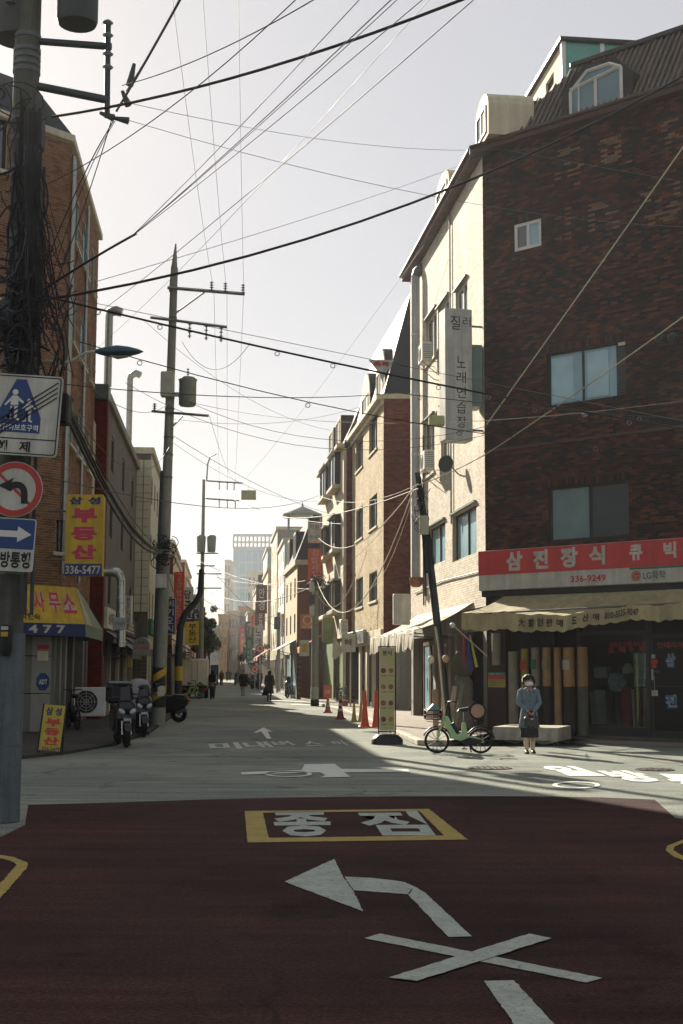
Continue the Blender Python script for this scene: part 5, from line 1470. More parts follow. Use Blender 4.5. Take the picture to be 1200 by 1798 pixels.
for k, (a, b, s_, l) in enumerate((((215, 150, 15), (600, -30, 10), .1, 'thin wire from the left arm post to the top edge, lowest of three'), ((160, 560, 30), (900, -60, 12), .1, 'faint wire rising right from the orange building roof'),
        ((70, 330, 15), (560, -40, 12), .2, 'faint wire crossing the upper left sky'), ((70, 600, 14.8), (305, 700, 40), .6, 'slack service wire from the left pole to the transformer'),
        ((75, 640, 14.8), (300, 780, 40), 1.0, 'second slack service wire from the left pole to the middle pole'), ((250, 560, 40), (620, 760, 55), .8, 'service wire from the middle pole to the cream building eave'),
        ((300, 735, 40), (672, 700, 53), .5, 'wire from the middle pole to the cream building corner'), ((368, 730, 40), (420, 846, 85), .6, 'wire from the short lower arm to the far pole'),
        ((310, 700, 40), (1300, 690, 20), .6, 'thin wire crossing the whole street at window height'), ((356, 1010, 85), (500, 1060, 100), .3, 'wire across the far street left of the dark pole'),
        ((345, 960, 85), (180, 900, 45), .5, 'wire from the far transformers back to the brick stair tower'), ((556, 1022, 64), (672, 930, 53), .3, 'service wire from the kerb pole to the cream building'))):
    cable(a, b, s_, .010, l, M_WIREG if k < 3 else M_WIRE)
# heavy bundle down the left, strand by strand
STR = ['topmost', 'thickest looking', 'lowest', 'left edge', 'inner', 'frayed outer', 'last']
for k in range(7):
    o_ = (rnd.uniform(-6, 6), rnd.uniform(-6, 6))
    cable((92 + o_[0], 668 + o_[1], 14.8), (287 + o_[0] * .4, 968 + o_[1] * .4, 39.7), .5 + rnd.uniform(-.12, .12), rnd.choice([.014, .022, .03]), 'strand of the heavy black cable bundle falling from the left pole to the middle pole', group='strands of the heavy cable bundle', n=18)
for k, (a, b, s, l) in enumerate((((290, 968, 40), (350, 1046, 84), .8, 'bundle running on from the middle pole to the bent post'), ((287, 972, 40), (345, 1030, 84), 1.6, 'second bundle running on to the bent post'),
        ((352, 1003, 85), (556, 1016, 64), .5, 'low cable across the far street, topmost'), ((352, 1030, 85), (556, 1026, 64), .9, 'low cable across the far street at the glass tower foot'),
        ((350, 985, 85), (552, 1035, 64), .4, 'low cable across the far street running down to the right'), ((352, 1047, 85), (490, 1078, 103), .8, 'low cable across the far street, lowest one'),
        ((400, 868, 85), (735, 858, 34), 1.1, 'long level cable from the far pole to the leaning pole'), ((420, 880, 85), (600, 920, 62), .3, 'cable from the far pole to the narrow building'),
        ((380, 1008, 85), (487, 1100, 100), .4, 'cable from the far pole to the dark pole up the street'))):
    cable(a, b, s, .018, l)
# things hung on the cables
hb, fh = plate_thing('hanging_banner', 670, 632, 20.5, 'small triangular white banner with red print hanging from a cable', 'banner')
kk = 20.5 / FPX
MB(fh).prism([(-23 * kk, 0), (23 * kk, 0), (6 * kk, -28 * kk), (2 * kk, -42 * kk), (-4 * kk, -24 * kk)], -.01, .01).build('cloth', M_SIGNW, hb)
MB(fh).text('축복', -14 * kk, -13 * kk, 14 * kk, -3 * kk, -.014, .03).build('lettering', M_REDP, hb)
for (x, y, Y, lab, s) in ((767, 738, 24, 'small yellow green hanging lantern box in front of the drainpipe', 14), (437, 868, 82, 'pale yellow lantern box hanging over the far street', 13)):
    hb, fh = plate_thing('hanging_lantern', x, y, Y, lab, 'lantern'); q = Y / FPX
    MB(fh).box(-s * q, -.08, -s * .75 * q, s * q, .08, s * .55 * q, .02).build('shade', P_('lantern_yellow', '#a8a678', .6), hb)
    MB(fh).tube([(0, 0, s * .5 * q), (0, 0, s * 1.2 * q)], .01, 5).build('hook', M_STEEL, hb)
# ================================================================ right corner shop: signs, awnings, goods
def wp(F, px, py, off): u, z = F.px(px, py, off); return (u, off, z)
so_f = -.28
r = rpx(F1, 856, 967, 1200, 1010, so_f)
zt_ = F1.px(856, 967, so_f)[1]; zm_ = F1.px(856, 1010, so_f)[1]; zb_ = F1.px(856, 1037, so_f)[1]
sg = thing('shop_sign', F1.at(-.15, so_f, zb_), 'long red and white shop sign with white syllables on the dark brick corner building', 'sign')
MB(F1).box(-.05, so_f, zb_, 9.2, -.03, zt_, .02).build('sign_box', M_SIGNW, sg)
MB(F1).box(-.04, so_f - .006, zm_, 9.19, so_f - .001, zt_ - .01).build('red_field', M_SIGNR, sg)
t = MB(F1)
for ch, a, b, c, d in (('삼', 889, 969, 918, 1001), ('진', 936, 966, 963, 998), ('장', 984, 962, 1015, 996), ('식', 1034, 959, 1063, 991), ('큐', 1105, 957, 1129, 983), ('빅', 1165, 952, 1188, 979)):
    q = rpx(F1, a, b, c, d, so_f - .01); MB(F1).text(ch, *q, so_f - .01, .045).build('white_syllable', M_SIGNW, sg)
t = MB(F1); q = rpx(F1, 1002, 1011, 1064, 1020, so_f - .01); t.text('336-9249', *q, so_f - .01, .02); t.build('red_lettering', M_REDP, sg); t = MB(F1)
c0 = F1.px(1117, 1011, so_f - .01); t.disc(c0[0], c0[1], .125, so_f - .008, .001, 24); t.build('round_emblem', M_REDP, sg)
lg_ = MB(F1); lg_.disc(c0[0], c0[1], .098, so_f - .011, 0, 24, .086); lg_.box(c0[0] - .035, so_f - .0115, c0[1] - .04, c0[0] - .02, so_f - .010, c0[1] + .05); lg_.box(c0[0] - .02, so_f - .0115, c0[1] - .04, c0[0] + .025, so_f - .010, c0[1] - .025); lg_.box(c0[0] + .01, so_f - .0116, c0[1] - .005, c0[0] + .075, so_f - .0101, c0[1] + .01)
lg_.build('round_emblem_mark', M_SIGNW, sg)
q = rpx(F1, 1129, 1003, 1169, 1016, so_f - .01); MB(F1).text('LG화학', *q, so_f - .01, .02).build('grey_lettering', P_('print_grey', '#5b6660'), sg)
q0 = F1.px(1106, 998, so_f)[0]; MB(F1).box(q0, so_f - .008, zm_ - .05, 9.19, so_f - .002, zm_ + .0).build('green_stripe', M_GREENP, sg)
MB(F1).box(0, -.2, zb_ - .16, 9.1, -.03, zb_ - .002).build('awning_housing', M_INK, sg)

def cloth(name, colour):
    m = mat(name, colour, .85, var=.28, scale=1.6, bump=.25, streak=.25, bscale=5); return m
M_CLOTH1 = cloth('awning_cloth_beige', '#a69b74'); M_CLOTH2 = cloth('awning_cloth_white', '#bdb5a2')
def awning(name, F, u0, u1, ztop, yt, zf, yf, hval, label, m, mval=None, sagf=None, scal=.28, n=60, hem=None, ribs=True, flip=1):
    o = thing(name, F.at((u0 + u1) / 2, 0, ztop), label, 'awning')
    R = random.Random(int(u1 * 77) % 999)
    ph = [R.uniform(0, 6) for _ in range(6)]
    def wob(u, t): return (.035 * math.sin(u * 2.1 + ph[0]) + .02 * math.sin(u * 5.3 + ph[1]) + .012 * math.sin(u * 13 + ph[2] + 3 * t)) * t
    rows = 7; vs = []; 
    for j in range(rows + 1):
        t_ = j / rows
        for i in range(n + 1):
            u = u0 + (u1 - u0) * i / n; z = ztop + (zf - ztop) * t_ - .10 * math.sin(math.pi * t_) + wob(u, t_) + (sagf(u) * t_ if sagf else 0)
            vs.append((u, yt + (yf - yt) * t_ + .5 * wob(u + 3, t_), z))
    fs = [(j * (n + 1) + i, j * (n + 1) + i + 1, (j + 1) * (n + 1) + i + 1, (j + 1) * (n + 1) + i) for j in range(rows) for i in range(n)]
    MB(F)._a(vs, fs, True).build('canopy', m, o)
    vv = []; rv = 4
    for j in range(rv + 1):
        t_ = j / rv
        for i in range(n * 3 + 1):
            u = u0 + (u1 - u0) * i / (n * 3)
            z0 = zf + wob(u, 1) + (sagf(u) if sagf else 0); sc_ = .035 * abs(math.sin(math.pi * (u - u0) / scal)) * (t_ == 1)
            h = (hem(u) if hem else hval)
            vv.append((u, yf + .5 * wob(u + 3, 1) - .03 * t_ + .025 * t_ * math.sin(u * 7 + ph[3]) + .015 * t_ * math.sin(u * 17), z0 - h * t_ - (0 if not sc_ else sc_)))
    N = n * 3 + 1
    fs = [(j * N + i, j * N + i + 1, (j + 1) * N + i + 1, (j + 1) * N + i) for j in range(rv) for i in range(n * 3)]
    va = MB(F)._a(vv, fs, True).build('valance', mval or m, o)
    for k in range(4):
        u = u0 + .05 + (u1 - u0 - .1) * k / 3; z = zf + (sagf(u) if sagf else 0)
        MB(F).tube([(u, -.03, ztop - .9), (u, yf + .05, z - .08)], .018, 6).build('arm', M_STEEL, o)
    MB(F).tube([(u0, yf + .03, zf - .06 + (sagf(u0) if sagf else 0)), (u1, yf + .03, zf - .06 + (sagf(u1) if sagf else 0))], .025, 6).build('front_bar', M_STEEL, o)
    return o, va, (lambda u: zf + wob(u, 1) + (sagf(u) if sagf else 0)), (lambda u: yf + .5 * wob(u + 3, 1) - .03)
yfA = -2.0
za = F1.px(868, 1044, -.05)[1]
tl_ = F1.px(812, 1075, yfA)
sagA = lambda u: -.10 * math.sin(max(0, min(1, (u - tl_[0]) / 5.2)) * math.pi) + .035 * max(0, u - 4.5)
hemA = lambda u: .36 + .05 * math.sin(u * .9)
awA, vaA, zA, yA = awning('awning', F1, tl_[0], 8.8, za, -.05, tl_[1], yfA, .36, 'long sagging beige shop awning with dark syllables, over the standing woman', M_CLOTH1, sagf=sagA, hem=hemA)
t = MB(F1)
def valtext(ch, px0, px1, frac0=.25, frac1=.75, bold=.03, mb=None, lean_=0):
    a = F1.px(px0, 1090, yfA - .05)[0]; b = F1.px(px1, 1090, yfA - .05)[0]
    zl, zr = zA(a), zA(b); h = hemA(a)
    A = F1.p(a, yA(a) - .035, zl - h * frac0); B = F1.p(b, yA(b) - .035, zr - h * frac0); Cc = F1.p(b, yA(b) - .055, zr - h * frac1); D = F1.p(a, yA(a) - .055, zl - h * frac1)
    (mb or t).textq(ch, A, B, Cc, D, bold)
for ch, a, b in (('大', 911, 922), ('할', 928, 939), ('인', 945, 956), ('판', 961, 972), ('매', 979, 990), ('도', 1005, 1015), ('산', 1024, 1035), ('매', 1042, 1053), ('010', 1062, 1078), ('-5535-', 1079, 1102), ('9247', 1103, 1123)): valtext(ch, a, b, bold=.03)
t.build('lettering', M_INK, vaA)
MB(F1).box(.0, -.12, za - .02, 9, -.04, za + .1, .02).build('awning_cassette', M_CLOTH1, awA)
# white awning on the sunlit side
uw1 = FR.px(831, 1057, -.02)[0]; zw = FR.px(831, 1057, -.02)[1]
yfB = -1.65
fz = FR.px(765, 1101, yfB); uw0 = FR.px(650, 1128, yfB)[0]
awB, vaB, _, _ = awning('awning', FR, uw0, uw1, zw, -.02, fz[1], yfB, .5, 'white cloth awning with long fringe over the sunlit stalls behind the leaning pole', M_CLOTH2, n=80, scal=.4)
MB(FR).box(uw1 - 5.5, -1.0, zw + .02, uw1 - 5.35 + .9, -.03, zw + .8, .02)
q = rpx(FR, 700, 1045, 724, 1095, -.5)
cb = thing('sign_board', FR.at(q[0], -.5, q[1]), 'blank cream sign box above the white awning, by the drainpipe foot', 'sign')
sB = side(FR, FR.px(730, 1070, -.8)[0], -.95)
q0 = sB.px(691, 1097); q1 = sB.px(728, 1043)
MB(sB).box(q0[0], -.1, q0[1], q1[0] - .15, .15, q1[1], .02).build('sign_box', M_SIGNW, cb)
# tall white projecting sign
yS = 35.3; vS0 = V(782, 540, yS); vS1 = V(832, 772, yS)
fS = Fr(vS0.x, vS0.y, math.cos(math.radians(14)), math.sin(math.radians(14)), vS1.z)
wS = (vS1.x - vS0.x) * 1.03; hS = vS0.z - vS1.z
ts = thing('projecting_sign', fS, 'tall narrow white sign with dark vertical syllables projecting from the sunlit facade', 'sign')
MB(fS).box(0, 0, 0, wS, .55, hS, .02).build('sign_box', M_SIGNW, ts)
tt = MB(fS); kx = wS / 49.0; kz = hS / 232.0
M_BRN = P_('print_brown', '#2b211d')
tt.text('질', 10 * kx, hS - 38 * kz, 27 * kx, hS - 13 * kz, -.004, .006)
tt.text('러', 32 * kx, hS - 31 * kz, 46 * kx, hS - 14 * kz, -.004, .0)
for ch, y in (('노', 85), ('래', 112), ('연', 138), ('습', 165), ('장', 190)): tt.text(ch, 20 * kx, hS - (y + 20) * kz, 37 * kx, hS - y * kz, -.004, .0)
tt.build('lettering', M_BRN, ts)
for z in (hS * .1, hS * .9): MB(fS).tube([(wS, .4, z), (wS + .7, .4, z)], .03, 6).build('bracket', M_STEEL, ts)
q = rpx(FR, 834, 612, 850, 705, -.15)
gb = thing('sign_board', FR.at(-.5, -.2, q[1]), 'grey green sign box on the building corner behind the tall white sign', 'sign')
MB(FR).box(-.75, -.42, q[1], -.05, -.03, q[3], .02).build('sign_box', P_('sign_grey_green', '#6d7f78', .5), gb)
# air conditioners on brackets
def aircon(F, u, z, label, w=.8, h=.62, d=.32, y=-.12, bracket=True, group=None):
    o = thing('air_conditioner', F.at(u, y - d / 2, z), label, 'air conditioner', group)
    MB(F).box(u, y - d, z, u + w, y, z + h, .02).build('casing', M_WHITEPL, o)
    g = MB(F); cx_ = u + w * .38; cz = z + h / 2
    MB(F).disc(cx_, cz, h * .4, y - d - .004, .003, 20).build('fan_recess', M_INK, o)
    for k in range(4): g.torus((cx_, y - d - .012, cz), h * .4 * (k + 1) / 4, .006, 'y', 16, 4)
    for k in range(4): a = math.pi * k / 4; g.tube([(cx_ - math.cos(a) * h * .4, y - d - .012, cz - math.sin(a) * h * .4), (cx_ + math.cos(a) * h * .4, y - d - .012, cz + math.sin(a) * h * .4)], .005, 4)
    g.build('fan_grille', M_WHITEPL, o, kind='stuff')
    # vent slots on the flank
    s = MB(F)
    for k in range(8): s.box(u + w, y - d + .03, z + .08 + k * h * .1, u + w + .004, y - .03, z + .1 + k * h * .1)
    s.build('vent_slots', M_STEEL, o, kind='stuff')
    if bracket:
        for x in (u + .05, u + w - .05): MB(F).tube([(x, 0, z - .45), (x, y - d, z - .02), (x, 0, z - .02)], .015, 4, True, False).build('bracket', M_STEEL, o)
    return o
g_ = 'air conditioners hung on the sunlit facade'
q = FR.px(748, 640, -.3); aircon(FR, q[0] - .2, q[1], 'upper air conditioner on cross brackets between drainpipe and white sign', y=-.2, group=g_)
q = FR.px(750, 830, -.3); aircon(FR, q[0], q[1], 'lower air conditioner under the white sign on the sunlit facade', y=-.2, group=g_)
q = FR.px(604, 1112, -.6); aircon(FR, q[0], q[1], 'small air conditioner above the white box sign further up the street', y=-.5, group=g_)
v = FLs.at(3.0, 0.0); acl = aircon(side(FLs, 2.9, -.75, False), -.5, .35, 'air conditioner unit standing on the left pavement behind the black scooter', w=.85, h=.8, y=0, bracket=False)
# satellite dish on the sunlit facade
q = FR.px(786, 815, -.35)
sdish = thing('satellite_dish', FR.at(q[0], -.3, q[1]), 'small dark satellite dish and conduit below the tall white sign', 'satellite dish')
fD = FR.at(q[0], -.35, q[1], turn=50)
MB(fD).loft([(0, 0, 0, .03, .03), (0, 0, -.03, .12, .12), (0, 0, -.07, .2, .2), (0, 0, -.1, .25, .25)], 16, axis='y').build('dish', M_IRONP, sdish)
MB(FR).tube([(q[0], -.02, q[1] - .3), (q[0], -.3, q[1])], .02, 6).build('arm', M_STEEL, sdish)
# window shades lit on the shaded wall: small items on wall
for (x, y, lab) in ((1162, 594, 'left one of two small dark wall vents high on the dark brick wall'), (1184, 592, 'right one of two small dark wall vents high on the dark brick wall')):
    q = F1.px(x, y, -.1); o = thing('wall_vent', F1.at(q[0], 0, q[1]), lab, 'vent', 'wall vents on the dark brick wall')
    MB(F1).loft([(q[0], q[1], -.02, .1, .1), (q[0], q[1] - .01, -.2, .12, .12), (q[0], q[1] - .05, -.24, .09, .08)], 12, axis='y').build('hood', M_IRONP, o)
    MB(F1).disc(q[0], q[1] - .05, .07, -.245, .003, 12).build('opening', M_INK, o)

# ---- shopfront: glazing, goods
ys = .12
def gx(px, off=ys): return F1.px(px, 1200, off)[0]
dr = thing('glazed_shopfront', F1.at(gx(1020), ys, .1), 'dark glazed shop front with blue outlined syllables on the door under the beige awning', 'shopfront')
for x in (1019, 1141): MB(F1).box(gx(x) - .05, ys - .06, .1, gx(x) + .05, ys + .06, 2.95).build('post', P_('frame_dark_grey', '#2f3637', .5, .4), dr)
MB(F1).box(gx(1019) + .05, ys - .05, .1, gx(1141) - .05, ys + .05, .32).build('bottom_rail', P_('frame_dark_grey', ''), dr)
MB(F1).box(gx(1019) + .05, ys - .05, 2.55, gx(1141) - .05, ys + .05, 2.64).build('top_rail', P_('frame_dark_grey', ''), dr)
doo = MB(F1); a, b = gx(1141) + .05, gx(1141) + 1.5
doo.box(a, ys - .02, .1, a + .07, ys + .03, 2.55); doo.box(b - .07, ys - .02, .1, b, ys + .03, 2.55); doo.box(a + .07, ys - .02, .1, b - .07, ys + .03, .26); doo.box(a + .07, ys - .02, 2.45, b - .07, ys + .03, 2.55); doo.box(a + .07, ys - .02, F1.px(1170, 1206, ys)[1], b - .07, ys + .02, F1.px(1170, 1206, ys)[1] + .02)
dd_ = doo.build('door', P_('frame_dark_grey', ''), dr)
def seeglass(name):
    m = bpy.data.materials.new(name); m.use_nodes = True; n = m.node_tree.nodes; l = m.node_tree.links; n.remove(n['Principled BSDF'])
    tr_ = n.new('ShaderNodeBsdfTransparent'); gl = n.new('ShaderNodeBsdfGlossy'); fr = n.new('ShaderNodeFresnel'); mx = n.new('ShaderNodeMixShader')
    tr_.inputs[0].default_value = (.8, .86, .84, 1); gl.inputs['Roughness'].default_value = .03; fr.inputs[0].default_value = 1.45
    l.new(fr.outputs[0], mx.inputs[0]); l.new(tr_.outputs[0], mx.inputs[1]); l.new(gl.outputs[0], mx.inputs[2]); l.new(mx.outputs[0], n['Material Output'].inputs[0]); return m
M_SEE = seeglass('clear_glass')
MB(F1).box(gx(1019) + .05, ys, .32, gx(1141) - .05, ys + .006, 2.55).build('pane', M_SEE, dr)
MB(F1).box(a + .07, ys, .26, b - .07, ys + .006, 2.45).build('pane', glass_mat('door_glass', '#0b0f11', .3, .12), dd_)
M_BLUL = P_('print_light_blue', '#3d6ea0', .4)
for ch, p4 in (('삼', (1168, 1147, 1187, 1172)), ('진', (1168, 1219, 1190, 1244))):
    q = rpx(F1, *p4, ys); o_ = MB(F1).text(ch, *q, ys - .007, .07).build('lettering', P_('print_white', '#aab4b4'), dd_); MB(F1).text(ch, *q, ys - .010, .02).build('lettering', M_BLUL, dd_)
tr_ = MB(F1)
for (s_, p4) in (('바닥재', (1072, 1127, 1092, 1138)), ('커텐', (1094, 1126, 1110, 1137)), ('벽지', (1112, 1126, 1124, 1137)), ('장판', (1126, 1125, 1138, 1136))): tr_.text(s_, *rpx(F1, *p4, ys), ys - .007, .04)
for (ch, p4) in (('도', (1069, 1137, 1080, 1146)), ('배', (1087, 1135, 1099, 1146)), ('수', (1105, 1135, 1115, 1146)), ('리', (1123, 1134, 1134, 1145))): tr_.text(ch, *rpx(F1, *p4, ys), ys - .007, .05)
tr_.text('인테리어', *rpx(F1, 1154, 1127, 1200, 1138, ys), ys - .007, .04)
tr_.build('red_lettering', P_('print_red_dim', '#8e3026', .5), dr)
stk = [((1144, 1149, 1151, 1156), M_SIGNW), ((1143, 1158, 1155, 1166), M_SIGNR), ((1145, 1167, 1153, 1173), M_ORNG), ((1149, 1176, 1157, 1182), M_BLUE), ((1144, 1175, 1148, 1194), M_SIGNW)]
for p4, mm in stk: q = rpx(F1, *p4, ys - .05); MB(F1).box(q[0], ys - .055, q[1], q[2], ys - .05, q[3]).build('sticker', mm, dd_)
q = rpx(F1, 1145, 1212, 1156, 1222, ys - .06); hang = thing('hanging_tag', F1.at(q[0], ys - .06, q[1]), 'small white tag hanging on a string beside the shop door', 'tag'); MB(F1).box(q[0], ys - .075, q[1], q[2], ys - .065, q[3]).build('card', M_SIGNW, hang); MB(F1).tube([((q[0] + q[2]) / 2, ys - .07, q[3]), ((q[0] + q[2]) / 2, ys - .07, q[3] + .35)], .006, 4).build('string', M_SIGNW, hang)
# ceiling lamps are off; goods behind the glass
goods = [((1040, 1213, 1068, 1250), '#7d8078', 'stack of pale folded blinds leaning in the shop window, left side', 'folded_blinds'), ]
def simple_roll(F, u, y, z0, z1, r, colour, label, top=None, cat='carpet roll', group='upright carpet rolls at the corner shop', name='carpet_roll', band=None, lean_=0.0):
    o = thing(name, F.at(u, y, z0), label, cat, group)
    n = 18; m1 = mat('roll_' + colour.strip('#'), colour, .85, var=.3, scale=3, bump=.2)
    h = z1 - z0
    if top:
        m2 = mat('roll_' + top.strip('#'), top, .8, var=.25, scale=6)
        MB(F).tube([(u, y, z0), (u + lean_ * .55, y, z0 + h * .55)], r * .98, n).build('lower_wrap', m1, o)
        MB(F).tube([(u + lean_ * .55, y, z0 + h * .55), (u + lean_, y, z1)], r, n).build('upper_wrap', m2, o)
    else: MB(F).tube([(u, y, z0), (u + lean_, y, z1)], r, n).build('roll', m1, o)
    MB(F).tube([(u + lean_, y, z1 - .002), (u + lean_, y, z1 + .003)], r * .35, 10).build('core', M_INK, o)
    if band: MB(F).box(u - r * .7, y - r - .01, z1 - .55, u + r * .7, y - r * .7, z1 - .3, .01).build('paper_label', band, o)
    return o
zr0, zr1 = .1, F1.px(930, 1139, -.15)[1]
rolls = [(902, 11, '#8a8575', None, 1144, None, 'grey carpet roll standing leftmost against the corner shop, nearest the brown pier'),
         (922, 8, '#8c8434', '#9a8c2e', 1139, M_SIGNR, 'yellow carpet roll with a red round label, behind the woman'),
         (941, 9, '#3f3228', '#968876', 1137, M_GREENP, 'beige topped roll with a green label, just right of the woman'),
         (961, 9, '#2f2721', '#a88a5a', 1137, P_('print_tan', '#8f8667'), 'tan topped dark roll, third from the right'),
         (980, 8, '#a58556', None, 1137, None, 'plain ochre roll between two dark bottomed rolls'),
         (1000, 12, '#2c2521', '#b58a5c', 1137, M_SIGNW, 'wide orange tan roll with a white label near the shop window'),
         (1024, 11, '#55564f', '#a27c50', 1136, None, 'grey bottomed roll standing by the shop window post')]
for (x, hw_, c_, tp_, yt_, bd_, lab) in rolls:
    u = F1.px(x, 1200, -.2)[0]; r_ = hw_ / FPX * 33.5 * .92 * .9
    simple_roll(F1, u, -.2, .1, F1.px(x, yt_, -.2)[1], r_, c_, lab, tp_, band=bd_)
inw = [(1046, '#8a8c85', 1215, 1272, .10, .05), (1053, '#a2a49a', 1212, 1272, .09, .06), (1061, '#939a94', 1212, 1270, .08, .07), (1073, '#26302e', 1215, 1268, .10, .03), (1100, '#8b2a28', 1207, 1283, .13, 0), (1114, '#9d9b8c', 1210, 1284, .05, .04), (1122, '#1f2a2a', 1208, 1284, .1, 0), (1132, '#6d4540', 1208, 1284, .08, 0), (1086, '#2d2f2b', 1200, 1283, .08, 0)]
for i, (x, c_, yt_, yb_, r_, ln) in enumerate(inw):
    u = F1.px(x, 1240, .45)[0]; z1 = F1.px(x, yt_, .45)[1]; z0 = max(.12, F1.px(x, yb_, .45)[1])
    nm = {'#8b2a28': 'bright red fabric roll standing in the shop window', '#26302e': 'dark green short roll in the shop window behind the blinds', '#9d9b8c': 'thin cream roll right beside the red fabric roll', '#1f2a2a': 'black ribbed roll in the right part of the shop window', '#6d4540': 'dusty pink roll by the shop door post', '#2d2f2b': 'dark patterned roll left of the red fabric roll', '#8a8c85': 'leftmost pale roll leaning in the shop window', '#a2a49a': 'middle pale roll leaning in the shop window', '#939a94': 'third pale greenish roll leaning in the shop window'}[c_]
    simple_roll(F1, u, .45 + .02 * (i % 3), z0, z1, r_, c_, nm, name='fabric_roll', group='fabric rolls inside the shop window', lean_=-ln)
MB(F1)
ped = thing('window_shelf', F1.at(gx(1080), .4, .12), 'low dark shelf inside the shop window carrying the rolls', 'shelf'); MB(F1).box(gx(1040), .3, .13, gx(1136), .75, .30, .02).build('board', P_('shelf_dark', '#2a3438'), ped)
def bag(px0, py0, px1, py1, colour, label, y=.38, name='bundle', cat='bundle', blot=None):
    q = rpx(F1, px0, py0, px1, py1, y); cx_, cz = (q[0] + q[2]) / 2, (q[1] + q[3]) / 2; rx, rz_ = (q[2] - q[0]) / 2, (q[3] - q[1]) / 2
    o = thing(name, F1.at(cx_, y, q[1]), label, cat)
    m = MB(F1); R = random.Random(int(px0)); 
    for k in range(6): a = k * 1.05; m.ball(cx_ + rx * .42 * math.cos(a), y + .02 * math.sin(a * 3), cz + rz_ * .42 * math.sin(a), rx * .58, .1, rz_ * .58, 12, 8)
    m.ball(cx_, y - .03, cz, rx * .6, .12, rz_ * .6, 12, 8)
    m.build('cloth', mat('bag_' + colour.strip('#'), colour, .7, var=.6, scale=9, bump=.4), o, kind='stuff'); return o
bag(1066, 1180, 1101, 1216, '#8fa3a6', 'big flowery pale blue bundle hanging in the shop window')
q = rpx(F1, 1113, 1146, 1137, 1206, .36); cur = thing('curtain_sample', F1.at(q[0], .36, q[1]), 'pale patterned curtain samples hanging right in the shop window', 'curtain')
for k in range(4): MB(F1).box(q[0] + .02 * k, .35 + .012 * k, q[1] + (q[3] - q[1]) * k * .22, q[2] - .02 * (3 - k), .36 + .012 * k, q[3] - .01 * k).build('panel', mat('curtain_%d' % k, ['#7f9a98', '#93a39a', '#86958c', '#6f776d'][k], .8, var=.5, scale=12), cur)
q = rpx(F1, 1096, 1165, 1110, 1181, .3); cap = thing('cap', F1.at(q[0], .3, q[1]), 'cream cap with a brown mark hanging in the shop window', 'cap'); MB(F1).loft([(sum((q[0], q[2])) / 2, .32, q[1], .17, .12), (sum((q[0], q[2])) / 2, .32, (q[1] + q[3]) / 2, .16, .11), (sum((q[0], q[2])) / 2, .32, q[3], .07, .06)], 14).build('crown', P_('cap_cream', '#a39c8a', .8), cap); MB(F1).box(q[0] + .03, .17, q[1] - .03, q[2] - .03, .3, q[1], .01).build('brim', P_('cap_cream', ''), cap)
bx2 = rpx(F1, 1045, 1170, 1068, 1192, .4); ob = thing('pillow_pack', F1.at(bx2[0], .4, bx2[1]), 'pale pillow pack lying on the dark bundle in the shop window', 'pillow'); MB(F1).box(bx2[0], .3, bx2[1], bx2[2], .6, bx2[3], .05).build('pack', P_('pillow_pale', '#a3a59a', .8), ob)
bx2 = rpx(F1, 1038, 1190, 1074, 1206, .4); ob = thing('blanket_pack', F1.at(bx2[0], .4, bx2[1]), 'dark navy folded blanket under the pale pillow pack', 'blanket'); MB(F1).box(bx2[0], .3, bx2[1], bx2[2], .6, bx2[3], .04).build('pack', P_('blanket_navy', '#1c2430', .8), ob)
# rice-poster board and roll on the brown pier
q = rpx(F1, 858, 1180, 888, 1207, -.04); po = thing('notice_board', F1.at(q[0], -.04, q[1]), 'small green red and yellow notice board on the brown pier left of the woman', 'sign')
MB(F1).box(q[0], -.06, q[1], q[2], -.03, q[3]).build('board', P_('notice_yellow', '#a79d4e'), po)
h_ = q[3] - q[1]
MB(F1).box(q[0], -.064, q[3] - h_ * .25, q[2], -.061, q[3]).build('green_band', M_GREENP, po); MB(F1).box(q[0], -.064, q[3] - h_ * .48, q[2], -.061, q[3] - h_ * .25).build('red_band', M_SIGNR, po)
t = MB(F1); t.text('쓰레기 무단투기', q[0] + .03, q[3] - h_ * .2, q[2] - .03, q[3] - h_ * .06, -.067, .02); t.build('lettering', M_SIGNW, po)
t = MB(F1)
for k in range(3): t.text('배출금지 안내', q[0] + .04, q[3] - h_ * (.62 + .14 * k), q[2] - .04, q[3] - h_ * (.53 + .14 * k), -.067, .01)
t.build('lettering', M_INK, po)
q = rpx(F1, 866, 1112, 880, 1168, -.12); rr2 = thing('carpet_roll', F1.at(q[0], -.12, q[1]), 'short grey roll hung high on the brown pier above the notice board', 'carpet roll'); MB(F1).tube([((q[0] + q[2]) / 2, -.14, q[1]), ((q[0] + q[2]) / 2, -.14, q[3])], (q[2] - q[0]) / 2, 14).build('roll', mat('roll_8a8575', ''), rr2)
# platform with the pale cover that the woman stands before
g0_ = G(878, 1308); FPt = Fr(g0_.x - .1, g0_.y + .1, .93, -.36)
pt = thing('covered_platform', FPt, 'low wooden platform under a pale cover sheet, behind the standing woman', 'bench')
for x in (.05, .65, 1.3):
    for y in (.1, 1.2): MB(FPt).box(x, y, 0, x + .09, y + .09, .3).build('leg', P_('wood_dark', '#3a2b20', .8), pt)
MB(FPt).box(0, 0, .3, 1.42, 1.3, .38, .01).build('deck', P_('wood_dark', ''), pt)
N = 40; cv = []; rows = [(0.02, 0.0), (-.02, .10), (-.03, .22), (-.05, .36)]
def cz(i): return .012 * math.sin(i * 1.3) + .01 * math.sin(i * .7)
mb = MB(FPt)
per = []
for i in range(N + 1): per.append((-.03 + 1.48 * i / N, -.04, i))
for i in range(1, 16): per.append((1.45, -.04 + 1.38 * i / 15, N + i))
vs = []; 
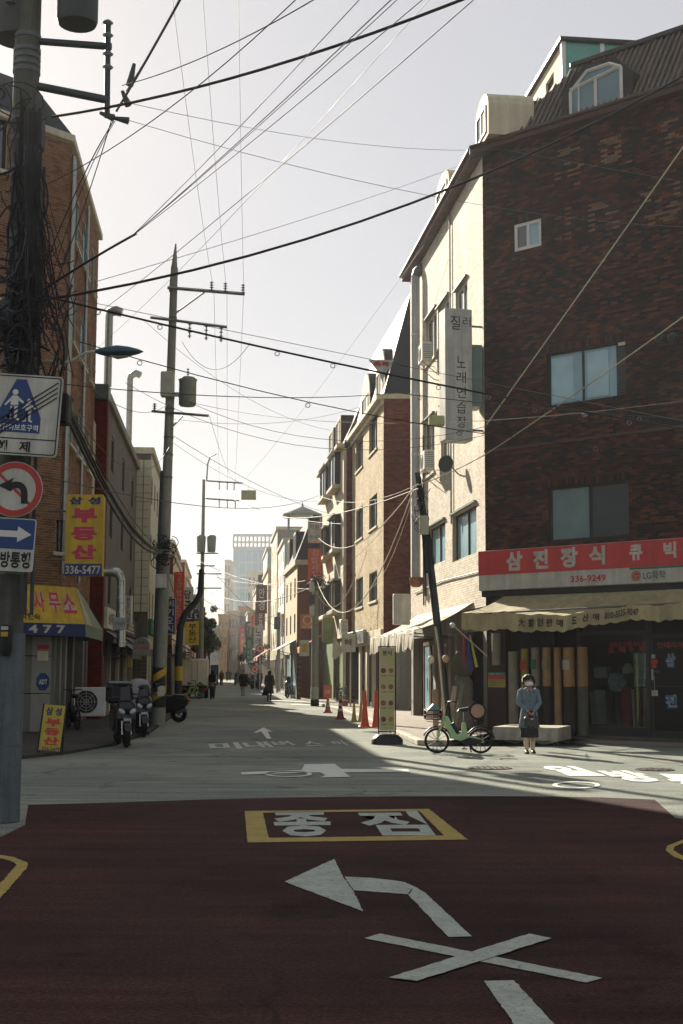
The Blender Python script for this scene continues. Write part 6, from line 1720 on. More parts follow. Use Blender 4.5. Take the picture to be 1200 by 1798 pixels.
for lv, (zz, wv) in enumerate(((.40, 0), (.30, .3), (.18, .7), (.07, 1.0))):
    for (x, y, i) in per:
        nx, ny = (0, -1) if i <= N else (1, 0)
        o_ = .03 * wv * math.sin(i * .9) + .02 * wv * math.sin(i * 2.3)
        vs.append((x + nx * (o_ + .02 * wv), y + ny * (o_ + .02 * wv), zz + (.03 * math.sin(i * .35) if lv == 3 else 0)))
n_ = len(per)
fs = [(l_ * n_ + i, l_ * n_ + i + 1, (l_ + 1) * n_ + i + 1, (l_ + 1) * n_ + i) for l_ in range(3) for i in range(n_ - 1)]
mb._a(vs, fs, True); mb.quad((-.03, -.04, .401), (1.45, -.04, .401), (1.45, 1.34, .405), (-.03, 1.34, .405))
mb.build('cover_sheet', mat('sheet_pale', '#9c9887', .75, var=.35, scale=3, bump=.4, bscale=7), pt)
# sunlit stall at the corner: hanging ribbons, lamp ball, planks, grey sacks, orange fan
cb_ = V(795, 1098, 31.0); FCx = Fr(cb_.x, cb_.y, 1, 0, cb_.z)
ol = thing('outdoor_lamp', FCx, 'white ball on a long thin slanting pole under the awning corner', 'lamp')
MB(FCx).ball(0, 0, 0, .065).build('ball', M_SIGNW, ol); e_ = V(858, 1152, 31); MB(FCx).tube([(.03, 0, -.02), (e_.x - cb_.x, .3, e_.z - cb_.z)], .012, 5).build('rod', M_ROPE, ol)
fl_ = V(812, 1116, 31.2); FCf = Fr(fl_.x, fl_.y, 1, 0, fl_.z); k31 = 31.2 / FPX
fg = thing('ribbon_flags', FCf, 'red blue and yellow ribbons hanging from the slanting rod at the shop corner', 'flags')
for (x0, x1, y0, y1, xx0, xx1, mm, nm) in ((0, 5, 0, 50, 1, 6, P_('ribbon_red', '#8c2b2b'), 'red_ribbon'), (6, 11, -2, 62, 8, 20, P_('ribbon_blue', '#1c2a55'), 'blue_ribbon'), (12, 15, 0, 55, 22, 28, P_('ribbon_yellow', '#a3963a'), 'yellow_ribbon')):
    vs = []
    for j in range(9):
        t_ = j / 8
        for i in range(4):
            xx = (x0 + (xx0 - x0) * t_) + ((x1 - x0) + ((xx1 - xx0) - (x1 - x0)) * t_) * i / 3; vs.append((xx * k31, .03 * math.sin(i * 2 + j * .5), -(y0 + (y1 - y0) * t_) * k31))
    MB(FCf)._a(vs, [(j * 4 + i, j * 4 + i + 1, j * 4 + i + 5, j * 4 + i + 4) for j in range(8) for i in range(3)], True).build(nm, mm, fg)
def prop(name, px, py, label, cat, Y=None):
    g = G(px, py, .11 if Y is None else 0) if Y is None else Vector((V(px, py, Y).x, Y, V(px, py, Y).z)); f = Fr(g.x, g.y, 1, 0, g.z); return thing(name, f, label, cat), f, g.y / FPX
M_WOODL = P_('wood_pale', '#94816a', .75, var=.3); M_SACK = mat('sack_grey', '#6b665a', .9, var=.35, scale=4, bump=.3)
for i, (x, y, w, h, tl2, lab, mm) in enumerate(((766, 1282, 10, 70, -.02, 'pale plank leaning behind the leaning pole', M_WOODL), (776, 1284, 6, 62, .1, 'thin board leaning beside the leaning pole', M_WOODL), (790, 1284, 7, 78, .12, 'cream board leaning right of the leaning pole', M_ROPE), (797, 1285, 6, 84, .2, 'narrow greenish strip board in the stall corner', P_('wood_green', '#66705a')))):
    o, f, k = prop('plank', x, y, lab, 'plank'); MB(f).prism([(-w / 2 * k, 0), (w / 2 * k, 0), (w / 2 * k + tl2 * h * k, h * k), (-w / 2 * k + tl2 * h * k, h * k)], 0, .03).build('board', mm, o)
for (x, y, w, h, lab, mm) in ((815, 1283, 36, 55, 'pale grey cloth covered crate at the stall corner', M_SACK), ):
    o, f, k = prop('covered_crate', x, y, lab, 'crate'); MB(f).box(-w / 2 * k, 0, 0, w / 2 * k, .5, h * k, .06).build('cover', mm, o)
o, f, k = prop('sack_stack', 815, 1228, 'big brown grey sack on top of the covered crate', 'sack', Y=G(815, 1283, .11).y + .25)
MB(f).loft([(0, 0, 0, 15 * k, .22), (0, 0, 12 * k, 17 * k, .26), (0, 0, 30 * k, 16 * k, .25), (0, 0, 38 * k, 11 * k, .18), (0, 0, 42 * k, 8 * k, .1)], 16, p=3).build('sack', M_SACK, o)
o, f, k = prop('sack', 811, 1186, 'rounded dark sack above the grey one in the stall', 'sack', Y=G(815, 1283, .11).y + .3)
MB(f).loft([(0, 0, 0, 17 * k, .22), (0, 0, 10 * k, 19 * k, .26), (0, 0, 30 * k, 16 * k, .25), (0, 0, 42 * k, 9 * k, .15)], 16, p=2.6).build('sack', mat('sack_brown', '#57503f', .9, var=.4, scale=4, bump=.3), o)
o, f, k = prop('standing_fan', 839, 1283, 'round orange and cream fan head standing behind the green bicycle saddle', 'fan')
MB(f).tube([(0, 0, 0), (0, 0, 22 * k)], .03, 8).build('stand', M_INK, o); MB(f).loft([(0, 34 * k, -.06, 12 * k, 12 * k), (0, 34 * k, 0, 12.5 * k, 12.5 * k), (0, 34 * k, .1, 6 * k, 6 * k)], 18, axis='y').build('fan_head', P_('fan_cream', '#c7a48e', .5, var=.3, scale=12), o); MB(f).torus((0, -.05, 34 * k), 13 * k, .025, 'y', 24, 6).build('guard_ring', M_INK, o)
for (x, y, Y, lab, c_) in ((757, 1158, 33.5, 'white ball lamp under the white awning', '#c9bfae'), (783, 1157, 33.5, 'cream bag hanging under the white awning', '#b08f6f')):
    o, f, k = prop('hanging_bag', x, y, lab, 'bag', Y=Y); MB(f).ball(0, 0, 0, 6 * k, 5 * k, 7 * k).build('bag', P_('bagc_' + c_.strip('#'), c_, .7), o); MB(f).tube([(0, 0, 5 * k), (0, 0, 20 * k)], .008, 4).build('string', M_INK, o)
# white box signs etc further along the right pavement
def board(name, px0, py0, px1, py1, Y, d, m, label, texts=(), border=None, cat='sign', post=None, deep=0, ex=()):
    a = V(px0, py0, Y); b = V(px1, py1, Y); f = Fr(a.x, Y, 1, 0.0, b.z); w = b.x - a.x; h = a.z - b.z
    o = thing(name, f, label, cat); MB(f).box(0, 0, 0, w, d, h, .015).build('sign_box', m, o)
    for (s_, x0, z0, x1, z1, mm, bold, vert) in texts:
        MB(f).text(s_, x0 * w, z0 * h, x1 * w, z1 * h, -.006, bold, vertical=vert).build('lettering', mm, o)
    for (x0, z0, x1, z1, mm) in ex: MB(f).box(x0 * w, -.004, z0 * h, x1 * w, -.001, z1 * h).build('colour_panel', mm, o)
    if border:
        t_ = .03; MB(f).box(0, -.008, 0, w, -.002, t_).build('border', border, o); MB(f).box(0, -.008, h - t_, w, -.002, h).build('border', border, o); MB(f).box(0, -.009, t_, t_, -.002, h - t_).build('border', border, o); MB(f).box(w - t_, -.009, t_, w, -.002, h - t_).build('border', border, o)
    if post: MB(f).tube([(w * post[0], d * .5, 0), (w * post[0], d * .5, -b.z + .1)], .035, 8).build('post', M_ROPE, o)
    return o, f, w, h
board('projecting_sign', 541, 908, 564, 952, 70, .5, M_SIGNW, 'cream box sign with a dark header high above the orange vertical sign', (('학원', .15, .5, .85, .72, M_INK, .0, False), ('영어 수학', .1, .12, .9, .28, M_INK, .0, False)), ex=((.1, .78, .9, .97, M_INK),))
board('projecting_sign', 541, 963, 564, 1018, 70, .5, M_ORNG, 'orange vertical sign with white syllables above the right kerb pole', (('김밥세상', .28, .04, .78, .98, M_SIGNW, .0, True),))
o, f, w, h = board('projecting_sign', 528, 1078, 552, 1104, 72, .3, P_('sign_pale_orange', '#b5683c', .5), 'square pale orange sign with a round cream emblem left of the kerb pole')
MB(f).disc(w / 2, h * .58, w * .33, -.006, .002, 24, w * .25).build('ring_emblem', P_('print_cream', '#cdb78a'), o); MB(f).text('한마음', w * .12, h * .06, w * .88, h * .2, -.006, .02).build('lettering', P_('print_cream', ''), o)
board('projecting_sign', 526, 1124, 543, 1152, 71, .3, M_SIGNW, 'white box sign with a yellow dish picture left of the kerb pole', ex=((.25, .25, .8, .8, P_('print_amber', '#b98a35')),))
board('projecting_sign', 600, 1113, 625, 1145, 58, .35, M_SIGNW, 'white box sign with dark square print in front of the cream building', (('개미식당', .2, .38, .72, .72, M_INK, .05, False),), post=(.65,))
board('shop_banner', 568, 1084, 587, 1129, 69, .06, P_('banner_lime', '#8a9a5a', .7), 'faded lime green banner above the green door', (('꽃', .2, .5, .8, .8, P_('print_lime', '#a9b06a'), .0, False),))
board('standing_sign', 568, 1203, 583, 1226, 66, .08, P_('sign_salmon', '#b9553c', .5), 'small salmon red stand sign on the right kerb left of the cones', (('김밥', .2, .35, .8, .65, M_SIGNW, .02, False),))
board('projecting_sign', 515, 1030, 531, 1062, 88, .3, M_SIGNW, 'white box sign under the mansard roofed building', (('치과', .2, .3, .8, .7, M_INK, .0, False),))
board('projecting_sign', 290, 1050, 308, 1114, 60, .25, M_NAVY, 'navy blue vertical sign with white syllables right of the middle pole', (('비기오시', .18, .04, .82, .96, M_SIGNW, .02, True),), border=M_SIGNW)
board('projecting_sign', 306, 1004, 322, 1106, 66, .3, P_('sign_vermilion', '#c9402c', .5), 'vermilion vertical sign behind the navy sign on the left', (('고알밥반찬가게', .3, .02, .8, .98, M_SIGNW, .0, True),))
board('projecting_sign', 290, 1008, 304, 1048, 62, .2, M_SIGNW, 'small blank cream sign above the navy vertical sign')
# white flag and orange awnings far right
fgv = V(592, 1128, 66); ffl = Fr(fgv.x, fgv.y, 1, 0, fgv.z); o = thing('white_flag', ffl, 'crumpled white cloth hanging beside the lime banner', 'flag'); kf = 66 / FPX
MB(ffl).prism([(-7 * kf, 8 * kf), (-4 * kf, 8 * kf), (12 * kf, -14 * kf), (-2 * kf, -30 * kf), (-8 * kf, -26 * kf)], -.05, .05).build('cloth', M_SIGNW, o)
def sloped_awning(F, u0, u1, z1, z0, d, label, m, off=0.0, name='awning'):
    o = thing(name, F.at(u0, off, z0), label, 'awning')
    MB(F)._a([(u0, off, z1), (u1, off, z1), (u1, off - d, z0), (u0, off - d, z0), (u0, off, z1 - .06), (u1, off, z1 - .06), (u1, off - d, z0 - .06), (u0, off - d, z0 - .06)], [(0, 1, 2, 3), (4, 7, 6, 5), (0, 3, 7, 4), (1, 5, 6, 2), (3, 2, 6, 7)]).build('canopy', m, o)
    MB(F).box(u0, off - d, z0 - .3, u1, off - d + .01, z0 - .061).build('valance', m, o)
    for u in (u0 + .1, u1 - .1): MB(F).tube([(u, off, z0 - .3), (u, off - d + .05, z0 - .05)], .02, 5).build('arm', M_STEEL, o)
    return o
M_AWO = P_('awning_orange', '#b4683a', .8, var=.2); M_AWR = P_('awning_red', '#8e2f2a', .8, var=.2); M_AWC = P_('awning_cream', '#b9ab86', .8, var=.2); M_AWG = P_('awning_green', '#2e6a58', .8, var=.2); M_AWB = P_('awning_navy', '#28375c', .8, var=.2)
sloped_awning(FR, uC0 - 3.5, uC0 + .3, 3.6, 2.9, 1.2, 'orange shop awning behind the kerb pole on the right', M_AWO, -.4)
sloped_awning(FR, uC0 - 8, uC0 - 3.8, 3.3, 2.6, 1.0, 'red shop awning below the orange one on the right', M_AWR, -.4)
sloped_awning(FR, uR(520, -1.6) - 5, uR(520, -1.6), 3.4, 2.8, 1.1, 'cream shop awning under the mansard building', M_AWC, -1.6)
R9 = random.Random(11)
cols_ = [M_AWO, M_AWR, M_AWC, M_AWG, M_AWB, M_SIGNW]; sc_ = [M_ORNG, M_SIGNR, M_SIGNW, M_NAVY, P_('sign_green', '#2f6e4c', .5), M_YEL, M_SIGNW, P_('sign_brown', '#5b3a28', .5)]
sy_ = ['약국', '치킨', '노래', '호프', '식당', '미용', '부동산', '세탁', '마트', '국밥', '카페', '분식', '당구', '횟집', '안경', '의원']
cn_ = {M_AWO.name: 'orange', M_AWR.name: 'red', M_AWC.name: 'cream', M_AWG.name: 'green', M_AWB.name: 'navy', M_SIGNW.name: 'white', M_ORNG.name: 'orange', M_SIGNR.name: 'red', M_NAVY.name: 'navy', 'sign_green': 'green', M_YEL.name: 'yellow', 'sign_brown': 'brown'}
ords = ['first', 'second', 'third', 'fourth', 'fifth', 'sixth', 'seventh', 'eighth', 'ninth', 'tenth', 'eleventh', 'twelfth', 'thirteenth', 'fourteenth', 'fifteenth', 'sixteenth']
# rows of projecting signs and awnings in front of the far facades (both sides)
def sign_row(F, us, sidew, rt, off):
    for i, u in enumerate(us):
        m = sc_[R9.randrange(len(sc_))]; z = R9.uniform(3.3, 5.2 if not rt else 6.8); h = R9.uniform(1.0, 2.6); w = R9.uniform(.7, 1.0)
        f = side(F, u, off, rt); f = Fr(f.o.x, f.o.y, f.x.x, f.x.y, z); x0, x1 = (-w - .15, -.15) if rt else (.15, .15 + w)
        s = sy_[(i * 5 + len(us)) % 16]
        o = thing('projecting_sign', f, '%s %s vertical sign along the %s facades, %s from the near end' % (cn_[m.name], 'lettered', sidew, ords[i % 16]), 'sign', 'vertical signs along the far %s facades' % sidew)
        MB(f).box(x0, 0, 0, x1, .25, h, .02).build('sign_box', m, o)
        MB(f).text(s, x0 + w * .22, h * .08, x1 - w * .22, h * .92, -.008, .02, vertical=True).build('lettering', M_INK if m in (M_SIGNW, M_YEL) else M_SIGNW, o)
        MB(f).tube([(x0 if not rt else x1, .1, h * .8), ((x0 - .2) if not rt else (x1 + .2), .1, h * .8)], .03, 5).build('bracket', M_STEEL, o)
sign_row(FR2, [-4, -9, -14, -19, -25, -31, -37, -44, -52, -60, -69, -79, -91, -105], 'right', True, -1.3)
sign_row(FL2, [14, 18, 23, 27, 33, 40, 48, 57, 67, 79, 93, 108], 'left', False, -.3)
for i, u in enumerate([-6, -13, -22, -31, -42, -55, -70, -90]):
    m = cols_[i % 6]; sloped_awning(FR2, u, u + 4.5, 3.4, 2.7, 1.1, '%s shop awning in the far right row, %s from the near end' % (cn_[m.name], ords[i]), m, -1.2)
for i, u in enumerate([1, 7, 14, 24, 36, 50, 68, 90]):
    m = cols_[(i * 5 + 1) % 6]; sloped_awning(FL2, u, u + 4.5, 3.4, 2.7, 1.1, '%s shop awning in the far left row, %s from the near end' % (cn_[m.name], ords[i]), m, -.2)
for (x, y, Y, lab, rr_) in ((448, 1175, 100, 'small round red rimmed sign on a post at the far right kerb', .28), (457, 1139, 96, 'round pale sign on a tall post beside the far right awnings', .3)):
    v = V(x, y, Y); f = Fr(v.x, v.y, 1, 0, v.z); o = thing('traffic_sign', f, lab, 'traffic sign')
    MB(f).disc(0, 0, rr_, 0, .03, 24).build('plate', M_SIGNW, o); MB(f).disc(0, 0, rr_, -.005, 0, 24, rr_ * .72).build('red_ring', P_('sign_ring_red', ''), o); MB(f).disc(0, 0, rr_ * .45, -.006, .002, 16).build('emblem', M_REDP, o)
    MB(f).tube([(0, .05, rr_), (0, .05, -v.z + .05)], .035, 6).build('post', M_METAL, o)
board('projecting_sign', 432, 1118, 442, 1162, 110, .3, P_('sign_green', ''), 'green vertical sign over the far end of the street', (('횟집', .2, .1, .8, .9, M_SIGNW, .0, True),))
board('projecting_sign', 446, 1098, 462, 1138, 112, .3, M_SIGNW, 'oval pale board sign over the far right awnings', (('노래', .2, .1, .8, .9, M_NAVY, .0, True),))
board('projecting_sign', 494, 1078, 503, 1118, 95, .3, M_SIGNW, 'narrow white sign beside the dark pole far right', (('약국', .2, .1, .8, .9, M_REDP, .0, True),), ex=((0, .85, 1, 1, M_YEL),))
# potted plants and boxes along the walls
def pot(px, py, h, lab, seed, box=False):
    g = G(px, py, .11); f = Fr(g.x, g.y, 1, 0, .11 if px > 450 else .06); R = random.Random(seed)
    if box:
        o = thing('cardboard_box', f, lab, 'box'); MB(f).box(-.25, 0, 0, .25, .35, h, .01).build('carton', P_('cardboard', '#8a6c48', .85), o); MB(f).box(-.25, -.004, h * .45, .25, 0, h * .55).build('tape', P_('tape_tan', '#a98f62'), o); return
    o = thing('potted_plant', f, lab, 'potted plant'); MB(f).loft([(0, 0, 0, .12, .12), (0, 0, .22, .17, .17), (0, 0, .25, .18, .18)], 14).build('pot', P_('terracotta_pot', ''), o)
    c = MB(f)
    for k in range(260):
        d = Vector((R.gauss(0, 1), R.gauss(0, 1), R.gauss(0, 1))).normalized() * R.random() ** .5 * h * .36; p_ = Vector((0, 0, .25 + h * .38)) + d; s_ = R.uniform(.03, .06)
        u = Vector((R.gauss(0, 1), R.gauss(0, 1), R.gauss(0, 1))).normalized() * s_; w_ = u.orthogonal().normalized() * s_ * .5; c._a([(p_ - u)[:], (p_ + w_)[:], (p_ + u)[:], (p_ - w_)[:]], [(0, 1, 2, 3)])
    c.build('leaves', mat('foliage', '#4c5638', .8, var=.5, scale=2), o, kind='stuff')
pot(606, 1240, .9, 'potted bush beside the green door on the right pavement', 1); pot(527, 1222, .8, 'potted plant left of the right kerb pole', 2)
# fascia signs over shops of the nearer rows
def fascia(F, u0, u1, z0, z1, off, m, label, s=None, mt=None, tu=None):
    o = thing('fascia_sign', F.at(u0, off, z0), label, 'sign'); MB(F).box(u0, off - .15, z0, u1, off - .01, z1, .01).build('sign_box', m, o)
    if s: MB(F).text(s, u0 + (u1 - u0) * .15, z0 + (z1 - z0) * .2, u1 - (u1 - u0) * .15, z1 - (z1 - z0) * .2, off - .156, .03).build('lettering', mt or M_INK, o)
fascia(FR, uB0 + .3, uB0 + 7.5, 2.82, 3.4, -.13, P_('sign_steel', '#9a9a94', .4, .4), 'grey metal fascia sign on the cream building', '개미슈퍼', P_('print_grey', ''))
fascia(FLs, uG0 + .3, uG0 + 3.6, 3.0, 3.7, -.36, M_SIGNW, 'white fascia sign on the grey building behind the silver duct', '순대국')
fascia(FLs, uG0 + 4, uG1 - .2, 3.0, 3.7, -.36, M_INK, 'black fascia sign on the grey building left of the middle pole', '호프', M_SIGNW)
fascia(FLs, uT0 + .2, uT1 - .3, 3.2, 3.9, -.96, M_AWG, 'green fascia sign on the tiled building', '당구장', M_SIGNW)
# small trees up the left side
def tree(px, Y, h, r, label, n=2600, seed=1):
    x = V(px, 1177, Y).x; f = Fr(x, Y, 1, 0); o = thing('street_tree', f, label, 'tree'); R = random.Random(seed)
    MB(f).tube([(0, 0, 0), (.05, 0, h * .4), (-.05, .05, h * .7)], [.12, .09, .05], 8).build('trunk', P_('bark', '#3c342a', .9), o)
    c = MB(f); cl_ = [(R.gauss(0, r * .45), R.gauss(0, r * .45), h * .72 + R.gauss(0, h * .14), R.uniform(.3, .6) * r) for _ in range(16)]
    for k in range(n):
        a = cl_[R.randrange(16)]; d = Vector((R.gauss(0, 1), R.gauss(0, 1), R.gauss(0, 1))).normalized() * a[3] * R.random() ** .4
        p = Vector(a[:3]) + d; s = R.uniform(.06, .13); u = Vector((R.gauss(0, 1), R.gauss(0, 1), R.gauss(0, 1))).normalized() * s; v_ = u.orthogonal().normalized() * s * .6
        c._a([(p - u)[:], (p + v_)[:], (p + u)[:], (p - v_)[:]], [(0, 1, 2, 3)])
    c.build('crown', mat('foliage', '#4c5638', .8, var=.5, scale=2), o, kind='stuff')
tree(359, 96, 5.6, .75, 'small street tree behind the delivery truck on the left', seed=3)
tree(366, 120, 6.2, .9, 'taller street tree further up the left side', seed=4)
tree(447, 125, 4.0, 1.1, 'low bush like tree by the far right shops', 1500, seed=5)

# ================================================================ left corner: awning sign, projecting sign, boards, duct
def pp(F, px, py, off): u, z = F.px(px, py, off); return F.p(u, off, z)
aw = thing('awning_sign', FLf.at(0, -.4, 2.9), 'yellow awning sign with magenta syllables and navy hem at the left corner', 'awning')
A = pp(FLf, -60, 1018, -.15); B = pp(FLf, 134, 1032, -.15); Cc = pp(FLf, 150, 1096, -.75); D = pp(FLf, -60, 1090, -.75); E = pp(FLf, 151, 1118, -.75); F_ = pp(FLf, -60, 1112, -.75)
MB().raw([A, B, Cc, D], [(0, 1, 2, 3)]).build('yellow_face', M_YEL, aw)
MB().raw([D, Cc, E, F_], [(0, 1, 2, 3)]).build('navy_hem', M_NAVY, aw)
K1 = FLs.p(5.2, -.15, B.z); K2 = FLs.p(5.2, -.75, Cc.z); K3 = FLs.p(5.2, -.75, E.z)
M_SIDE = mat('awning_print_green', '#5d7561', .6, var=.5, scale=4)
MB().raw([B, K1, K2, Cc], [(0, 1, 2, 3)]).raw([Cc, K2, K3, E], [(0, 1, 2, 3)]).raw([K1, FLs.p(5.2, 0, B.z), FLs.p(5.2, 0, K3.z), K3, K2], [(0, 1, 2, 3, 4)]).build('green_face', M_SIDE, aw)
mid_ = lambda P, Q, t_: P.lerp(Q, t_)
MB().raw([mid_(B, K1, .02) - FLs.y * .01, mid_(B, K1, .35) - FLs.y * .01, mid_(Cc, K2, .35) - FLs.y * .012, mid_(Cc, K2, .02) - FLs.y * .012], [(0, 1, 2, 3)]).build('picture_panel', mat('picture_print', '#b5a57a', .6, var=.6, scale=9), aw)
MB().raw([A, FLf.p(FLf.px(-60, 1018, -.15)[0], .0, A.z), FLf.p(0, 0, B.z), B], [(0, 1, 2, 3)]).raw([F_, E, FLf.p(0, 0, E.z), FLf.p(FLf.px(-60, 1018, 0)[0], 0, F_.z)], [(0, 1, 2, 3)]).build('frame_board', M_INK, aw)
def onface(s, fx0, fy0, fx1, fy1, m, bold=.03, quad=(A, B, Cc, D), lift=.006):
    n = (quad[1] - quad[0]).cross(quad[3] - quad[0]).normalized(); n = -n if n.y > 0 else n
    def q_(a, b): return quad[0].lerp(quad[1], a).lerp(quad[3].lerp(quad[2], a), b) + n * lift
    t_ = MB(); t_.textq(s, q_(fx0, fy0), q_(fx1, fy0), q_(fx1, fy1), q_(fx0, fy1), bold); return t_.build('lettering', m, aw)
fxx = lambda px: (px + 60) / 196.0
for (ch, a, b) in (('중', -48, -26), ('개', -20, 4), ('사', 52, 72), ('무', 79, 100), ('소', 104, 127)): 
    onface(ch, fxx(a), .18, fxx(b), .72, P_('print_white', ''), .07, lift=.005); onface(ch, fxx(a), .18, fxx(b), .72, M_PINK, .03, lift=.009)
onface('인', fxx(10), .18, fxx(40), .72, M_PINK, .03, lift=.009)
onface('박현숙', fxx(28), .76, fxx(60), .93, M_INK, .03)
for ch, a, b in (('5', 12, 27), ('4', 39, 54), ('7', 63, 78), ('7', 86, 101)): onface(ch, fxx(a), .15, fxx(b), .8, M_SIGNW, .03, quad=(D, Cc, E, F_))
YS_ = 34.2
o, f, w, h = board('projecting_sign', 117, 868, 179, 1011, YS_, .3, M_YEL, 'yellow box sign with magenta syllables and navy phone strip on the orange building', ())
MB(f).box(0, -.006, 0, w, -.002, h * .145).build('navy_strip', M_NAVY, o)
MB(f).text('336-5477', w * .03, h * .02, w * .97, h * .125, -.01, .02).build('lettering', M_SIGNW, o)
MB(f).text('삼', w * .08, h * .875, w * .44, h * .97, -.006, .05).build('lettering', M_NAVY, o); MB(f).text('성', w * .58, h * .875, w * .92, h * .97, -.006, .05).build('lettering', M_NAVY, o)
t = MB(f)
for ch, z0, z1 in (('부', .65, .83), ('동', .43, .6), ('산', .2, .38)): t.text(ch, w * .16, h * z0, w * .84, h * z1, -.006, .055)
t.build('lettering', M_PINK, o)
MB(f).tube([(-.5, .15, h * .8), (.02, .15, h * .8)], .025, 6).build('bracket', M_STEEL, o); MB(f).tube([(-.5, .15, h * .2), (.02, .15, h * .2)], .025, 6).build('bracket', M_STEEL, o)
# folding board on the left pavement
ga = G(86, 1323, .06); fa = Fr(ga.x, ga.y, .995, .1, .06); ka = ga.y / FPX
ab = thing('folding_board', fa, 'yellow folding board with red syllables leaning on the left pavement', 'sign board')
w2, h2 = 42 * ka, 84 * ka
MB(fa).prism([(-w2 / 2, .05), (w2 / 2, .05), (w2 / 2, h2), (-w2 / 2, h2)], -.0, .02).build('front_panel', P_('board_yellow', '#a8973a', .6, var=.2), ab)
for x in (-w2 / 2, w2 / 2 - .03): MB(fa).box(x, -.005, 0, x + .03, .03, h2 + .01).build('leg', M_INK, ab)
for x in (-w2 / 2, w2 / 2 - .03): MB(fa).tube([(x + .01, .02, h2), (x + .01, .45, 0)], .012, 6).build('rear_leg', M_INK, ab)
t = MB(fa)
for ch, z0, z1 in (('부', .56, .72), ('동', .37, .52), ('산', .17, .34)): t.text(ch, -w2 * .3, h2 * z0, w2 * .34, h2 * z1, -.004, .05)
t.build('lettering', M_REDP, ab); t = MB(fa); t.text('삼 성', -w2 * .34, h2 * .78, w2 * .3, h2 * .95, -.004, .04); t.text('336-5477', -w2 * .3, h2 * .05, w2 * .42, h2 * .13, -.004, .02); t.build('lettering', M_NAVY, ab)
ab.rotation_euler = (math.radians(-9), math.radians(5), ab.rotation_euler.z)
# silver duct on the side wall
dv = thing('exhaust_duct', FLs.at(5.5, -.6, 2), 'shiny silver exhaust duct bending down beside the yellow box sign', 'duct')
Yd = 37.0
def dq(px, py): return V(px, py, Yd)[:]
MB().tube([dq(172, 1005), dq(196, 1004), dq(205, 1005), dq(210, 1010), dq(213, 1018), dq(213, 1136)], [.12, .12, .135, .135, .12, .12], 16).build('pipe', P_('duct_silver', '#a8aaa6', .22, .95, var=.3, scale=8), dv)
for y in (1022, 1060, 1100, 1130): p = V(213, y, Yd); MB(Fr(p.x, p.y, 1, 0, p.z)).cyl(0, 0, 0, .03, .128, n=16).build('clamp_ring', M_METAL, dv)
board('wall_notice', 199, 1084, 222, 1106, 36.8, .02, P_('card_grey', '#9b9c92', .7), 'small pale notice card strapped to the silver duct', (('주차금지', .1, .35, .9, .65, M_INK, .0, False),))
o, f, w, h = board('projecting_sign', 219, 1046, 231, 1096, 50, .25, M_SIGNW, 'narrow cream vertical sign left of the round sign', (('전주식당', .3, .05, .75, .95, M_INK, .0, True),))
rv = V(249, 1135, 44); frv = Fr(rv.x, 44, 1, 0, rv.z); ro_ = thing('round_sign', frv, 'round pale lightbox sign left of the middle pole', 'sign'); kr = 44 / FPX
MB(frv).loft([(0, 0, -.08, 15 * kr, 16 * kr), (0, 0, -.1, 14 * kr, 15 * kr), (0, 0, .1, 15 * kr, 16 * kr)], 28, axis='y').build('sign_box', P_('lightbox_grey', '#8c8a80', .5), ro_)
MB(frv).text('커피', -7 * kr, 2 * kr, 7 * kr, 9 * kr, -.104, .0).build('lettering', M_INK, ro_); MB(frv).text('COFFEE', -11 * kr, -5 * kr, 11 * kr, 0, -.104, .01).build('lettering', M_REDP, ro_); MB(frv).tube([(-.5, .02, .1), (-.27, .02, .1)], .02, 5).build('bracket', M_STEEL, ro_)
sloped_awning(FLs, uG0 + .2, uG0 + 5.0, 3.0, 2.3, 1.0, 'black shop awning over the parked scooters on the left', M_INK, -.36)
sloped_awning(FLs, uG0 + 5.4, uG1 - .3, 3.0, 2.5, .9, 'torn dark awning next to the middle pole', M_INK, -.36)
for (x, y, lab) in ((228, 1160, 'yellow menu card on the dark shopfront behind the scooters'), ):
    board('menu_card', x - 4, y - 10, x + 4, y + 12, 45, .03, P_('card_yellow', '#b39c55'), lab)
# ================================================================ bicycles, scooters, truck
M_TYRE = P_('tyre_black', '#0d0d0d', .8); M_RIM = P_('rim_grey', '#2a2b2c', .4, .5); M_BGREEN = P_('bicycle_green', '#93b585', .45, var=.08); M_BLKP = P_('plastic_black', '#0b0c0d', .45, var=.2); M_CHROME = P_('chrome', '#b5b8ba', .15, 1.0, bump=0)
def wheel(root, F, x, r, w=.03, spokes=0, rimr=None, m_rim=None, name='wheel', hub=.03, disc=False, y=0.0):
    o = MB(F).torus((x, y, r), r - w, w, 'y', 28, 8).build(name, M_TYRE, root)
    rm = MB(F)
    if disc:
        rm.loft([(x, r, y - w * .5, r * .62, r * .62), (x, r, y + w * .5, r * .62, r * .62)], 20, axis='y', smooth=False)
    else:
        rm.torus((x, y, r), r - w * 2, w * .35, 'y', 28, 5)
        for k in range(spokes): a = 2 * math.pi * k / spokes; rm.tube([(x, y, r), (x + (r - 2 * w) * math.cos(a), y, r + (r - 2 * w) * math.sin(a))], .006 if spokes > 6 else .012, 4)
    rm.tube([(x, y - .05, r), (x, y + .05, r)], hub, 10)
    rm.build('rim', m_rim or M_RIM, o); return o
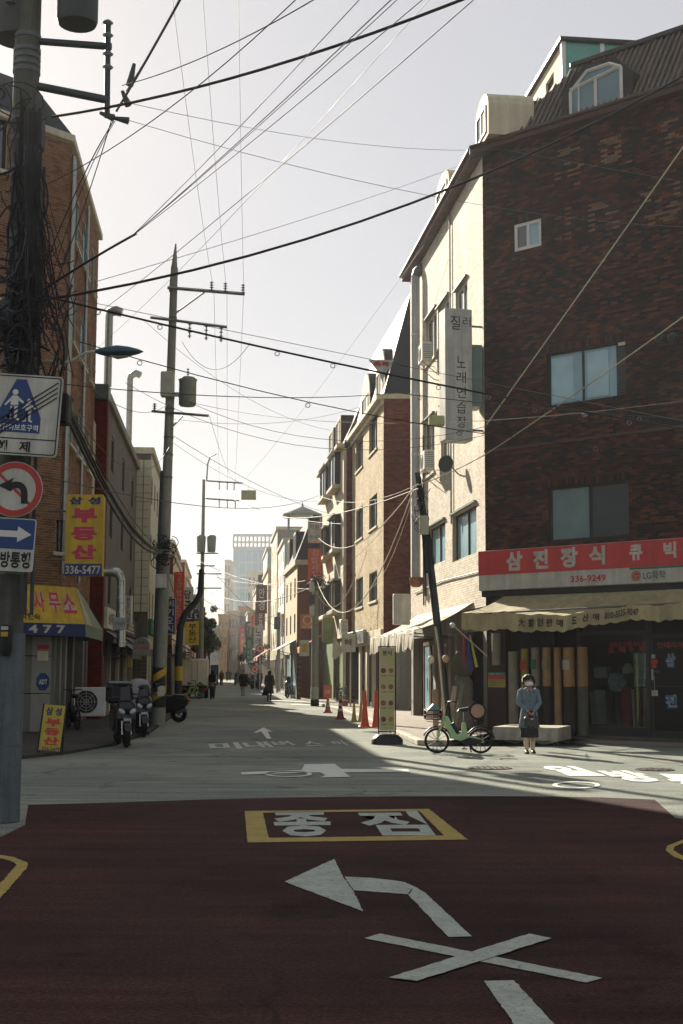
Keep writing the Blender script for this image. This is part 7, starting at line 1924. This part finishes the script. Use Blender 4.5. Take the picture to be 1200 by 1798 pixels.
def bicycle(F, label, frame_m, basket=True, name='bicycle'):
    o = thing(name, F, label, 'bicycle'); R = .255; xf, xr = -.44, .44
    wheel(o, F, xf, R, .022, 12); wheel(o, F, xr, R, .022, 12)
    fr = MB(F)   # step-through frame: head tube down to a low beam, up to the saddle tube, back to the rear hub
    fr.prism([(-.32, .76), (-.22, .74), (-.08, .42), (.10, .36), (.36, .33), (.50, .27), (.50, .21), (.34, .22), (.02, .25), (-.16, .30)], -.03, .03, .06)
    fr.prism([(.04, .30), (.20, .30), (.13, .62), (.07, .62)], -.028, .028, .06)
    fr.tube([(-.28, -.035, .70), (-.40, -.045, .44), (xf, -.045, R)], .024, 8); fr.tube([(-.28, .035, .70), (-.40, .045, .44), (xf, .045, R)], .024, 8)
    fr.build('frame', frame_m, o)
    MB(F).tube([(-.27, 0, .72), (-.22, 0, .98), (-.20, 0, 1.02)], .02, 8).build('stem', M_BLKP, o)
    MB(F).tube([(-.06, -.26, 1.02), (-.14, -.22, 1.05), (-.2, -.1, 1.03), (-.2, .1, 1.03), (-.14, .22, 1.05), (-.06, .26, 1.02)], .015, 8).build('handlebar', M_BLKP, o)
    MB(F).prism([(-.03, .84), (.02, .90), (.2, .93), (.26, .89), (.16, .82)], -.08, .08, .2).build('saddle', M_BLKP, o)
    MB(F).tube([(.10, 0, .58), (.09, 0, .84)], .018, 8).build('seat_post', M_CHROME, o)
    for x in (xf, xr): MB(F).torus((x, 0, R), R + .025, .016, 'y', 20, 5, 10 if x < 0 else 0, 160 if x < 0 else 175).build('mudguard', M_BLKP, o)
    MB(F).prism([(.02, .24), (.14, .16), (.40, .20), (.44, .28), (.2, .32)], -.075, -.04, .05).build('chain_guard', M_BLKP, o)
    ck = MB(F); ck.tube([(.06, -.09, .26), (.10, -.09, .12)], .012, 6); ck.box(.05, -.19, .09, .14, -.09, .11); ck.build('pedal', M_BLKP, o)
    ck = MB(F); ck.tube([(.06, .09, .26), (.02, .09, .40)], .012, 6); ck.box(-.03, .09, .39, .06, .19, .41); ck.build('pedal', M_BLKP, o)
    MB(F).tube([(.2, .03, .26), (.27, .14, .02)], .013, 6).build('kickstand', M_BLKP, o)
    MB(F).box(-.36, -.05, .50, -.42, -.02, .56, .01).build('reflector', M_ORNG, o)
    if basket:
        b = MB(F); x0, x1, y0, y1, z0, z1 = -.68, -.36, -.16, .16, .68, .86
        for z in (z0, (z0 + z1) / 2, z1): b.tube([(x0, y0, z), (x1, y0, z), (x1, y1, z), (x0, y1, z), (x0, y0, z)], .007, 4, False, False)
        for k in range(9):
            t_ = k / 8
            for (a, c) in (((x0 + (x1 - x0) * t_, y0), 0), ((x0 + (x1 - x0) * t_, y1), 0), ((x0, y0 + (y1 - y0) * t_), 0), ((x1, y0 + (y1 - y0) * t_), 0)): b.tube([(*a, z0), (*a, z1)], .005, 4, False, False)
        b.box(x0, y0, z0, x1, y1, z0 + .01)
        bo = b.build('basket', M_BLKP, o, kind='stuff')
        MB(F).prism([(-.66, .84), (-.52, .99), (-.36, .86)], -.12, .12, .1).build('basket_bag', P_('bag_teal', '#4f8484', .6), o)
    MB(F).prism([(-.17, .58), (-.1, .62), (.02, .42), (-.04, .38)], -.036, .036).build('battery_cover', M_BLKP, o)
    return o
gb_ = G(806, 1323)
bike = bicycle(Fr(gb_.x, gb_.y, 1, .03), 'pale green city bicycle with a black basket parked left of the standing woman', M_BGREEN)
gb2 = V(337, 1177, 78); b2_ = bicycle(Fr(gb2.x, 78, -1, .05), 'small yellow green bicycle parked behind the delivery truck', P_('bicycle_lime', '#9db24a', .5))
gb3 = FLs.p(1.4, -.35, .06); b3_ = bicycle(Fr(gb3.x, gb3.y, .45, -.9, .06), 'dark bicycle leaning in the recess behind the yellow folding board', M_BLKP, basket=False)

def scooter(F, label, body, box=None, cover=None, cat='scooter', name='scooter', big=True, screen=True):
    """front towards +x"""
    o = thing(name, F, label, cat); r = .27
    wheel(o, F, .66, r, .06, 5); wheel(o, F, -.62, r, .065, 5)
    MB(F).prism([(.50, .30), (.62, .62), (.56, .98), (.46, 1.02), (.40, .62), (.30, .36), (-.05, .26), (-.1, .20), (.34, .20)], -.19, .19, .12).build('leg_shield', body, o)
    MB(F).loft([(.60, 0, .70, .03, .05), (.62, 0, .76, .09, .17), (.58, 0, .88, .12, .2), (.52, 0, 1.0, .08, .15), (.50, 0, 1.03, .03, .06)], 16).build('front_cowl', body, o)
    MB(F).prism([(-.90, .56), (-.95, .74), (-.6, .82), (-.1, .76), (.06, .60), (.0, .36), (-.3, .28), (-.7, .36)], -.17, .17, .15).build('body', body, o)
    MB(F).prism([(-.92, .76), (-.86, .86), (-.5, .88), (-.42, .82), (-.05, .84), (.06, .78), (-.1, .74), (-.6, .78)], -.15, .15, .15).build('seat', M_BLKP, o)
    for s in (-1, 1):
        MB(F).tube([(.66, s * .09, r), (.56, s * .09, .62)], .025, 8).build('fork', M_CHROME, o)
        hl = MB(F).loft([(.70, s * .09, .70, .02, .03), (.71, s * .11, .75, .035, .07), (.68, s * .13, .80, .03, .06), (.66, s * .14, .83, .01, .02)], 10).build('headlight', P_('lens_clear', '#8c9498', .08, spec=1.0), o)
        MB(F).tube([(.44, s * .26, 1.06), (.40, s * .30, 1.24)], .008, 5).build('mirror_stalk', M_BLKP, o)
        MB(F).ball(.39, s * .34, 1.27, .02, .075, .045).build('mirror', M_BLKP, o)
    MB(F).tube([(.36, -.34, 1.03), (.45, -.2, 1.05), (.48, 0, 1.02), (.45, .2, 1.05), (.36, .34, 1.03)], .018, 8).build('handlebar', M_BLKP, o)
    MB(F).prism([(.75, .50), (.92, .44), (.95, .36), (.80, .52), (.62, .58), (.50, .50), (.58, .50)], -.07, .07).build('front_mudguard', body, o)
    if screen: MB(F)._a([(.60, -.15, 1.0), (.60, .15, 1.0), (.48, .12, 1.25), (.48, -.12, 1.25), (.64, -.08, 1.0), (.64, .08, 1.0), (.51, .06, 1.28), (.51, -.06, 1.28)], [(0, 4, 7, 3), (4, 5, 6, 7), (5, 1, 2, 6)]).build('windscreen', P_('screen_smoke', '#0f1418', .25, spec=.5), o)
    MB(F).tube([(-.6, .16, .3), (-.9, .18, .42)], [.04, .06], 10).build('exhaust', M_STEEL, o)
    MB(F).tube([(0, .05, .25), (-.1, .22, .01)], .014, 6).build('side_stand', M_BLKP, o)
    MB(F).box(-1.0, -.09, .66, -.93, .09, .74, .01).build('tail_light', M_REDP, o)
    MB(F).box(.74, -.08, .56, .75, .08, .62).build('chrome_grille', M_CHROME, o)
    if box:
        b = MB(F).box(-1.05, -.24, .90, -.52, .24, 1.32, .06).build('top_box', box, o)
        MB(F).box(-1.06, -.25, 1.32, -.51, .25, 1.39, .05).build('lid', P_('box_lid', '#5a646a', .2, spec=.8), b)
    if cover: MB(F).loft([(-.72, 0, .84, .30, .27), (-.72, 0, 1.0, .34, .3), (-.7, 0, 1.25, .32, .28), (-.7, 0, 1.38, .22, .2), (-.7, 0, 1.42, .08, .08)], 16, p=3).build('top_cover', cover, o)
    return o
M_SCB = P_('scooter_black', '#0e0f11', .3, .0, var=.2, spec=.5)
g = G(206, 1313); scooter(Fr(g.x, g.y + .6, .30, -.95), 'large black scooter with a top box facing us on the left pavement edge', M_SCB, box=M_BLKP)
g = G(238, 1296); scooter(Fr(g.x, g.y + .9, .25, -.97), 'second black scooter with a rounded grey cover, behind the first one', M_SCB, cover=P_('cover_grey', '#7f7f80', .6))
g = G(300, 1268); scooter(Fr(g.x - .35, g.y, -1, .15), 'dark scooter half hidden behind the middle pole', M_SCB, screen=False)
g = G(506, 1226); scooter(Fr(g.x + .2, g.y + .5, -.35, -.94), 'grey motorcycle parked facing us on the far right kerb', P_('scooter_grey', '#5c6062', .3, .3), box=None, cat='motorcycle', name='motorcycle')
for i, (x, Y) in enumerate(((448, 118), (437, 135), (418, 150))):
    g = V(x, 1177, Y); scooter(Fr(g.x, Y, -.3, -.95), 'dark scooter parked far up the street, %s of three' % ['nearest', 'middle', 'farthest'][i], M_SCB)
def truck(px0, px1, Y, label, boxm, cabm, L=3.4, H=2.28, name='delivery_truck'):
    a = V(px0, 1177, Y); b = V(px1, 1177, Y); w = b.x - a.x; f = Fr((a.x + b.x) / 2, Y, 1, .09); o = thing(name, f, label, 'truck'); h = w / 2
    MB(f).box(-h, 0, .72, h, L, H, .03).build('cargo_box', boxm, o)
    for s in (-1, 1):
        d = MB(f).box(s * .012 if s > 0 else -h + .05, -.03, .78, h - .05 if s > 0 else -.012, -.002, H - .06, .01).build('rear_door', boxm, o)
        MB(f).tube([(s * .16, -.05, .85), (s * .16, -.05, H - .12)], .015, 5).build('lock_bar', M_METAL, d)
        MB(f).box(s * (h - .3), -.03, .5, s * (h - .05), .02, .62, .01).build('tail_light', M_REDP, o)
        MB(f).box(s * (h - .24), .55, 0.0 + .02, s * (h - .02), 1.15, .62, .1).build('wheel', M_TYRE, o) if False else MB(f).loft([(.85, .31, s * h - (.24 if s > 0 else 0), .30, .30), (.85, .31, s * h + (0 if s > 0 else .24), .30, .30)], 18, axis='x').build('wheel', M_TYRE, o)
        MB(f).loft([(L + .9, .31, s * h - (.24 if s > 0 else 0), .30, .30), (L + .9, .31, s * h + (0 if s > 0 else .24), .30, .30)], 18, axis='x').build('wheel', M_TYRE, o)
    MB(f).box(-h + .05, .1, .45, h - .05, L + 1.2, .71).build('chassis', M_INK, o)
    MB(f).box(-h + .1, -.02, .42, h - .1, .04, .56, .01).build('bumper', M_STEEL, o)
    MB(f).box(-.25, -.025, .57, .25, -.005, .68).build('number_plate', M_SIGNW, o)
    cbn = MB(f).prism([(0, 0)] * 0 + [(-h + .05, .5), (h - .05, .5), (h - .05, 1.6), (h - .15, 1.95), (-h + .15, 1.95), (-h + .05, 1.6)], L + .1, L + 1.5).build('cab', cabm, o)
    return o
truck(318, 366, 79, 'cream box delivery truck parked with its closed rear doors towards us', P_('truck_cream', '#dad6c2', .5, var=.15, streak=.15), P_('truck_cab', '#c2c2bb', .4))
truck(370, 384, 150, 'small blue truck far up the left side beyond the delivery truck', P_('truck_blue', '#27506e', .5), P_('truck_blue', ''), L=2.4, H=2.2)

# ================================================================ kerb furniture
def cone(px, py, w, h, m, label, bands=0, flared=True, bm=None):
    g = G(px, py); z0 = .113 if px > 612 or px < 600 else .0
    g = G(px, py, .112); f = Fr(g.x, g.y, 1, .1, .112); k = g.y / FPX; o = thing('traffic_cone', f, label, 'traffic cone', 'cones along the right kerb'); W = w * k; Hh = h * k
    MB(f).box(-W / 2, -W / 2, 0, W / 2, W / 2, .04, .02).build('base', m, o)
    rr = [(0, W * .38), (.12, W * .3), (.5, W * .19), (.94, W * .13), (1.0, W * .09)]
    MB(f).loft([(0, 0, .04 + (Hh - .04) * t, r, r) for t, r in rr], 16).build('cone', m, o)
    for i in range(bands):
        t0 = .42 + .26 * i; ra = W * (.215 - .07 * i / 1.0 * .8); MB(f).loft([(0, 0, Hh * t0, ra + .012, ra + .012), (0, 0, Hh * (t0 + .13), ra - .002, ra - .002)], 16).build('reflective_band', bm or M_SIGNW, o)
    return o
M_CO = P_('cone_orange', '#bf4826', .5); M_CR = P_('cone_dark_red', '#6e2722', .5); M_CY = P_('cone_yellow', '#a9963a', .5)
cone(576, 1252, 16, 26, P_('cone_faded', '#a8604a', .6), 'faded red cone with pale bands below the salmon stand sign', 2)
cone(598, 1263, 19, 34, M_CR, 'dark red cone with one pale band, left of the yellow ones', 2)
cone(622, 1268, 14, 36, M_CY, 'tall yellow cone, left one beside the orange barrels', 0)
cone(634, 1268, 14, 36, M_CY, 'yellow cone half hidden behind the left orange cone', 0)
cone(641, 1277, 21, 64, M_CO, 'tall orange cone left of the two orange ones', 0)
cone(661, 1277, 21, 64, M_CO, 'tall orange cone nearest the menu banner stand', 0)
# menu banner stand
g = G(680, 1307); fb_ = Fr(g.x, g.y, .98, .2); k = g.y / FPX
bn_ = thing('banner_stand', fb_, 'tall narrow cream menu banner stand with food pictures on a black rounded base', 'banner stand')
MB(fb_).loft([(0, 0, 0, 27 * k, .26), (0, 0, 8 * k, 27 * k, .26), (0, 0, 16 * k, 20 * k, .16), (0, 0, 18 * k, 12 * k, .08)], 20, p=3).build('base', M_BLKP, bn_)
bw, z0, z1 = 13.5 * k, 24 * k, 167 * k
for x in (-bw - .02, bw + .02): MB(fb_).tube([(x, 0, 15 * k), (x, 0, z1 + .03)], .014, 6).build('pole', M_INK, bn_)
for z in (z0 - .02, z1 + .02): MB(fb_).tube([(-bw - .02, 0, z), (bw + .02, 0, z)], .014, 6).build('rail', M_INK, bn_)
sh = MB(fb_).box(-bw, -.006, z0, bw, .006, z1).build('banner_sheet', mat('banner_cream', '#a59f72', .7, var=.15, scale=2), bn_)
t = MB(fb_); t.text('분식', -bw * .6, z1 - 14 * k, bw * .6, z1 - 5 * k, -.009, .02)
for r_ in range(4):
    zz = z1 - (40 + 28 * r_) * k
    for s in (-1, 1):
        MB(fb_).disc(s * bw * .5, zz, 4.8 * k, -.010, .002, 18).build('dish_picture', mat('dish_%d' % ((r_ * 2 + s) % 3), ['#8e5a34', '#9b7a3c', '#7c4430'][(r_ * 2 + s) % 3], .6, var=.6, scale=30), sh)
        MB(fb_).disc(s * bw * .5, zz, 5.6 * k, -.008, .001, 18, 4.9 * k).build('plate_ring', M_SIGNW, sh)
    t.text('김밥  라면', -bw * .8, zz - 10 * k, bw * .8, zz - 7.5 * k, -.009, .01)
t.build('lettering', M_BRN, sh)

# ================================================================ people
def skin_body(name, verts, edges, radii, root_i, F, material, parent, subd=2):
    me = bpy.data.meshes.new('tmp'); me.from_pydata([tuple(v) for v in verts], edges, [])
    ob = bpy.data.objects.new('tmp', me); C.objects.link(ob)
    md = ob.modifiers.new('s', 'SKIN'); md.use_smooth_shade = True
    sv = me.skin_vertices[0].data
    for i, r in enumerate(radii): sv[i].radius = (r, r) if not isinstance(r, tuple) else r; sv[i].use_root = (i == root_i)
    sb = ob.modifiers.new('u', 'SUBSURF'); sb.levels = subd; sb.render_levels = subd
    dg = bpy.context.evaluated_depsgraph_get(); dg.update()
    res = bpy.data.meshes.new_from_object(ob.evaluated_get(dg))
    mb = MB(F); mb._a([v.co[:] for v in res.vertices], [tuple(p.vertices) for p in res.polygons], True)
    bpy.data.objects.remove(ob); bpy.data.meshes.remove(me); bpy.data.meshes.remove(res)
    return mb.build(name, material, parent)
M_SKIN = mat('skin', '#b28468', .6, var=.06, bump=0); M_HAIR = mat('hair_black', '#120f0e', .6, var=.3, bump=.2)
def person(F, H, label, pose, top_m, leg_m, shoe_m, coat=None, bare_legs=False, fingers=False, hair=True, bag=None, hem=None, skirt=None, facing=-1, group=None):
    """local frame: person faces -y (towards the camera) when facing=-1, +y when walking away"""
    o = thing('person', F, label, 'person', group); s = H; fy = facing
    A = dict(lk=(0, 0), rk=(0, 0), le=(.14, 0, .64), lh=(.15, .02, .48), re=(.14, 0, .64), rh=(.15, .02, .48), lf=0.0, rf=0.0, llift=0, rlift=0); A.update(pose)
    V_ = []; E = []; R = []
    def add(p, r, par=None):
        V_.append((p[0] * s, p[1] * fy * s, p[2] * s)); R.append(r * s)
        if par is not None: E.append((par, len(V_) - 1))
        return len(V_) - 1
    pel = add((0, 0, .53), .070); sp = add((0, 0, .64), .060, pel); ch = add((0, 0, .75), .062, sp); nb = add((0, 0, .815), .032, ch); nk = add((0, .004, .852), .032, nb)
    hd = add((0, .008, .895), .050, nk); hd2 = add((0, .006, .935), .054, hd); add((0, 0, .97), .03, hd2)
    add((0, .055, .905), .012, hd)      # nose / face forward
    W = {}
    for sd, nm in ((-1, 'l'), (1, 'r')):
        shd = add((sd * .092, 0, .785), .032, ch); e = A[nm + 'e']; h = A[nm + 'h']
        el = add((sd * e[0], e[1], e[2]), .028, shd); wr = add((sd * h[0], h[1], h[2]), .019, el)
        d = Vector((sd * h[0] - sd * e[0], h[1] - e[1], h[2] - e[2])).normalized()
        pm = Vector((sd * h[0], h[1], h[2])) + d * .035; pi = add(tuple(pm), .022, wr); W[nm] = (pi, pm, d)
        if fingers:
            for k, (sp_, ln) in enumerate(((-.016, .038), (-.006, .044), (.005, .041), (.015, .033))):
                p1 = pm + d * .02 + Vector((0, sp_, 0)); i1 = add(tuple(p1), .0062, pi); i2 = add(tuple(p1 + d * ln * .5 + Vector((-sd * .006, 0, 0))), .0056, i1); add(tuple(p1 + d * ln * .8 + Vector((-sd * .018, 0, 0))), .0048, i2)
            p1 = pm - d * .012 + Vector((0, .02, 0)); i1 = add(tuple(p1), .007, pi); add(tuple(p1 + d * .02 + Vector((0, .012, 0))), .006, i1)
        else: add(tuple(pm + d * .035), .014, pi)
        hp = add((sd * .052, 0, .49), .062, pel); kx, ky = A[nm + 'k']; lift = A[nm + 'lift']
        kn = add((sd * .05, ky, .285 + lift * .5), .038, hp); fo = A[nm + 'f']
        an = add((sd * .045, fo, .055 + lift), .024, kn); hl_ = add((sd * .045, fo + .015, .025 + lift), .022, an); add((sd * .05, fo + .075, .016 + lift * .6), .018, hl_)
        W['k' + nm] = ((sd * .05, ky, .285 + lift * .5), (sd * .045, fo, .055 + lift), fo, lift, sd)
    skin_body('body', V_, E, R, 0, F, M_SKIN, o, 2)
    def L(p): return (p[0] * s, p[1] * fy * s, p[2] * s)
    # trousers or stockings
    tr_ = MB(F)
    for nm in 'lr':
        k, a, fo, lf, sd = W['k' + nm]
        if bare_legs: tr_.tube([L((sd * .052, 0, .46)), L(k), L(((k[0] + a[0]) / 2, (k[1] + a[1]) / 2 - .008, (k[2] + a[2]) / 2 + .02)), L(a)], [.055 * s, .040 * s, .038 * s, .026 * s], 12)
        else: tr_.tube([L((sd * .045, 0, .54)), L((sd * .052, 0, .45)), L(k), L((a[0], a[1], a[2] + .0))], [.075 * s, .066 * s, .05 * s, .04 * s], 12)
    tr_.build('stockings' if bare_legs else 'trousers', leg_m, o, kind=None)
    for nm in 'lr':
        k, a, fo, lf, sd = W['k' + nm]; m = MB(F); c0 = L((sd * .048, fo + .03, .0 + lf))
        m.loft([(c0[0], c0[1], lf * s, .030 * s, .075 * s), (c0[0], c0[1], lf * s + .012 * s, .032 * s, .077 * s), (c0[0], c0[1] - fy * .02 * s, lf * s + .035 * s, .028 * s, .05 * s), (c0[0], c0[1] - fy * .03 * s, lf * s + .05 * s, .02 * s, .03 * s)], 14)
        m.build('shoe', shoe_m, o)
    # top with sleeves
    hm_ = hem or .48; flare = .105 + max(0, .48 - hm_) * .22
    t = MB(F)
    rings = [(0, 0, .845, .036, .036), (0, 0, .832, .055, .045), (0, 0, .818, .085, .052), (0, 0, .795, .108, .066), (0, 0, .74, .108, .076), (0, 0, .66, .098, .072), (0, 0, .60, .094, .072), (0, 0, .53, .108, .082)]
    if hm_ < .5: rings += [(0, 0, hm_ + (.53 - hm_) * .5, (.108 + flare) / 2, (.082 + flare * .8) / 2), (0, 0, hm_, flare, flare * .82), (0, 0, hm_, flare - .012, flare * .82 - .012)]
    rings = rings[::-1]
    t.loft([(a * s, b * s, c * s, d * s, e * s) for a, b, c, d, e in rings], 24)
    for nm, sd in (('l', -1), ('r', 1)):
        e = A[nm + 'e']; h = A[nm + 'h']; t.tube([L((sd * .07, 0, .812)), L((sd * .104, 0, .79)), L((sd * e[0], e[1], e[2])), L((sd * h[0], h[1], h[2]))], [.034 * s, .042 * s, .036 * s, .029 * s], 14)
    co = t.build('coat' if hm_ < .48 else 'jacket', top_m, o)
    if skirt:
        m, h0, h1, r_ = skirt
        MB(F).loft([(0, 0, h1 * s, r_ * s, r_ * .82 * s), (0, 0, (h0 + h1) / 2 * s, r_ * .96 * s, r_ * .8 * s), (0, 0, h0 * s, .088 * s, .07 * s)], 20).build('skirt', m, o)
    if hair:
        m = MB(F); c = L((0, -.012, .925)); m.ball(c[0], c[1], c[2], .062 * s, .064 * s, .068 * s, 16, 12)
        m.ball(c[0], c[1] - fy * .012 * s, c[2] - .03 * s, .056 * s, .05 * s, .06 * s, 16, 10); m.build('hair', M_HAIR, o)
    return o, co, L, W
w_ = G(930, 1323)
FW = Fr(w_.x, w_.y, 1, .06)
M_COATB = mat('coat_blue_grey', '#66757f', .9, var=.3, scale=7, bump=.6, bscale=16)
wo, co, Lw, Ww = person(FW, 1.57, 'standing woman in a blue grey coat and white mask holding a black handbag', dict(le=(.135, .01, .65), lh=(.045, .115, .545), re=(.135, .01, .65), rh=(.045, .115, .545), lf=.05, rf=-.02, lk=(0, .03)), M_COATB, P_('stocking_cream', '#c2b49a', .7), P_('shoe_black', '#121212', .3), bare_legs=True, fingers=True, hem=.325, skirt=(M_INK, .45, .205, .122))
s_ = 1.57
# curly hair, mask, eyes, scarf, lapels, buttons, bag
R3 = random.Random(2); m = MB(FW)
for k in range(90):
    a = R3.uniform(0, 6.283); e = R3.uniform(-.5, 1.5); c = Lw((0, -.010, .925)); r_ = .069 * s_
    x, y, z = math.cos(a) * math.cos(e), math.sin(a) * math.cos(e), math.sin(e)
    if y < -.35 and z < .45: continue
    m.ball(c[0] + x * r_, c[1] + y * r_ * 1.0, c[2] + z * r_, .022 * s_, .022 * s_, .022 * s_, 6, 5)
m.build('curls', M_HAIR, wo, kind='stuff')
c = Lw((0, .0, .885)); mk = MB(FW); vs = []
for j in range(5):
    for i in range(9):
        a = math.radians(-70 + 140 * i / 8); zz = .866 + .048 * j / 4; bulge = .058 + .010 * math.sin(math.pi * j / 4) * math.cos(a)
        vs.append((math.sin(a) * bulge * .95 * s_, -math.cos(a) * (bulge + .005) * s_, zz * s_))
mk._a(vs, [(j * 9 + i, j * 9 + i + 1, j * 9 + i + 10, j * 9 + i + 9) for j in range(4) for i in range(8)], True); mk.build('face_mask', P_('mask_white', '#d0d0c8', .8), wo)
for sd in (-1, 1):
    MB(FW).ball(sd * .021 * s_, -.053 * s_, .925 * s_, .011 * s_, .006 * s_, .006 * s_, 8, 6).build('eye', P_('eye_dark', '#141010', .3), wo)
    MB(FW).box(sd * .021 * s_ - .016 * s_, -.058 * s_, .937 * s_, sd * .021 * s_ + .016 * s_, -.052 * s_, .941 * s_).build('eyebrow', M_HAIR, wo)
    MB(FW).ball(sd * .054 * s_, -.005 * s_, .912 * s_, .008 * s_, .014 * s_, .018 * s_, 8, 6).build('ear', M_SKIN, wo)
MB(FW).loft([(0, -.045 * s_, .80 * s_, .02 * s_, .03 * s_), (0, -.05 * s_, .825 * s_, .035 * s_, .02 * s_), (0, -.03 * s_, .845 * s_, .04 * s_, .04 * s_), (0, -.02 * s_, .85 * s_, .035 * s_, .035 * s_)], 14).build('scarf', mat('scarf_pink', '#9b7068', .8, var=.6, scale=30), wo)
for sd in (-1, 1): MB(FW)._a([(sd * .012, -.080 * s_, .70 * s_), (sd * .075, -.079 * s_, .775 * s_), (sd * .052, -.070 * s_, .825 * s_), (sd * .02, -.068 * s_, .80 * s_), (sd * .012, -.088 * s_, .70 * s_), (sd * .075, -.087 * s_, .775 * s_), (sd * .052, -.078 * s_, .825 * s_), (sd * .02, -.076 * s_, .80 * s_)], [(4, 5, 6, 7), (0, 1, 5, 4), (1, 2, 6, 5), (2, 3, 7, 6), (3, 0, 4, 7)]).build('lapel', M_COATB, co)
MB(FW).ball(.075, -.084 * s_, .785 * s_, .018, .01, .018, 8, 6).build('brooch', M_NAVY, wo)
for z in (.62, .66): MB(FW).ball(.0, -.078 * s_, z * s_, .012, .006, .012, 8, 6).build('button', M_INK, co)
MB(FW).prism([(-.09, .26 * s_), (.09, .26 * s_), (.03, .54 * s_), (-.03, .54 * s_)], -.112 * s_, -.075 * s_).build('skirt_front', M_INK, wo)
# handbag held by both hands
FH = FW.at(0, -.15 * s_, .385 * s_)
bg2 = thing('handbag', FH, 'black handbag held low in front by the woman in the blue grey coat', 'handbag')
MB(FH).box(-.15, -.06, -.07, .15, .05, .14, .03).build('bag_body', P_('leather_black', '#121114', .3, var=.3, spec=.6), bg2)
MB(FH).tube([(-.10, 0, .13), (-.07, .0, .22), (0, 0, .26), (.07, 0, .22), (.10, 0, .13)], .012, 8).build('handle', P_('leather_black', ''), bg2)
MB(FH).box(-.03, -.066, .08, .03, -.058, .11).build('clasp', M_CHROME, bg2)
# passers-by up the street
def walker(px, pyf, H, label, facing, **kw):
    g = G(px, pyf); f = Fr(g.x, g.y, 1, 0); ph = kw.pop('ph', 1)
    pose = dict(lf=.08 * ph, rf=-.09 * ph, llift=0, rlift=.02, lk=(0, .055 * (ph > 0) + .02), rk=(0, .02), le=(.13, -.02 * ph, .65), lh=(.135, -.07 * ph + .02, .52), re=(.13, .02 * ph, .65), rh=(.135, .09 * ph, .52))
    return person(f, H, label, pose, kw.pop('top'), kw.pop('legs'), kw.pop('shoes', M_INK), facing=facing, **kw)
M_DK = P_('cloth_black', '#17171a', .9); M_DK2 = P_('cloth_charcoal', '#26272c', .9); M_KH = P_('cloth_cream', '#a89c84', .9)
o, co, L_p, _ = walker(373, 1228, 1.64, 'walker in a cream jacket with a black backpack beside the delivery truck', 1, top=M_KH, legs=M_DK2, hem=.44)
fb0 = _RM  # backpack is worn, yet a thing of its own
g = G(373, 1228); fbp = Fr(g.x, g.y - .17, 1, 0, 1.05); bp_ = thing('backpack', fbp, 'black backpack worn by the walker in the cream jacket', 'backpack'); MB(fbp).box(-.2, -.12, -.1, .2, .08, .38, .07).build('pack', M_DK, bp_); MB(fbp).box(-.14, -.16, -.05, .14, -.118, .14, .03).build('pocket', M_DK2, bp_)
walker(427, 1222, 1.66, 'walker in a short black coat with pale trousers in the middle of the street', -1, top=M_DK, legs=P_('cloth_stone', '#8e8b7c', .9), hem=.36, ph=-1, bare_legs=True)
walker(456, 1211, 1.70, 'man in a dark suit standing by the right shops up the street', 1, top=M_DK2, legs=M_DK, ph=.5)
walker(473, 1231, 1.66, 'woman in a long black coat walking away on the right', 1, top=M_DK, legs=P_('skin_legs', '#8a6a55', .7), bare_legs=True, hem=.24, ph=.6)
gbag = G(466, 1231); f_ = Fr(gbag.x, gbag.y, 1, 0, .3); sb = thing('shopping_bag', f_, 'dark bag carried by the woman in the long black coat', 'bag'); MB(f_).prism([(-.2, 0), (.16, 0), (.08, .5), (-.02, .5)], -.1, .1, .1).build('bag_body', M_DK, sb)
walker(389, 1204, 1.65, 'walker in a rust red top far up the left side', -1, top=P_('cloth_rust', '#6e3a2c', .9), legs=M_DK, ph=.8)
walker(399, 1196, 1.68, 'dark clothed walker farthest left in the distant pair', 1, top=M_DK2, legs=M_DK, ph=-.8)
walker(404, 1195, 1.62, 'dark clothed walker right in the distant pair', 1, top=M_DK, legs=M_DK2, ph=.7)
walker(417, 1199, 1.60, 'walker in a grey coat stooping far up the street', -1, top=P_('cloth_grey', '#6b6c6e', .9), legs=M_DK, ph=.5, hem=.36)
walker(505, 1216, 1.62, 'person in dark clothes standing behind the grey motorcycle', 1, top=M_DK, legs=M_DK2, ph=.2)
# ================================================================ hazy air down the street
hm = bpy.data.materials.new('haze'); hm.use_nodes = True
hn = hm.node_tree.nodes; hn.clear()
ho = hn.new('ShaderNodeOutputMaterial'); hv = hn.new('ShaderNodeVolumePrincipled')
hv.inputs['Color'].default_value = (.93, .94, 1.0, 1); hv.inputs['Density'].default_value = .00038; hv.inputs['Anisotropy'].default_value = .3
hm.node_tree.links.new(hv.outputs[0], ho.inputs['Volume'])
hb = MB().box(-265, -45, -1, 265, 705, 62).build('haze', hm); tag(hb, kind='stuff')
